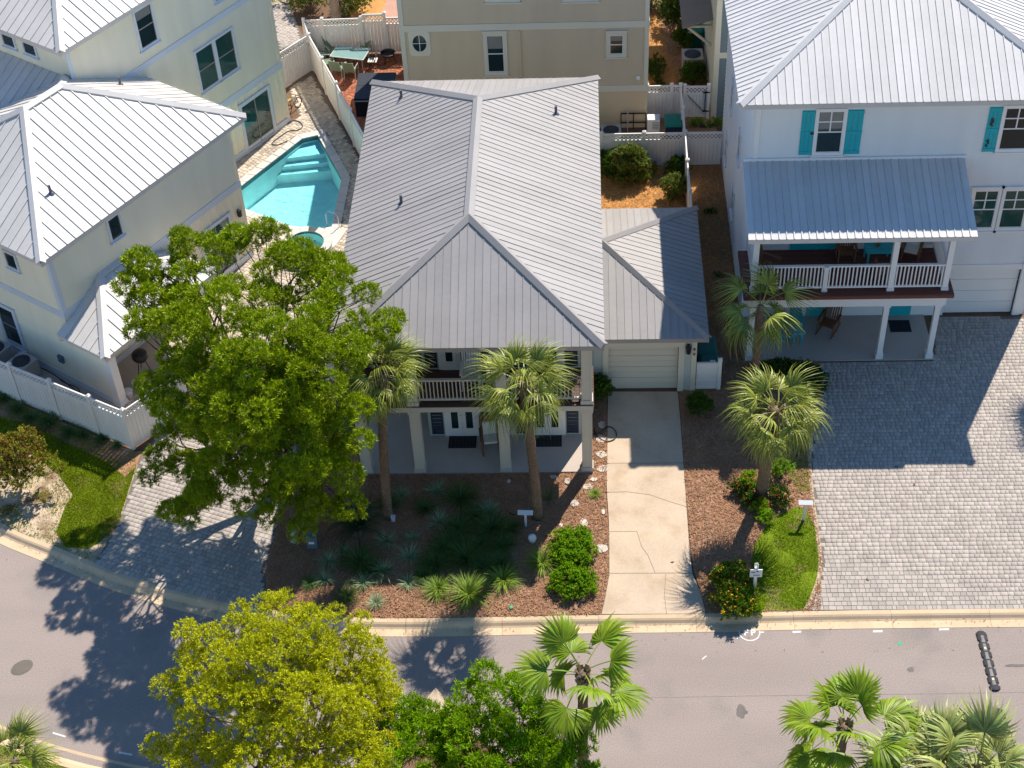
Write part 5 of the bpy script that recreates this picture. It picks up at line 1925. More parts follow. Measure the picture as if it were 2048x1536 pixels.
MB().box(x - 0.06, y - 0.05, 0, x + 0.06, y + 0.05, 0.2).build('casing', 'signface', r)
MB().box(x - 0.075, y - 0.065, 0.2, x + 0.075, y + 0.065, 0.24).build('cap', 'bluetrim', r)
x, y = at(1065, 1084)[:2]
r = empty('garden_globe', (x, y, 0), 'white globe ornament on the mulch below the small sign', 'ornament')
MB().lathe((x, y, 0.0), ((0.07, 0), (0.08, 0.05), (0.12, 0.1), (0.14, 0.18), (0.12, 0.27), (0.06, 0.32), (0.01, 0.335)), 14).build('globe', 'white', r, smooth=True)
MB().lathe((x, y, 0.0), ((0.1, 0), (0.1, 0.03), (0.08, 0.05)), 12).build('base', 'greysteel', r)


# ------------------------------------------------------------------ yard signs
def yard_sign(px, py, h, w, label):
    x, y = at(px, py)[:2]
    r = empty('yard_sign', (x, y, 0), label, 'sign', None, R(-2))
    MB().box(-0.035, -0.035, 0, 0.035, 0.035, h).build('post', 'signface', r, local=True)
    m = MB()
    m.obox((-w / 2, -0.06, h), (w, 0, 0), (0, 0.15, 0.06), (0, -0.01, 0.03))
    m.build('sign_panel', 'signface', r, local=True)
    return r


yard_sign(1052, 1053, 0.62, 0.5, 'small white T-shaped yard sign in the shaded mulch by the palm')
yard_sign(1607, 1041, 0.80, 0.46, 'small white T-shaped yard sign between the lawn and the paver driveway')
x, y = at(1507, 1191)[:2]
r = empty('mailbox_sign', (x, y, 0), 'white post with a printed plate and curled finial in the yellow-flowered bush', 'sign')
MB().box(x - 0.05, y - 0.05, 0, x + 0.05, y + 0.05, 0.98).build('post', 'white', r)
p_ = MB().box(x - 0.19, y - 0.075, 0.98, x + 0.19, y - 0.045, 1.32).build('sign_panel', 'signface', r)
for (a, b, c, d) in ((-0.15, 1.19, -0.03, 1.23), (0.0, 1.22, 0.07, 1.27), (-0.08, 1.06, 0.12, 1.09)):
    MB().box(x + a, y - 0.079, b, x + c, y - 0.0755, d).build('print', 'blueink', p_)
MB().box(x - 0.05, y - 0.04, 0.981, x + 0.05, y + 0.05, 1.36).build('post_top', 'white', r)
MB().tube([(x + 0.045, y, 1.36), (x + 0.045, y, 1.48), (x + 0.01, y, 1.54), (x - 0.04, y, 1.52), (x - 0.05, y, 1.46), (x - 0.01, y, 1.44)], 0.028, 8).build('finial', 'white', r)

# ------------------------------------------------------------------ porch furniture, mats
for a, (cx, cy), lb in ((0, (-4.27, 1.33), 'black door mat before the porch doors on the palm-free side of the middle column'), (1, (-1.31, 1.36), 'black door mat before the porch doors by the navy shutter')):
    r = empty('door_mat', (cx, cy, 0.06), lb, 'door mat')
    MB().box(cx - 0.48, cy - 0.29, 0.062, cx + 0.48, cy + 0.29, 0.078).build('mat', 'mat', r)
    for i in range(7):
        for j in range(4):
            MB().box(cx - 0.42 + i * 0.125, cy - 0.24 + j * 0.125, 0.078, cx - 0.33 + i * 0.125, cy - 0.15 + j * 0.125, 0.084).build('mat_cell', 'rubber', r)
r = empty('door_mat', (11.65, 7.2, 0.04), 'black door mat before the right teal door of the white house porch', 'door mat')
MB().box(11.25, 6.85, 0.042, 12.02, 7.5, 0.058).build('mat', 'mat', r)


def rocker(loc, rz, label, wood, cush=None, name='rocking_chair'):
    r = empty(name, loc, label, 'chair', None, rz)
    if True:
        for i in range(5):
            MB().box(-0.26, -0.26 + i * 0.105, 0.40, 0.26, -0.17 + i * 0.105, 0.425).build('seat_slat', wood, r, local=True)
        for i in range(6):
            MB().obox((-0.25 + i * 0.085, 0.26, 0.42), (0.06, 0, 0), (0, 0.02, 0), (0, 0.24, 0.68)).build('back_slat', wood, r, local=True)
        for s in (-1, 1):
            MB().bar((s * 0.29, -0.26, 0.04), (s * 0.29, -0.24, 0.64), 0.05, 0.05, up=(0, 1, 0)).build('leg', wood, r, local=True)
            MB().bar((s * 0.29, 0.26, 0.04), (s * 0.29, 0.5, 1.1), 0.05, 0.05, up=(0, 1, 0)).build('leg', wood, r, local=True)
            MB().box(s * 0.31 - 0.05, -0.33, 0.64, s * 0.31 + 0.05, 0.36, 0.67).build('armrest', wood, r, local=True)
            MB().tube([(s * 0.29, -0.45, 0.08), (s * 0.29, -0.15, 0.025), (s * 0.29, 0.2, 0.025), (s * 0.29, 0.55, 0.10)], 0.025, 6).build('runner', wood, r, local=True)
        if cush:
            MB().box(-0.23, -0.24, 0.426, 0.23, 0.22, 0.52).build('cushion', cush, r, local=True)
            MB().obox((-0.22, 0.17, 0.52), (0.44, 0, 0), (0, 0.09, 0), (0, 0.14, 0.4)).build('cushion', cush, r, local=True)
    return r


rocker((-3.28, 1.05, 0.06), R(8), 'wooden porch rocking chair with cream cushion beside the middle column', 'wood', 'cushion')
rocker((-3.75, 0.95, 3.2), R(0), 'white slatted rocking chair on the upper porch of the grey-roofed house', 'white')
rocker((8.95, 6.95, 0.04), R(-28), 'brown wooden rocking chair under the white house balcony', 'wood')
rocker((6.5, 6.4, 3.2), R(60), 'dark wooden chair at the shaded left end of the white house balcony', 'wood')
rocker((9.3, 7.2, 3.2), R(0), 'brown wooden chair left of the teal balcony table', 'wood')
rocker((10.5, 6.1, 3.2), R(178), 'brown wooden chair on the near side of the teal balcony table', 'wood', 'cushion')
rocker((11.6, 7.2, 3.2), R(-20), 'brown wooden chair right of the teal balcony table with pale cushion', 'wood', 'cushion')
r = empty('balcony_table', (10.4, 7.0, 3.2), 'teal slatted table on the balcony of the white house', 'table')
for i in range(6):
    MB().box(9.9, 6.58 + i * 0.145, 3.93, 10.9, 6.71 + i * 0.145, 3.96).build('top_slat', 'teal', r)
for x in (9.96, 10.78):
    for y in (6.64, 7.34):
        MB().box(x, y, 3.2, x + 0.06, y + 0.06, 3.93).build('leg', 'teal', r)
MB().lathe((10.35, 7.0, 3.961), ((0.06, 0), (0.08, 0.12), (0.05, 0.2)), 10).build('lantern', 'wood', r)
r = empty('picnic_bench', (7.6, 6.75, 0.04), 'teal picnic table standing lengthwise on the lower porch of the white house', 'table')
for i in range(3):
    MB().box(7.55 + i * 0.15, 6.0, 0.74, 7.69 + i * 0.15, 7.6, 0.78).build('top_plank', 'teal', r)
MB().box(7.0, 6.0, 0.42, 7.25, 7.6, 0.46).build('bench_plank', 'teal', r)
for y in (6.25, 7.3):
    MB().box(7.1, y, 0.04, 7.16, y + 0.06, 0.42).build('leg', 'teal', r)
    MB().box(7.6, y, 0.04, 7.68, y + 0.06, 0.74).build('leg', 'teal', r)
    MB().box(7.88, y, 0.04, 7.95, y + 0.06, 0.74).build('leg', 'teal', r)
    MB().box(7.16, y + 0.01, 0.36, 7.6, y + 0.05, 0.42).build('crossbar', 'teal', r)

# grill and buckets on the yellow house porch
p = LW(-0.5, 1.75)
r = empty('barbecue_grill', (p[0], p[1], 0.035), 'black covered barbecue grill under the corner porch of the yellow house', 'grill')
MB().lathe((p[0], p[1], 0.6), ((0.05, 0), (0.24, 0.06), (0.3, 0.2), (0.29, 0.34), (0.2, 0.44), (0.05, 0.48)), 16).build('kettle', 'black', r, smooth=True)
for k in range(3):
    a = 2 * PI * k / 3
    MB().tube([(p[0] + 0.3 * math.cos(a), p[1] + 0.3 * math.sin(a), 0.035), (p[0] + 0.12 * math.cos(a), p[1] + 0.12 * math.sin(a), 0.68)], 0.016, 6).build('leg', 'black', r)
for u, v, h, lb in ((-0.02, 0.95, 0.36, 'white bucket standing farther under the corner porch of the yellow house'), (0.0, 0.5, 0.3, 'white bucket close to the porch column of the yellow house')):
    p = LW(u, v)
    r = empty('bucket', (p[0], p[1], 0.035), lb, 'bucket')
    MB().lathe((p[0], p[1], 0.035), ((0.13, 0), (0.16, h), (0.17, h + 0.01), (0.15, h + 0.012)), 16).build('pail', 'white', r, smooth=True)
    MB().tube([(p[0] - 0.165, p[1], h), (p[0] - 0.1, p[1] - 0.16, h - 0.1), (p[0] + 0.1, p[1] - 0.16, h - 0.1), (p[0] + 0.165, p[1], h)], 0.008, 6).build('handle', 'steel', r)


# ------------------------------------------------------------------ hoses
def hose(pts, label, r=0.018, mat='hose', z=0.03):
    P = smooth([at(*p)[:2] for p in pts], 3)
    o = MB().tube([(p[0], p[1], z + 0.004 * math.sin(i)) for i, p in enumerate(P)], r, 6).build('hose', mat, smooth=True)
    tag(o, label, 'hose')


hose(((1184, 870), (1200, 868), (1213, 855), (1225, 856), (1234, 868), (1231, 880), (1215, 886), (1200, 880), (1188, 866), (1190, 855)), 'dark garden hose looped beside the top of the concrete driveway', z=0.05)
hose(((575, 248), (590, 240), (608, 250), (600, 262), (578, 262), (566, 270), (548, 283), (542, 290), (556, 292), (575, 283)), 'dark hose lying loose on the paving beyond the pool', z=0.035)
hose(((76, 735), (95, 742), (140, 772), (160, 790), (158, 776), (130, 768), (120, 760)), 'dark hose on the path below the yellow house wall', z=0.04)
hose(((1012, 1021), (1022, 1030), (1036, 1031)), 'short black irrigation tube in the mulch beside the small sign')
x, y = at(588, 222)[:2]
r = empty('childs_bicycle', (x, y, 0), 'small dark bicycle leaning at the corner of the yellow house beyond the pool', 'bicycle', None, R(60))
for s in (-0.36, 0.36):
    m = MB()
    pts = [(s + 0.24 * math.cos(2 * PI * k / 16), 0, 0.25 + 0.24 * math.sin(2 * PI * k / 16)) for k in range(17)]
    m.tube(pts, 0.022, 6)
    m.build('wheel', 'rubber', r, local=True)
MB().tube([(-0.36, 0, 0.25), (-0.1, 0, 0.25), (0.22, 0, 0.55), (-0.18, 0, 0.58), (-0.1, 0, 0.25)], 0.018, 6).build('frame', 'digit', r, local=True)
MB().tube([(0.36, 0, 0.25), (0.24, 0, 0.72)], 0.016, 6).build('fork', 'digit', r, local=True)
MB().tube([(0.2, -0.22, 0.74), (0.24, 0, 0.70), (0.2, 0.22, 0.74)], 0.014, 6).build('handlebar', 'black', r, local=True)
MB().box(-0.3, -0.06, 0.66, -0.08, 0.06, 0.70).build('saddle', 'reflector', r, local=True)

# ------------------------------------------------------------------ stepping stones and pebbles
ST = (
    (1203, 910, .34, .2, 'large tilted-looking flagstone beside the front right porch column'),
    (1204, 937, .34, .2, 'broad flagstone touching the driveway, next below the one by the right porch column'),
    (1177, 974, .32, .17, 'flat flagstone at the right end of the porch floor corner, in the sun'),
    (1134, 963, .2, .16, 'flagstone left of the column shadow near the porch floor edge'),
    (1108, 955, .22, .1, 'narrow flagstone half in shade against the porch floor edge'),
    (1149, 1008, .24, .17, 'lone flagstone in the middle of the sunlit mulch left of the grass sprig'),
    (1168, 1046, .22, .2, 'white broken flagstone above the clipped hedge'),
    (1177, 1075, .3, .2, 'pale flagstone touching the top right of the clipped hedge'),
    (1203, 1098, .36, .22, 'long flagstone right of the clipped hedge against the driveway'),
    (1203, 851, .22, .18, 'shaded flagstone above the hose loop by the garage'),
    (1201, 879, .3, .2, 'shaded flagstone lying under the hose loop'),
    (1018, 964, .12, .09, 'small pale stone in the shade near the middle porch column'),
    (1122, 1051, .09, .09, 'small white stone between the sign and the broken flagstone'),
    (1190, 1120, .1, .06, 'tiny pale stone on the mulch below the long flagstone'),
    (1207, 1025, .1, .14, 'small upright stone at the left edge of the driveway'),
    (1187, 960, .2, .1, 'small flagstone between the two broad ones near the porch corner'))
for i, (px, py, w, h, lb) in enumerate(ST):
    rr = random.Random(i * 7 + 1)
    x, y = at(px, py)[:2]
    k = 7
    pts = []
    for j in range(k):
        a = 2 * PI * j / k + rr.uniform(-.25, .25)
        q = rr.uniform(0.82, 1.1)
        pts.append((x + w * 0.62 * q * math.cos(a), y + h * 0.95 * q * math.sin(a)))
    o = MB().prism(pts, -0.02, rr.uniform(0.03, 0.05)).build('stepping_stone', 'stone', origin=(x, y, 0))
    tag(o, lb, 'stone', 'stepping stones beside the concrete driveway')

# ------------------------------------------------------------------ road things
def speed_bump(a, b, label):
    p, q = np.array(at(*a, ROADZ)), np.array(at(*b, ROADZ))
    L = np.linalg.norm(q - p)
    r = empty('speed_bump', tuple(p), label, 'speed bump', None, math.atan2(q[1] - p[1], q[0] - p[0]))

    def sect(x0, x1, w0, w1, h, worn=False):
        m = MB()
        n = 8
        for x, w in ((x0, w0), (x1, w1)):
            for j in range(n + 1):
                t = PI * j / n
                m.v.append((x, w * math.cos(t), h * math.sin(t) ** 0.8))
        for j in range(n):
            m.f.append((j, j + 1, n + 2 + j, n + 1 + j))
        m.f.append(tuple(range(n + 1)))
        m.f.append(tuple(range(2 * n + 1, n, -1)))
        return m.build('rubber_segment', 'rubber_worn' if worn else 'rubber', r, local=True)
    k = 6
    s = (L - 0.3) / k
    for i in range(k):
        sect(0.15 + i * s, 0.15 + i * s + s * 0.6, 0.165, 0.165, 0.06)
        sect(0.15 + i * s + s * 0.6, 0.15 + (i + 1) * s, 0.13, 0.13, 0.058)
        o = sect(0.15 + i * s + 0.02, 0.15 + (i + 1) * s - 0.03, 0.085, 0.085, 0.0665, True)
    for x0, x1, w0, w1 in ((0.0, 0.05, 0.11, 0.15), (0.05, 0.15, 0.16, 0.175), (L - 0.15, L - 0.05, 0.175, 0.16), (L - 0.05, L, 0.15, 0.11)):
        sect(x0, x1, w0, w1, 0.063)
    for x in (0.62, L - 0.42):
        MB().box(x, -0.03, 0.062, x + 0.07, 0.03, 0.0695).build('reflector', 'reflector', r, local=True)
    return r


speed_bump((1961, 1264), (1991, 1382), 'black rubber speed bump nearest the kerb')
speed_bump((1995, 1419), (2036, 1545), 'black rubber speed bump farther from the kerb beside the palms')


def patch(pts, z, name, mat, label, cat, group=None):
    o = MB().prism([at(*p, ROADZ)[:2] for p in pts], z - 0.003, z).build(name, mat)
    tag(o, label, cat, group)
    return o


def disc(px, py, rx, ry, z, name, mat, label, cat, seed=0, jag=0.1, group=None, tilt=0.0):
    rr = random.Random(seed)
    c, s = math.cos(tilt), math.sin(tilt)
    pts = []
    for k in range(22):
        a = 2 * PI * k / 22
        j = rr.uniform(1 - jag, 1 + jag)
        X, Y = rx * j * math.cos(a), ry * j * math.sin(a)
        pts.append((px + X * c - Y * s, py + X * s + Y * c))
    return patch(pts, z, name, mat, label, cat, group)


RZ4 = ROADZ + 0.004
disc(44, 1335, 24, 13, ROADZ + 0.006, 'manhole_cover', 'iron', 'oval-looking brown manhole cover on the road bend', 'manhole cover', 1, 0.01, tilt=-0.45)
disc(1483, 1423, 11, 13, RZ4, 'oil_stain', 'stain', 'round dark oil stain on the road below the mailbox post', 'stain', 2, 0.2)
disc(1822, 1339, 7, 5, RZ4, 'oil_stain', 'stain', 'small dark oil spot on the road near the first speed bump', 'stain', 3, 0.25)
disc(1982, 1420, 5, 15, RZ4, 'oil_stain', 'stain', 'upright dark oil stain between the two speed bumps', 'stain', 4, 0.25)
disc(2030, 1331, 20, 3, RZ4, 'oil_stain', 'stain', 'thin dark oil streak right of the first speed bump', 'stain', 5, 0.2)
disc(180, 1444, 4, 4, RZ4, 'oil_stain', 'stain', 'tiny dark spot on the bend near the far kerb dashes', 'stain', 6, 0.2)
disc(1800, 1287, 4, 4, RZ4, 'marking_dot', 'greenpaint', 'green paint dot on the road below the white dashes', 'marking', 7, 0.2)
GRP = 'white survey dashes sprayed along the kerb'
for i, (x0, x1, yy, lb) in enumerate(((1585, 1602, 1264, 'white dash sprayed on the road by the kerb below the lawn edge'), (1746, 1765, 1263, 'white dash sprayed on the road by the kerb below the paver driveway, the middle one'), (1877, 1898, 1259, 'white dash sprayed on the road by the kerb nearest the speed bump'))):
    patch([(x0, yy - 2), (x1, yy - 2.5), (x1, yy + 1.5), (x0, yy + 2)], RZ4, 'road_dash', 'paint', lb, 'marking', GRP)
patch([(1403, 1318), (1412, 1311), (1414, 1312.5), (1405, 1319.5)], RZ4, 'road_dash', 'paint', 'slanted short white mark in the middle of the road', 'marking')
patch([(106, 1464), (132, 1472), (131, 1475), (105, 1467.5)], RZ4, 'road_dash', 'paint', 'white dash on the bend closest to the corner palm', 'marking')
patch([(239, 1503), (265, 1508), (264, 1511.5), (238, 1506.5)], RZ4, 'road_dash', 'paint', 'white dash on the bend beside the yellow-green tree', 'marking')
# sprayed circle with the letters F P
cx, cy = at(1499, 1265, ROADZ)[:2]
mk = empty('survey_mark', (cx, cy, ROADZ), 'sprayed white circle with the letters F and P at the kerb', 'marking')
m = MB()
ring_r = 0.31
for k in range(26):
    a0, a1 = R(170 + k * 7.7), R(170 + (k + 1) * 7.7)
    for r0_, r1_ in ((ring_r - 0.022, ring_r + 0.022),):
        m.poly([(cx + r0_ * math.cos(a0), cy + r0_ * math.sin(a0), RZ4), (cx + r1_ * math.cos(a0), cy + r1_ * math.sin(a0), RZ4), (cx + r1_ * math.cos(a1), cy + r1_ * math.sin(a1), RZ4), (cx + r0_ * math.cos(a1), cy + r0_ * math.sin(a1), RZ4)])
m.build('ring', 'paint', mk)
m = MB()
t0, t1 = at(1474, 1278, ROADZ), at(1483, 1271, ROADZ)
m.bar((t0[0], t0[1], RZ4), (t1[0], t1[1], RZ4), 0.035, 0.003)
t0, t1 = at(1519, 1264.5, ROADZ), at(1528, 1264.5, ROADZ)
m.bar((t0[0], t0[1], RZ4), (t1[0], t1[1], RZ4), 0.05, 0.003)
m.build('tick', 'paint', mk)
for ch, px in (('F', 1492), ('P', 1506)):
    q = at(px, 1266, ROADZ)
    writing(ch, 0.30, 'letter', 'paint', mk, (q[0], q[1], RZ4 + 0.001), (1, 0, 0), (0, 1, 0), ext=0.002, bold=0.012)
o = MB().prism([at(x, y, 0)[:2] for x, y in ((1019, 1216), (1025, 1214), (1026, 1219), (1021, 1221))], 0.012, 0.09).build('marker_flag', 'greenpaint')
tag(o, 'small green marker flag at the mulch edge above the kerb', 'marker')
# concrete kerb nose of the planted island
isl = [at(x, y, ROADZ)[:2] for x, y in ((872, 1380), (862, 1392), (850, 1406), (848, 1424), (862, 1450), (872, 1470), (905, 1490), (905, 1440), (892, 1412), (884, 1394))]
MB().prism(isl, ROADZ - 0.05, 0.03).build('island_kerb', 'edging', kind='structure')
isl2 = [at(x, y, ROADZ)[:2] for x, y in ((880, 1440), (840, 1480), (700, 1560), (620, 1680), (900, 1760), (1150, 1760), (1130, 1620), (1060, 1560), (960, 1480))]
MB().prism(isl2, ROADZ - 0.04, 0.0).build('island_bed', 'soil', kind='structure')
isl3 = [at(x, y, ROADZ)[:2] for x, y in ((1480, 1640), (1600, 1605), (1800, 1600), (2100, 1605), (2200, 1700), (2100, 1900), (1500, 1900))]
MB().prism(isl3, ROADZ - 0.04, 0.0).build('island_bed', 'soil', kind='structure')

MB().prism([at(x, y, ROADZ)[:2] for x, y in ((1240, 1396), (1500, 1391), (1800, 1387.5), (2100, 1383), (2100, 1384.2), (1800, 1389), (1500, 1392.4), (1240, 1397))], ROADZ - 0.01, ROADZ + 0.003).build('road_seam', 'seam', kind='structure')
# ------------------------------------------------------------------ foliage tools
def unit(v):
    return v / (np.linalg.norm(v, axis=-1, keepdims=True) + 1e-9)


def leaves(centers, normals, length, width, rng, droop=0.0):
    """diamond leaves at the given points, each growing along its direction"""
    n = len(centers)
    d = unit(normals)
    r = unit(rng.normal(size=(n, 3)) * 0.62 + np.array([0.12, 0.22, 0.8]))
    s = unit(np.cross(d, r))
    L = length * rng.uniform(0.7, 1.25, (n, 1))
    W = width * rng.uniform(0.75, 1.25, (n, 1))
    u = np.cross(s, d)
    mid = centers + d * L * 0.45 + u * L * 0.08
    tip = centers + d * L + np.array([0, 0, -1.0]) * droop * L
    V = np.stack([centers, mid + s * W, tip, mid - s * W], 1).reshape(-1, 3)
    return V, np.arange(4 * n).reshape(-1, 4)


def clump_points(c, r, n, rng, flat=0.75, shell=0.55, up=0.25):
    """points and outward directions in the outer part of a lump"""
    d = unit(rng.normal(size=(n, 3)))
    d[:, 2] = np.abs(d[:, 2]) * np.where(rng.random(n) < 0.8, 1, -1)
    q = r * (shell + (1 - shell) * rng.random((n, 1)) ** 0.6)
    p = np.array(c) + d * q * np.array([1, 1, flat])
    o = d + rng.normal(size=(n, 3)) * 0.45 + np.array([0, 0, up])
    return p, o


def foliage(clumps, per, length, width, rng, flat=0.75, shell=0.5, up=0.25, droop=0.0, sprig=0.0):
    Vs, Fs, off = [], [], 0
    for (c, r) in clumps:
        n = max(12, int(per * (r ** 2)))
        p, o = clump_points(c, r, n, rng, flat, shell, up)
        if sprig:
            # gather the leaves into twig-tip tufts
            m = max(3, n // 16)
            tp, to = clump_points(c, r, m, rng, flat, shell, up)
            k = rng.integers(0, m, n)
            to = unit(unit(to) + np.array([0, 0, 0.5]))
            along = (rng.random((n, 1)) - 0.2) * sprig
            p = tp[k] + to[k] * along + rng.normal(size=(n, 3)) * 0.022
            o = to[k] * 0.75 + unit(rng.normal(size=(n, 3))) * 0.95 + np.array([0, 0, up])
        V, F = leaves(p, o, length, width, rng, droop)
        Vs.append(V)
        Fs.append(F + off)
        off += len(V)
    return np.concatenate(Vs), np.concatenate(Fs)


def limb(mb, a, b, r0, r1, rng, bend=0.12, n=4, sides=6):
    a, b = np.array(a, float), np.array(b, float)
    L = np.linalg.norm(b - a)
    pts, rad = [], []
    off = rng.normal(size=3) * bend * L
    for i in range(n + 1):
        t = i / n
        pts.append(a + (b - a) * t + off * math.sin(PI * t))
        rad.append(r0 + (r1 - r0) * t)
    mb.tube(pts, rad, sides, cap=False)
    return pts


def tree(name, base, clumps, label, leafmat, barkmat, per, ll, lw, trunk_r, fork_h, group=None, seed=1, flat=0.75, n_limbs=6, sprig=0.0, up=0.25, shell=0.5, lean=(0, 0), cat='tree', extra=None):
    rng = np.random.default_rng(seed)
    root = empty(name, (base[0], base[1], base[2]), label, cat, group)
    bx = np.array(base, float)
    fork = bx + np.array([lean[0], lean[1], fork_h])
    mb = MB()
    mb.tube([bx - (0, 0, 0.1), bx + (fork - bx) * 0.12, bx + (fork - bx) * 0.6 + (0.05, 0.04, 0), fork], [trunk_r * 1.35, trunk_r, trunk_r * 0.85, trunk_r * 0.75], 10)
    mb.build('trunk', barkmat, root, smooth=True)
    C = np.array([c for c, r in clumps])
    # main limbs aim at spread-out clump groups
    k = min(n_limbs, len(C))
    idx = [int(rng.integers(len(C)))]
    while len(idx) < k:
        dd = np.min(np.linalg.norm(C[:, None] - C[idx][None], axis=2), axis=1)
        idx.append(int(np.argmax(dd)))
    lab = np.argmin(np.linalg.norm(C[:, None] - C[idx][None], axis=2), axis=1)
    for g in range(k):
        mem = C[lab == g]
        cen = mem.mean(0)
        tgt = fork + (cen - fork) * 0.75
        lm = MB()
        pts = limb(lm, fork - (0, 0, 0.1), tgt, trunk_r * 0.55, trunk_r * 0.2, rng)
        for c in mem:
            j = int(rng.integers(2, len(pts)))
            limb(lm, pts[j], c - np.array([0, 0, 0.1]), trunk_r * 0.16, 0.012, rng, 0.10, 3, 5)
        lm.build('limb', barkmat, root, smooth=True)
    V, F = foliage(clumps, per, ll, lw, rng, flat, shell, up, 0.0, sprig)
    np_obj('crown', V - bx, F, leafmat, root)
    if extra:
        for mat, cl, pr, l2, w2 in extra:
            V, F = foliage(cl, pr, l2, w2, rng, flat, 0.9, up)
            np_obj('blossom', V - bx, F, mat, root)
    return root


def crown_clumps(c, rad, n, rr, rng, inner=0.25, zmin=None, squash=None, lumps=5, lump=0.35):
    """lump centres through the outer part of an uneven crown"""
    out = []
    ld = unit(rng.normal(size=(lumps, 3)))
    tries = 0
    while len(out) < n and tries < n * 60:
        tries += 1
        d = unit(rng.normal(size=3))
        if d[2] < -0.55:
            continue
        k = 1.0 + lump * (np.max(ld @ d) - 0.6)
        q = inner + (1 - inner) * rng.random() ** 0.45
        p = np.array(c) + d * q * k * np.array(rad)
        if zmin is not None and p[2] < zmin:
            continue
        r = rng.uniform(*rr)
        if any(np.linalg.norm(p - o[0]) < 0.62 * (r + o[1]) * 0.8 for o in out):
            continue
        out.append((p, r))
    return out


# ------------------------------------------------------------------ big trees
rng = np.random.default_rng(11)


def crown_from_outline(n, rr, rng, lobes, gap=0.5):
    """lobes = (pixel x, pixel y, height of its centre, radius in m, flatness)"""
    out = []
    for (px, py, z, rad, fl) in lobes:
        c = np.array(at(px, py, z))
        k = max(3, int(n * rad * rad))
        tries, got = 0, 0
        while got < k and tries < k * 25:
            tries += 1
            d = unit(rng.normal(size=3))
            if d[2] < -0.45:
                continue
            q = 0.35 + 0.65 * rng.random() ** 0.5
            p = c + d * rad * q * np.array([1, 1, fl])
            r = rng.uniform(*rr)
            if p[2] < 0.8 or any(np.linalg.norm(p - o[0]) < gap * (r + o[1]) for o in out):
                continue
            out.append((p, r))
            got += 1
    return out


big_lobes = ((415, 520, 7.6, 1.35, .8), (330, 560, 7.0, 1.2, .8), (430, 640, 8.6, 1.5, .8), (590, 560, 7.8, 1.45, .8), (680, 570, 7.6, 1.0, .8), (545, 690, 9.2, 1.5, .8), (665, 650, 8.2, 1.2, .8),
             (340, 650, 6.8, 1.3, .8), (310, 590, 6.6, 0.9, .8), (770, 668, 7.6, 0.55, .8), (630, 760, 8.4, 1.5, .8), (690, 850, 6.4, 0.95, .8), (520, 800, 8.4, 1.5, .8), (400, 760, 7.4, 1.3, .8), (330, 770, 5.4, 0.7, .8),
             (460, 880, 6.2, 1.5, .8), (360, 870, 5.2, 1.0, .8), (580, 900, 6.4, 1.5, .8), (650, 950, 5.2, 1.0, .8), (480, 980, 4.4, 1.3, .8), (370, 985, 3.6, 0.95, .8), (580, 1000, 4.2, 1.25, .8), (330, 930, 4.0, 0.6, .8),
             (450, 740, 4.6, 1.1, .8), (540, 800, 4.4, 1.3, .8), (385, 830, 3.8, .9, .8), (600, 850, 4.0, 1.1, .8), (500, 880, 3.4, 1.2, .8), (360, 1030, 3.0, 0.5, .8), (660, 1000, 3.8, 0.75, .8), (540, 470, 8.2, 0.55, .8))
big = crown_from_outline(5.8, (0.31, 0.53), rng, big_lobes, gap=0.68)
tree('broad_tree', (-10.1, -0.4, 0), big, 'tallest broad dark green tree with tufted crown over the paver drive', 'leaf', 'bark', 9000, 0.13, 0.0125, 0.26, 2.2, seed=3, n_limbs=9, sprig=0.14, flat=0.62, lean=(-0.3, 0.1), up=0.35, shell=0.72)

yl_lobes = ((565, 1290, 6.4, 1.6, .7), (440, 1310, 5.8, 1.2, .75), (660, 1312, 6.0, 1.3, .7), (400, 1370, 5.0, 1.0, .75), (540, 1350, 6.6, 1.5, .7), (690, 1360, 5.4, 1.2, .7), (740, 1350, 4.6, 0.75, .7), (470, 1440, 5.4, 1.3, .75), (620, 1440, 6.0, 1.5, .7),
            (730, 1430, 4.6, 1.0, .7), (370, 1480, 4.0, 0.7, .75), (530, 1530, 5.4, 1.4, .7), (680, 1520, 5.0, 1.3, .7), (420, 1560, 4.4, 1.1, .7), (770, 1390, 3.8, 0.45, .7), (330, 1500, 3.4, 0.4, .7), (600, 1610, 5.0, 1.5, .7))
yl = crown_from_outline(9.5, (0.22, 0.40), rng, yl_lobes, gap=0.72)
b = at(590, 1590, 0)
tree('broad_tree', (b[0], b[1], 0), yl, 'yellow-green fine-leaved tree spreading over the road bend', 'leafyellow', 'palebark', 9000, 0.075, 0.013, 0.17, 1.8, seed=5, n_limbs=9, sprig=0.10, lean=(0.2, 0.3), up=0.3, shell=0.7)

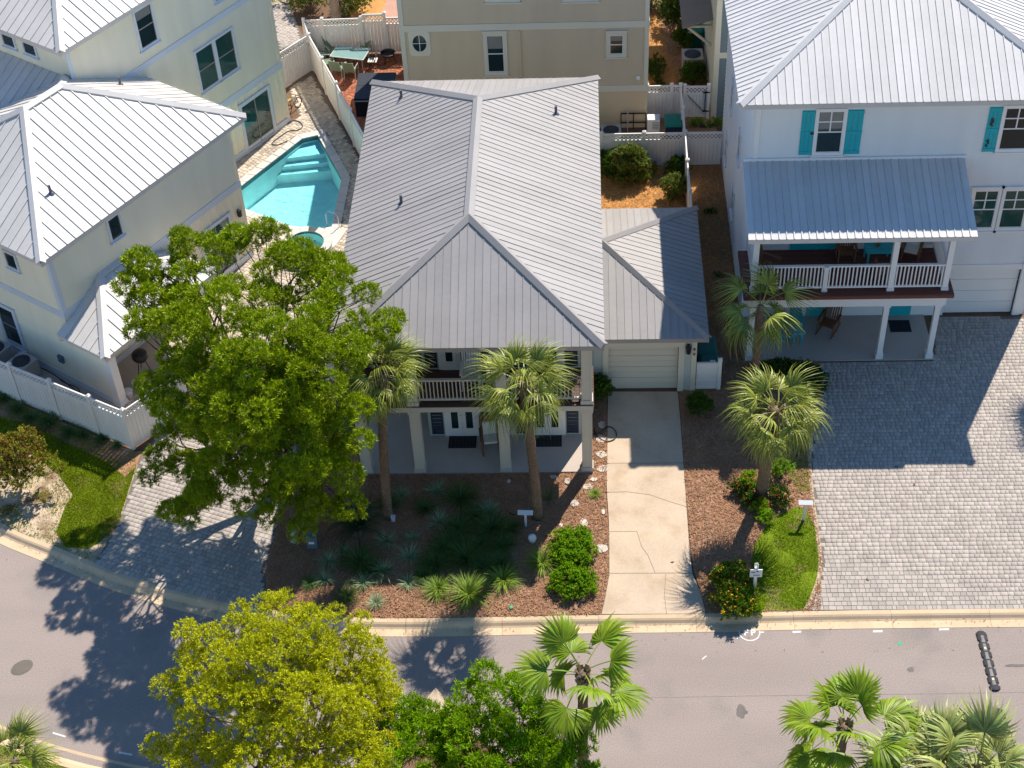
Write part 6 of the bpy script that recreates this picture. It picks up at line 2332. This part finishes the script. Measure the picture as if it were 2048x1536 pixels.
for lobes, bp, lb, sd in (
    (((985, 1417, 3.9, 1.0, .85), (920, 1432, 3.4, 0.75, .85), (1040, 1452, 3.4, 0.85, .85), (940, 1502, 3.4, 1.0, .85), (1030, 1522, 3.3, 1.0, .85), (985, 1572, 3.2, 1.1, .85)), (985, 1585), 'bright green feathery small tree beneath the left fronds of the kerbside fan palm', 21),
    (((800, 1460, 3.2, 0.85, .85), (735, 1478, 2.9, 0.8, .85), (855, 1490, 3.0, 0.85, .85), (790, 1562, 3.0, 1.0, .85), (695, 1525, 2.6, 0.7, .85), (880, 1572, 2.8, 0.7, .85)), (800, 1590), 'bright green feathery small tree in front of the pale island kerb', 22),
    (((1125, 1467, 3.0, 0.7, .85), (1160, 1522, 2.8, 0.7, .85), (1090, 1522, 2.8, 0.7, .85), (1135, 1572, 2.7, 0.9, .85)), (1130, 1575), 'bright green feathery small tree directly under the kerbside fan palm', 23),
):
    rg = np.random.default_rng(sd)
    cl = crown_from_outline(11, (0.22, 0.40), rg, lobes, gap=0.55)
    b = at(*bp, 0)
    tree('small_tree', (b[0], b[1], 0), cl, lb, 'leafbright', 'bark', 9500, 0.13, 0.012, 0.10, 1.0, seed=sd, n_limbs=5, sprig=0.16, up=0.45, shell=0.7)

# crape myrtle with red tips on the verge
rg = np.random.default_rng(31)
cl = crown_from_outline(40, (0.16, 0.28), rg, ((45, 905, 1.5, 0.75, .9), (-10, 915, 1.5, 0.7, .9), (85, 930, 1.1, 0.55, .9), (30, 950, 1.0, 0.6, .9)), gap=0.6)
b = at(42, 985, 0)
tree('small_tree', (b[0], b[1], 0), cl, 'low reddish-tipped myrtle on the sandy verge by the bend', 'leafmyrtle', 'palebark', 4200, 0.075, 0.022, 0.05, 0.4, seed=31, n_limbs=6, sprig=0.08, extra=[('redtip', [(c + np.array([0, 0, .05]), r) for c, r in cl if c[2] > 1.35], 500, 0.07, 0.02)])


# ------------------------------------------------------------------ palms
def fan_frond(seed, pet=0.75, blade=0.75, n=26, spread=115, droop=0.35, fuse=0.45, curl=0.25, width=0.028, sag=0.25):
    """a fan leaf growing from the origin along +X: petiole, then pleated segments with free tips"""
    rg = np.random.default_rng(seed)
    V, F = [], []

    def quadstrip(pts_l, pts_r):
        i = len(V)
        for a, b_ in zip(pts_l, pts_r):
            V.append(a)
            V.append(b_)
        for k in range(len(pts_l) - 1):
            F.append((i + 2 * k, i + 2 * k + 1, i + 2 * k + 3, i + 2 * k + 2))
    # petiole arching outwards
    L, Rr = [], []
    for k in range(5):
        t = k / 4
        x, z = pet * t, -sag * pet * t * t
        L.append((x, -0.018, z))
        Rr.append((x, 0.018, z))
    quadstrip(L, Rr)
    hub = np.array([pet, 0, -sag * pet])
    for i in range(n):
        f = i / (n - 1) * 2 - 1
        a = R(spread) * f + rg.normal(0, 0.02)
        ln = blade * (1.0 - 0.30 * abs(f) ** 2) * rg.uniform(0.9, 1.06)
        d = np.array([math.cos(a), math.sin(a), 0.0])
        s = np.array([-math.sin(a), math.cos(a), 0.0])
        base_w = 0.006
        L, Rr = [], []
        dr = droop * rg.uniform(0.6, 1.4)
        for k, t in enumerate((0.0, 0.3, 0.6, 0.82, 1.0)):
            w = (base_w + width * math.sin(min(1, t / max(fuse, .05)) * PI / 2)) if t < fuse else width * (1 - ((t - fuse) / (1 - fuse)) ** 1.3) + 0.002
            bend = -curl * ln * t * t * (0.4 + 0.9 * abs(f)) - dr * ln * max(0.0, t - 0.5) ** 2 * 2.2
            p = hub + d * ln * t * (1 - 0.10 * t * dr * 2) + np.array([0, 0, bend]) + np.array([-0.12 * t * t * ln * curl, 0, 0])
            pl = 0.35 * w * (1 if i % 2 else -1)
            L.append(tuple(p - s * w + (0, 0, pl)))
            Rr.append(tuple(p + s * w - (0, 0, pl)))
        quadstrip(L, Rr)
    return np.array(V), np.array(F)


FROND = {}


def frond_meshes(kind, mat, cnt, **kw):
    if kind not in FROND:
        FROND[kind] = []
        for i in range(cnt):
            V, F = fan_frond(100 + i * 7 + len(kind), **kw)
            me = np_mesh('frond', V, F)
            me.materials.append(MT[mat])
            FROND[kind].append(me)
    return FROND[kind]


sab = frond_meshes('sabal', 'sabal', 5, pet=0.62, blade=0.88, n=26, spread=108, droop=0.95, fuse=0.28, curl=0.36, width=0.020, sag=0.35)
pale = frond_meshes('pale', 'palesabal', 5, pet=0.75, blade=0.95, n=30, spread=108, droop=0.6, fuse=0.40, curl=0.28, width=0.034, sag=0.28)
fan = frond_meshes('fan', 'fanpalm', 5, pet=0.85, blade=0.95, n=30, spread=105, droop=0.34, fuse=0.52, curl=0.20, width=0.044, sag=0.20)
dead = frond_meshes('dead', 'deadfrond', 3, pet=0.45, blade=0.6, n=18, spread=90, droop=1.1, fuse=0.2, curl=0.8, width=0.02, sag=0.5)


def palm(base, top, label, meshes, n, scale=1.0, r0=0.17, r1=0.14, seed=1, boots=0.0, skirt=0, group=None, lo=-55, hi=80, trunkmat='palmtrunk', open_=1.0, name='palm_tree'):
    rg = np.random.default_rng(seed)
    b, t = np.array(base, float), np.array(top, float)
    root = empty(name, tuple(base), label, 'palm tree', group)
    mb = MB()
    pts, rad = [], []
    NK = 27
    for k in range(NK):
        f = k / (NK - 1)
        lean = f ** 1.4
        p = np.array([b[0] + (t[0] - b[0]) * lean, b[1] + (t[1] - b[1]) * lean, b[2] + (t[2] - b[2]) * f])
        pts.append(p)
        rad.append((r0 * 1.25 if k == 0 else r0 + (r1 - r0) * f) * (1 + (0.05 if k % 2 else -0.04) + 0.02 * math.sin(k * 2.3)))
    pts[0] = pts[0] - (0, 0, 0.08)
    mb.tube(pts, rad, 12)
    mb.build('trunk', trunkmat, root, smooth=True)
    if boots:
        bm = MB()
        m = int(boots * 55)
        for i in range(m):
            f = 1 - (i / m) * boots / max(0.5, t[2] - b[2])
            j = min(NK - 2, int(f * (NK - 1)))
            q = f * (NK - 1) - j
            p = pts[j] + (pts[j + 1] - pts[j]) * q
            a = i * 2.4
            d = np.array([math.cos(a), math.sin(a), 0])
            s = np.array([-math.sin(a), math.cos(a), 0])
            rr = r1 * 0.92
            o = p + d * rr
            bm.obox(o - s * 0.05, s * 0.10, d * 0.09 + np.array([0, 0, 0.20]), np.array([-d[0] * 0.035, -d[1] * 0.035, 0.02]))
        bm.build('leaf_bases', 'palmboot', root)
    inv = wm(root).inverted()
    for i in range(n):
        f = (i + 0.5) / n
        el = R(hi + (lo - hi) * f ** 0.9 + rg.normal(0, 6))
        az = i * 2.39996 + rg.normal(0, 0.15)
        c = t + np.array([math.cos(az), math.sin(az), 0]) * r1 * 0.6 + np.array([0, 0, 0.12 - 0.35 * f])
        s = scale * rg.uniform(0.85, 1.12) * (0.8 if el > R(65) else 1)
        put(meshes[i % len(meshes)], 'frond', root, inv @ Vector(c), (rg.normal(0, 0.35), -el, az), (s, s * open_, s))
    for i in range(skirt):
        az = i * 2.39996
        c = t + np.array([math.cos(az), math.sin(az), 0]) * r1 * 0.8 + np.array([0, 0, -0.35 - 0.5 * rg.random()])
        put(dead[i % 3], 'dead_frond', root, inv @ Vector(c), (rg.normal(0, 0.4), R(62 + rg.normal(0, 10)), az), (scale * 0.8,) * 3)
    return root


def palm_at(base_px, top_px, dy=0.0):
    b = at(*base_px, 0)
    d = CR * (top_px[0] - 1024) / FPX - CU * (top_px[1] - 768) / FPX + CF
    t = (b[1] + dy - CAM[1]) / d[1]
    return b, tuple(CAM + d * t)


b, t = palm_at((777, 1034), (762, 745), 0.0)
palm(b, t, 'leaning palm tree beside the broad dark green tree', sab, 26, 1.06, 0.16, 0.14, seed=1, skirt=14, boots=0.5, lo=-42)
b, t = palm_at((1076, 1034), (1045, 765), -0.6)
palm(b, t, 'palm tree with a shaggy dead-leaf collar before the middle porch column', sab, 28, 1.10, 0.17, 0.14, seed=2, skirt=30, boots=0.5, lo=-30)
b, t = palm_at((1522, 992), (1553, 820), -0.4)
palm(b, t, 'short stout palm tree with criss-cross leaf bases between the two driveways', sab, 30, 1.10, 0.20, 0.19, seed=3, skirt=2, boots=1.1, lo=-42)
b, t = palm_at((1508, 780), (1521, 612), 0.0)
palm(b, t, 'palm tree with few drooping fronds at the white house porch corner', sab, 13, 1.15, 0.15, 0.12, seed=4, skirt=0, lo=-35, hi=60)
c = at(1166, 1345, 5.6)
palm((c[0] - 0.05, c[1] - 0.1, 0), c, 'kerbside fan palm with wide stiff leaves beside the concrete drive mouth', fan, 12, 0.98, 0.15, 0.13, seed=5, lo=-45, hi=62, boots=0.5)
c = at(1690, 1452, 4.8)
palm((c[0] - 0.05, c[1] - 0.1, 0), c, 'fan palm with upright stiff leaves, alone on the open road side', fan, 15, 1.05, 0.15, 0.13, seed=6, lo=-35, hi=75, boots=0.5)
c = at(1850, 1535, 4.3)
palm((c[0], c[1] - 0.1, 0), c, 'dense pale-tipped palm crown overlapping the lone fan palm', pale, 18, 1.12, 0.17, 0.15, seed=7, lo=-40, hi=78, boots=0.5, open_=1.05)
c = at(1950, 1545, 4.4)
palm((c[0], c[1] - 0.1, 0), c, 'dense pale-tipped palm crown touching the farther speed bump', pale, 20, 1.12, 0.17, 0.15, seed=8, lo=-45, hi=78, boots=0.5, open_=1.05)
c = at(28, 1520, 2.2)
palm((c[0], c[1] - 0.05, 0), c, 'small bright palm tree on the far verge of the bend', sab, 20, 0.9, 0.14, 0.12, seed=9, lo=-25, hi=75)
palm((at(673, 38)[0], at(673, 38)[1], 0), (at(673, 38)[0] - 0.3, at(673, 38)[1] + 0.1, 5.8), 'palm tree with a bare grey trunk among the round bushes behind the patio fence', sab, 26, 1.1, 0.24, 0.2, seed=10, trunkmat='palebark')
# palm just off the right edge whose fronds throw the spiky shadow on the pavers
c = (18.2, 6.1, 5.6)
palm((18.2, 6.1, 0), c, 'palm tree by the right end of the paver driveway at the edge of view', sab, 26, 1.1, 0.16, 0.14, seed=12)


# sago palm in the shaded bed
def sago(px, py, label, n=30, L=1.0):
    x, y = at(px, py)[:2]
    root = empty('sago_palm', (x, y, 0), label, 'sago palm')
    MB().lathe((x, y, 0), ((0.16, 0), (0.18, 0.15), (0.14, 0.32), (0.05, 0.40)), 10).build('trunk', 'palmtrunk', root)
    rg = np.random.default_rng(77)
    V, F = [], []
    m = 26
    for k in range(m):
        t = 0.12 + 0.88 * k / (m - 1)
        X, Z = L * t, 0.30 * L * math.sin(t * 2.2) - 0.28 * L * t * t
        w = 0.16 * math.sin(PI * min(1, t * 0.95 + 0.08)) + 0.02
        for s in (-1, 1):
            i = len(V)
            V += [(X - 0.008, 0, Z), (X + 0.012, 0, Z), (X + 0.06, s * w, Z + 0.05), (X + 0.045, s * w, Z + 0.05)]
            F.append((i, i + 1, i + 2, i + 3))
    for k in range(6):
        t0, t1 = k / 6, (k + 1) / 6
        i = len(V)
        z = lambda t: 0.30 * L * math.sin(t * 2.2) - 0.28 * L * t * t
        V += [(L * t0, -0.012, z(t0)), (L * t0, 0.012, z(t0)), (L * t1, 0.010, z(t1)), (L * t1, -0.010, z(t1))]
        F.append((i, i + 1, i + 2, i + 3))
    me = np_mesh('frond', V, F)
    me.materials.append(MT['sago'])
    for i in range(n):
        az = i * 2.39996
        el = R(58 - 62 * (i / n) + rg.normal(0, 5))
        s = rg.uniform(0.85, 1.1)
        put(me, 'frond', root, (0.05 * math.cos(az), 0.05 * math.sin(az), 0.36), (rg.normal(0, .15), -el, az), (s, s, s))


sago(716, 1070, 'dark sago palm in the deep shade of the mulch bed', 30, 1.05)


# ------------------------------------------------------------------ strap-leaved clumps
def strap_mesh(seed, n, L, w, arch=0.6, upr=0.9):
    rg = np.random.default_rng(seed)
    V, F = [], []
    for i in range(n):
        az = rg.uniform(0, 2 * PI)
        el = R(rg.uniform(38, 88)) * upr
        l = L * rg.uniform(0.6, 1.1)
        d = np.array([math.cos(az), math.sin(az)])
        s = np.array([-d[1], d[0]])
        r0 = rg.uniform(0, 0.08)
        k0 = len(V)
        for t in (0, .35, .7, 1.0):
            x = r0 + l * t * math.cos(el) + l * arch * t * t * 0.45
            z = l * t * math.sin(el) - l * arch * t * t * 0.55
            ww = w * (1 - t ** 2) * 0.5 + 0.001
            p = d * x
            V += [(p[0] - s[0] * ww, p[1] - s[1] * ww, max(z, 0.01)), (p[0] + s[0] * ww, p[1] + s[1] * ww, max(z, 0.01))]
        for j in range(3):
            F.append((k0 + 2 * j, k0 + 2 * j + 1, k0 + 2 * j + 3, k0 + 2 * j + 2))
    return np.array(V), np.array(F)


def strap_kind(name, mat, n, L, w, arch, k=3, upr=0.9, seed=0):
    out = []
    for i in range(k):
        me = np_mesh(name, *strap_mesh(seed + i * 5, n, L, w, arch, upr))
        me.materials.append(MT[mat])
        out.append(me)
    return out


LILY = strap_kind('flax_lily', 'lily', 95, 0.55, 0.019, 0.7, seed=3)
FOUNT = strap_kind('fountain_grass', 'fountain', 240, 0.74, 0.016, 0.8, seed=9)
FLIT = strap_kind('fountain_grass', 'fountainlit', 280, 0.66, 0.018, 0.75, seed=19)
WISP = strap_kind('wispy_grass', 'fountain', 40, 0.7, 0.012, 0.4, seed=29)


def scatter_plants(meshes, spots, name, label, cat, group, smin=0.85, smax=1.15):
    for i, s in enumerate(spots):
        rr = random.Random(i * 13 + len(spots))
        k = s[2] if len(s) > 2 else 1.0
        x, y = at(s[0], s[1])[:2]
        sc = k * rr.uniform(smin, smax)
        o = put(meshes[i % len(meshes)], name, None, (x, y, 0.0), (0, 0, rr.uniform(0, 6.28)), (sc, sc, sc))
        tag(o, s[3] if len(s) > 3 else label, cat, group)


LILIES = (
    (802, 992, 1, 'pale striped flax lily right of the leaning palm trunk near the porch floor edge'),
    (873, 984, 1, 'pale striped flax lily close to the porch floor, in front of the second porch column'),
    (979, 1024, 1, 'pale striped flax lily close behind the small sign, among dark tufts'),
    (879, 1046, 1, 'pale striped flax lily between two dark fountain grass tufts in the middle of the bed'),
    (709, 1010, .7, 'small pale striped flax lily at the edge of the broad tree crown'),
    (771, 1084, 1.1, 'large pale striped flax lily right of the sago palm, below the palm foot'),
    (825, 1078, .75, 'small pale striped flax lily alone in the middle of the bed'),
    (820, 1118, 1, 'pale striped flax lily below the small lone one in the middle of the bed'),
    (768, 1145, 1, 'pale striped flax lily on the bare patch right below the sago palm'),
    (658, 1126, 1.1, 'large pale striped flax lily below the grey-blue utility box'),
    (650, 1162, .9, 'pale striped flax lily against the top edge of the yellow-green tree'),
    (690, 1105, .7, 'small pale striped flax lily under the left fronds of the sago palm'),
    (727, 1168, .8, 'pale striped flax lily at the shade edge next to the small green tuft'),
    (817, 1168, .9, 'pale striped flax lily at the shade edge with its tips in the sun'))
scatter_plants(LILY, LILIES, 'flax_lily', '', 'plant', 'striped flax lilies in the front bed')
o = put(LILY[1], 'flax_lily', None, at(752, 1208)[:2] + (0,), (0, 0, 1), (0.8,) * 3)
tag(o, 'pale striped flax lily alone on the sunlit mulch strip by the kerb', 'plant')
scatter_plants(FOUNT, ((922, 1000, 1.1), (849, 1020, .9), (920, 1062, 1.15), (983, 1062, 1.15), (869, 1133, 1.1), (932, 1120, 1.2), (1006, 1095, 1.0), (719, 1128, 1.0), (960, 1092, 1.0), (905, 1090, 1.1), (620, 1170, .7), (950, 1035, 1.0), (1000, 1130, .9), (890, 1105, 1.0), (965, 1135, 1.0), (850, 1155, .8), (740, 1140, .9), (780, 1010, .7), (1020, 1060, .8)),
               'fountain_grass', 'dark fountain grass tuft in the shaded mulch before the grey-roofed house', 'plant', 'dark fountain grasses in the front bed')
for i, (px, py, k, lb) in enumerate(((877, 1182, 0.95, 'green grass tuft, left neighbour of the large striped tuft at the shade edge'), (937, 1192, 1.35, 'largest yellow-green striped grass tuft at the shade edge above the kerb'), (1006, 1162, 1.05, 'yellow-green grass tuft at the shade edge between the striped tuft and the clipped hedge'), (694, 1196, 0.8, 'small green tuft touching the top of the yellow-green tree'), (1085, 1128, 1.0, 'thin green grass tuft hugging the left side of the round-leaved hedge'), (1190, 990, .45, 'tiny grass tuft among the flagstones by the driveway'))):
    o = put((FLIT if i != 3 else FOUNT)[i % 3], 'fountain_grass', None, at(px, py)[:2] + (0,), (0, 0, i * 1.3), (k,) * 3)
    tag(o, lb, 'plant')
o = put(WISP[0], 'wispy_grass', None, at(1098, 1000)[:2] + (0,), (0, 0, 0), (1.0,) * 3)
tag(o, 'wispy upright grass just right of the shaggy palm trunk', 'plant')
scatter_plants(FOUNT, ((8, 800, .8), (36, 820, .9), (62, 838, .7), (98, 848, 1.0), (140, 868, .8), (166, 872, .6), (205, 880, .6), (235, 893, .5)), 'fountain_grass', 'dark grass tuft in the shade at the foot of the verge fence', 'plant', 'dark tufts along the verge fence')


# ------------------------------------------------------------------ shrubs
def shrub(px, py, label, mat, clumps, per=1800, ll=0.07, lw=0.022, seed=1, flowers=None, name='shrub', cat='shrub', sprig=0.07, up=0.35, z0=0.0):
    rg = np.random.default_rng(seed)
    x, y = at(px, py)[:2]
    root = empty(name, (x, y, 0), label, cat)
    mb = MB()
    cl = [(np.array([x + c[0], y + c[1], c[2]]), c[3]) for c in clumps]
    for c, r in cl:
        limb(mb, (x + rg.normal(0, .04), y + rg.normal(0, .04), -0.02), c, 0.022, 0.008, rg, 0.1, 3, 5)
    mb.build('stems', 'bark', root)
    V, F = foliage(cl, per, ll, lw, rg, 0.85, 0.35, up, 0.0, sprig)
    np_obj('foliage', V - np.array([x, y, 0]), F, mat, root)
    if flowers:
        fm, frac, size = flowers
        pts = []
        for c, r in cl:
            n = max(1, int(frac * r * r * 60))
            d = unit(rg.normal(size=(n, 3)))
            d[:, 2] = abs(d[:, 2])
            pts.append(c + d * r * np.array([1, 1, .85]) * 1.02)
        P = np.concatenate(pts)
        k = 5
        PP = np.repeat(P, k, 0) + rg.normal(size=(len(P) * k, 3)) * size * 0.4
        V, F = leaves(PP, rg.normal(size=PP.shape) + (0, 0, .6), size, size * 0.35, rg)
        np_obj('blossoms', V - np.array([x, y, 0]), F, fm, root)
    return root


def mound(rx, ry, h, r, n, seed):
    rg = np.random.default_rng(seed)
    out = []
    for i in range(n):
        a, q = rg.uniform(0, 2 * PI), math.sqrt(rg.random())
        x, y = rx * q * math.cos(a), ry * q * math.sin(a)
        out.append((x, y, max(0.08, h * (1 - 0.55 * q * q)) * rg.uniform(0.75, 1.05), r * rg.uniform(0.8, 1.2)))
    return out


shrub(1147, 1105, 'low rounded bright green hedge at the edge of the concrete driveway, upper lump', 'leafhedge', mound(0.70, 0.80, 0.42, 0.2, 56, 1), per=5200, ll=0.06, lw=0.024, seed=41, sprig=0.05)
shrub(1147, 1172, 'low rounded bright green hedge at the edge of the concrete driveway, lump nearest the kerb', 'leafhedge', mound(0.66, 0.66, 0.40, 0.2, 48, 2), per=5200, ll=0.06, lw=0.024, seed=42, sprig=0.05)
shrub(1466, 1195, 'bush with scattered yellow-orange flowers spilling over the kerb', 'leaflantana', mound(0.62, 1.1, 0.75, 0.2, 80, 3), per=4200, ll=0.065, lw=0.024, seed=43, flowers=('flower_y', 2.2, 0.055))
shrub(1502, 1218, 'low lobe with yellow-orange flowers round the white mailbox post', 'leafhedge', mound(0.28, 0.4, 0.4, 0.16, 18, 4), per=4200, ll=0.06, lw=0.022, seed=44, flowers=('flower_y', 2.0, 0.05))
for i, (px, py, rx, h, mt, fl, lb) in enumerate((
    (1500, 978, .38, .55, 'leafhedge', ('flower_r', .12, .06), 'rose bush left of the stout palm trunk'),
    (1475, 985, .25, .4, 'leafdark', ('flower_r', .15, .05), 'small rose bush leftmost of those round the stout palm'),
    (1562, 955, .36, .6, 'leafhedge', None, 'leafy flowerless bush right of the stout palm trunk'),
    (1515, 1020, .24, .35, 'leafhedge', ('flower_r', .3, .06), 'low rose bush below the stout palm on its shaded side'),
    (1556, 1003, .34, .42, 'leafdark', ('flower_r', .2, .06), 'rose bush right of the stout palm base with a red bloom'),
    (1532, 1042, .2, .3, 'leafhedge', None, 'small green bush at the tip of the mulch above the lawn'),
    (1500, 1005, .2, .3, 'leafdark', ('flower_r', .5, .06), 'small bush with a red bloom against the stout palm base'))):
    shrub(px, py, lb, mt, mound(rx, rx * 1.1, h, 0.15, int(70 * rx), 50 + i), per=3800, ll=0.06, lw=0.024, seed=50 + i, flowers=fl)
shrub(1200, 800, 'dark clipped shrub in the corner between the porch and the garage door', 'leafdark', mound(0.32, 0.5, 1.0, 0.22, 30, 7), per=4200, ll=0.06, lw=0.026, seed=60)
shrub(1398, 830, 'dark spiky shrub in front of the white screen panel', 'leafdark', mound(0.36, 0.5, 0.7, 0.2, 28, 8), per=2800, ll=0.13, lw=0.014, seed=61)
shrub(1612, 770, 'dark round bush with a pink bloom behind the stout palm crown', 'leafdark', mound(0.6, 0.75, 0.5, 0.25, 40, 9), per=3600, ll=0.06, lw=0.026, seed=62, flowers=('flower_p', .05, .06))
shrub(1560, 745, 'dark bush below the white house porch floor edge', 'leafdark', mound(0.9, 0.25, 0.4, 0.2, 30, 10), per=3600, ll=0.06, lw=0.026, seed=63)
shrub(1256, 358, 'largest flowering oleander against the back yard fence', 'leafolean', mound(0.75, 0.5, 1.45, 0.3, 52, 11) + mound(0.85, 0.6, 0.6, 0.28, 26, 12), per=2300, ll=0.13, lw=0.018, seed=64, flowers=('flower_r', .04, .05))
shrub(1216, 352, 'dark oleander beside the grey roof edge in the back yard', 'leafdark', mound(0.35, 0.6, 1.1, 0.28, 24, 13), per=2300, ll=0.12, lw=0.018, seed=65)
shrub(1348, 398, 'leafy oleander above the garage roof with a few orange tips', 'leafolean', mound(0.42, 0.5, 0.95, 0.24, 36, 14), per=2600, ll=0.12, lw=0.018, seed=66, flowers=('flower_r', .05, .05))
shrub(1355, 352, 'green shrub in the back corner of the yard fences', 'leafdark', mound(0.35, 0.35, 0.85, 0.22, 24, 15), per=2600, ll=0.09, lw=0.02, seed=67)
shrub(1300, 345, 'low reddish shrub between the oleander and the corner shrub', 'leafmyrtle', mound(0.3, 0.2, 0.35, 0.14, 12, 16), per=2400, ll=0.07, lw=0.02, seed=68)
shrub(1420, 428, 'small green plant on the shaded straw strip beside the white house', 'leafdark', mound(0.25, 0.12, 0.18, 0.1, 10, 17), per=3000, ll=0.08, lw=0.02, seed=69)
shrub(1436, 552, 'low dark weed in the narrow shaded strip by the white wall', 'leafdark', mound(0.18, 0.1, 0.12, 0.08, 7, 18), per=3000, ll=0.07, lw=0.02, seed=70)
shrub(1412, 255, 'clipped low hedge strip inside the white gate', 'leafhedge', mound(0.75, 0.18, 0.35, 0.16, 26, 19), per=3000, ll=0.05, lw=0.02, seed=71)
shrub(1378, 100, 'round shrub in the alley in front of the far green bin', 'leafdark', mound(0.6, 0.6, 1.1, 0.3, 40, 20), per=2600, ll=0.06, lw=0.026, seed=72)
shrub(1386, 168, 'round shrub in the alley just beyond the white gate', 'leafdark', mound(0.55, 0.5, 0.9, 0.26, 34, 21), per=2600, ll=0.06, lw=0.026, seed=73)
shrub(1312, 150, 'low dark ground shrub along the tan house in the alley', 'leafdark', mound(0.45, 1.4, 0.3, 0.2, 40, 22), per=2400, ll=0.06, lw=0.024, seed=74)
shrub(1352, 42, 'tall dark shrub mass at the far end of the alley', 'leafdark', mound(0.7, 1.2, 1.6, 0.4, 40, 23), per=1700, ll=0.08, lw=0.03, seed=75)
shrub(1335, 12, 'bright yellow-green shrub at the far end of the alley', 'leafbright', mound(0.7, 0.5, 1.0, 0.3, 26, 24), per=1900, ll=0.08, lw=0.03, seed=76)
shrub(1300, 18, 'dark green shrub at the far corner of the tan house', 'leafdark', mound(0.4, 0.9, 1.2, 0.3, 24, 25), per=1900, ll=0.08, lw=0.03, seed=77)
shrub(622, 22, 'round olive-green bush left of the bare palm trunk behind the patio fence', 'leafolean', mound(0.75, 0.6, 1.1, 0.34, 40, 26), per=2300, ll=0.06, lw=0.024, seed=78)
shrub(704, 22, 'round olive-green bush right of the bare palm trunk behind the patio fence', 'leafolean', mound(0.8, 0.7, 1.2, 0.36, 44, 27), per=2300, ll=0.06, lw=0.024, seed=79)
shrub(575, 8, 'yellowish low bush at the bend of the paver garden path', 'leafyellow', mound(0.5, 0.3, 0.6, 0.24, 16, 28), per=2200, ll=0.06, lw=0.024, seed=80)
shrub(615, -20, 'dark bush beyond the round olive bushes', 'leafdark', mound(0.9, 0.5, 0.9, 0.34, 22, 29), per=1900, ll=0.06, lw=0.026, seed=81)
x, y, z = -0.45, 0.0, 4.25
r = empty('flower_basket', (x, y, 3.95), 'pink flower basket hanging on the upper porch railing', 'flowers')
MB().lathe((x, y - 0.06, 3.95), ((0.06, 0), (0.14, 0.1), (0.16, 0.2)), 12).build('basket', 'wood', r)
rg = np.random.default_rng(5)
V, F = foliage([(np.array([x, y - 0.06, 4.2]), 0.22), (np.array([x + .1, y - 0.1, 4.0]), 0.16)], 3500, 0.05, 0.02, rg)
np_obj('foliage', V - np.array([x, y, 3.95]), F, 'leafdark', r)
V, F = foliage([(np.array([x, y - 0.08, 4.22]), 0.24), (np.array([x + .1, y - 0.12, 3.98]), 0.18)], 900, 0.06, 0.03, rg, shell=.9)
np_obj('blossoms', V - np.array([x, y, 3.95]), F, 'flower_p', r)
# fallen leaves on the paver driveway
for i, (px, py, lb) in enumerate(((1791, 935, 'brown fallen leaf on the pavers just below the shadow edge of the white house'), (1828, 970, 'brown fallen leaf in the middle of the sunlit pavers'), (1735, 1160, 'brown fallen leaf on the pavers closest to the kerb'), (1345, 1125, 'brown fallen leaf on the concrete driveway'))):
    x, y = at(px, py)[:2]
    V = [(-0.07, 0, 0.03), (0, 0.035, 0.05), (0.08, 0.0, 0.035), (0, -0.035, 0.03)]
    me = np_mesh('fallen_leaf', V, [(0, 1, 2, 3)])
    me.materials.append(MT['deadfrond'])
    o = put(me, 'fallen_leaf', None, (x, y, 0), (0, 0, i * 1.1), (1, 1, 1))
    tag(o, lb, 'leaf', 'fallen leaves on the paving')

# leaves and grit washed along the gutter
rg = np.random.default_rng(91)
V = []
for i in range(900):
    k = int(rg.integers(4, len(KB) - 2))
    a = offset_line(KB[k - 1:k + 2], rg.normal(0.36, 0.09) if rg.random() < 0.7 else rg.uniform(0.6, 1.5))[1]
    t = rg.random()
    b2 = KB[k + 1]
    p = np.array([a[0] + (KB[k + 1][0] - KB[k][0]) * t, a[1] + (KB[k + 1][1] - KB[k][1]) * t])
    l, w2, an = rg.uniform(0.01, 0.035), rg.uniform(0.004, 0.012), rg.uniform(0, PI)
    c_, s_ = math.cos(an), math.sin(an)
    z = -0.085
    V += [(p[0] - c_ * l + s_ * w2, p[1] - s_ * l - c_ * w2, z), (p[0] + c_ * l + s_ * w2, p[1] + s_ * l - c_ * w2, z + .006), (p[0] + c_ * l - s_ * w2, p[1] + s_ * l + c_ * w2, z + .009), (p[0] - c_ * l - s_ * w2, p[1] - s_ * l + c_ * w2, z)]
np_obj('leaf_litter', V, np.arange(len(V)).reshape(-1, 4), 'chip', kind='stuff')
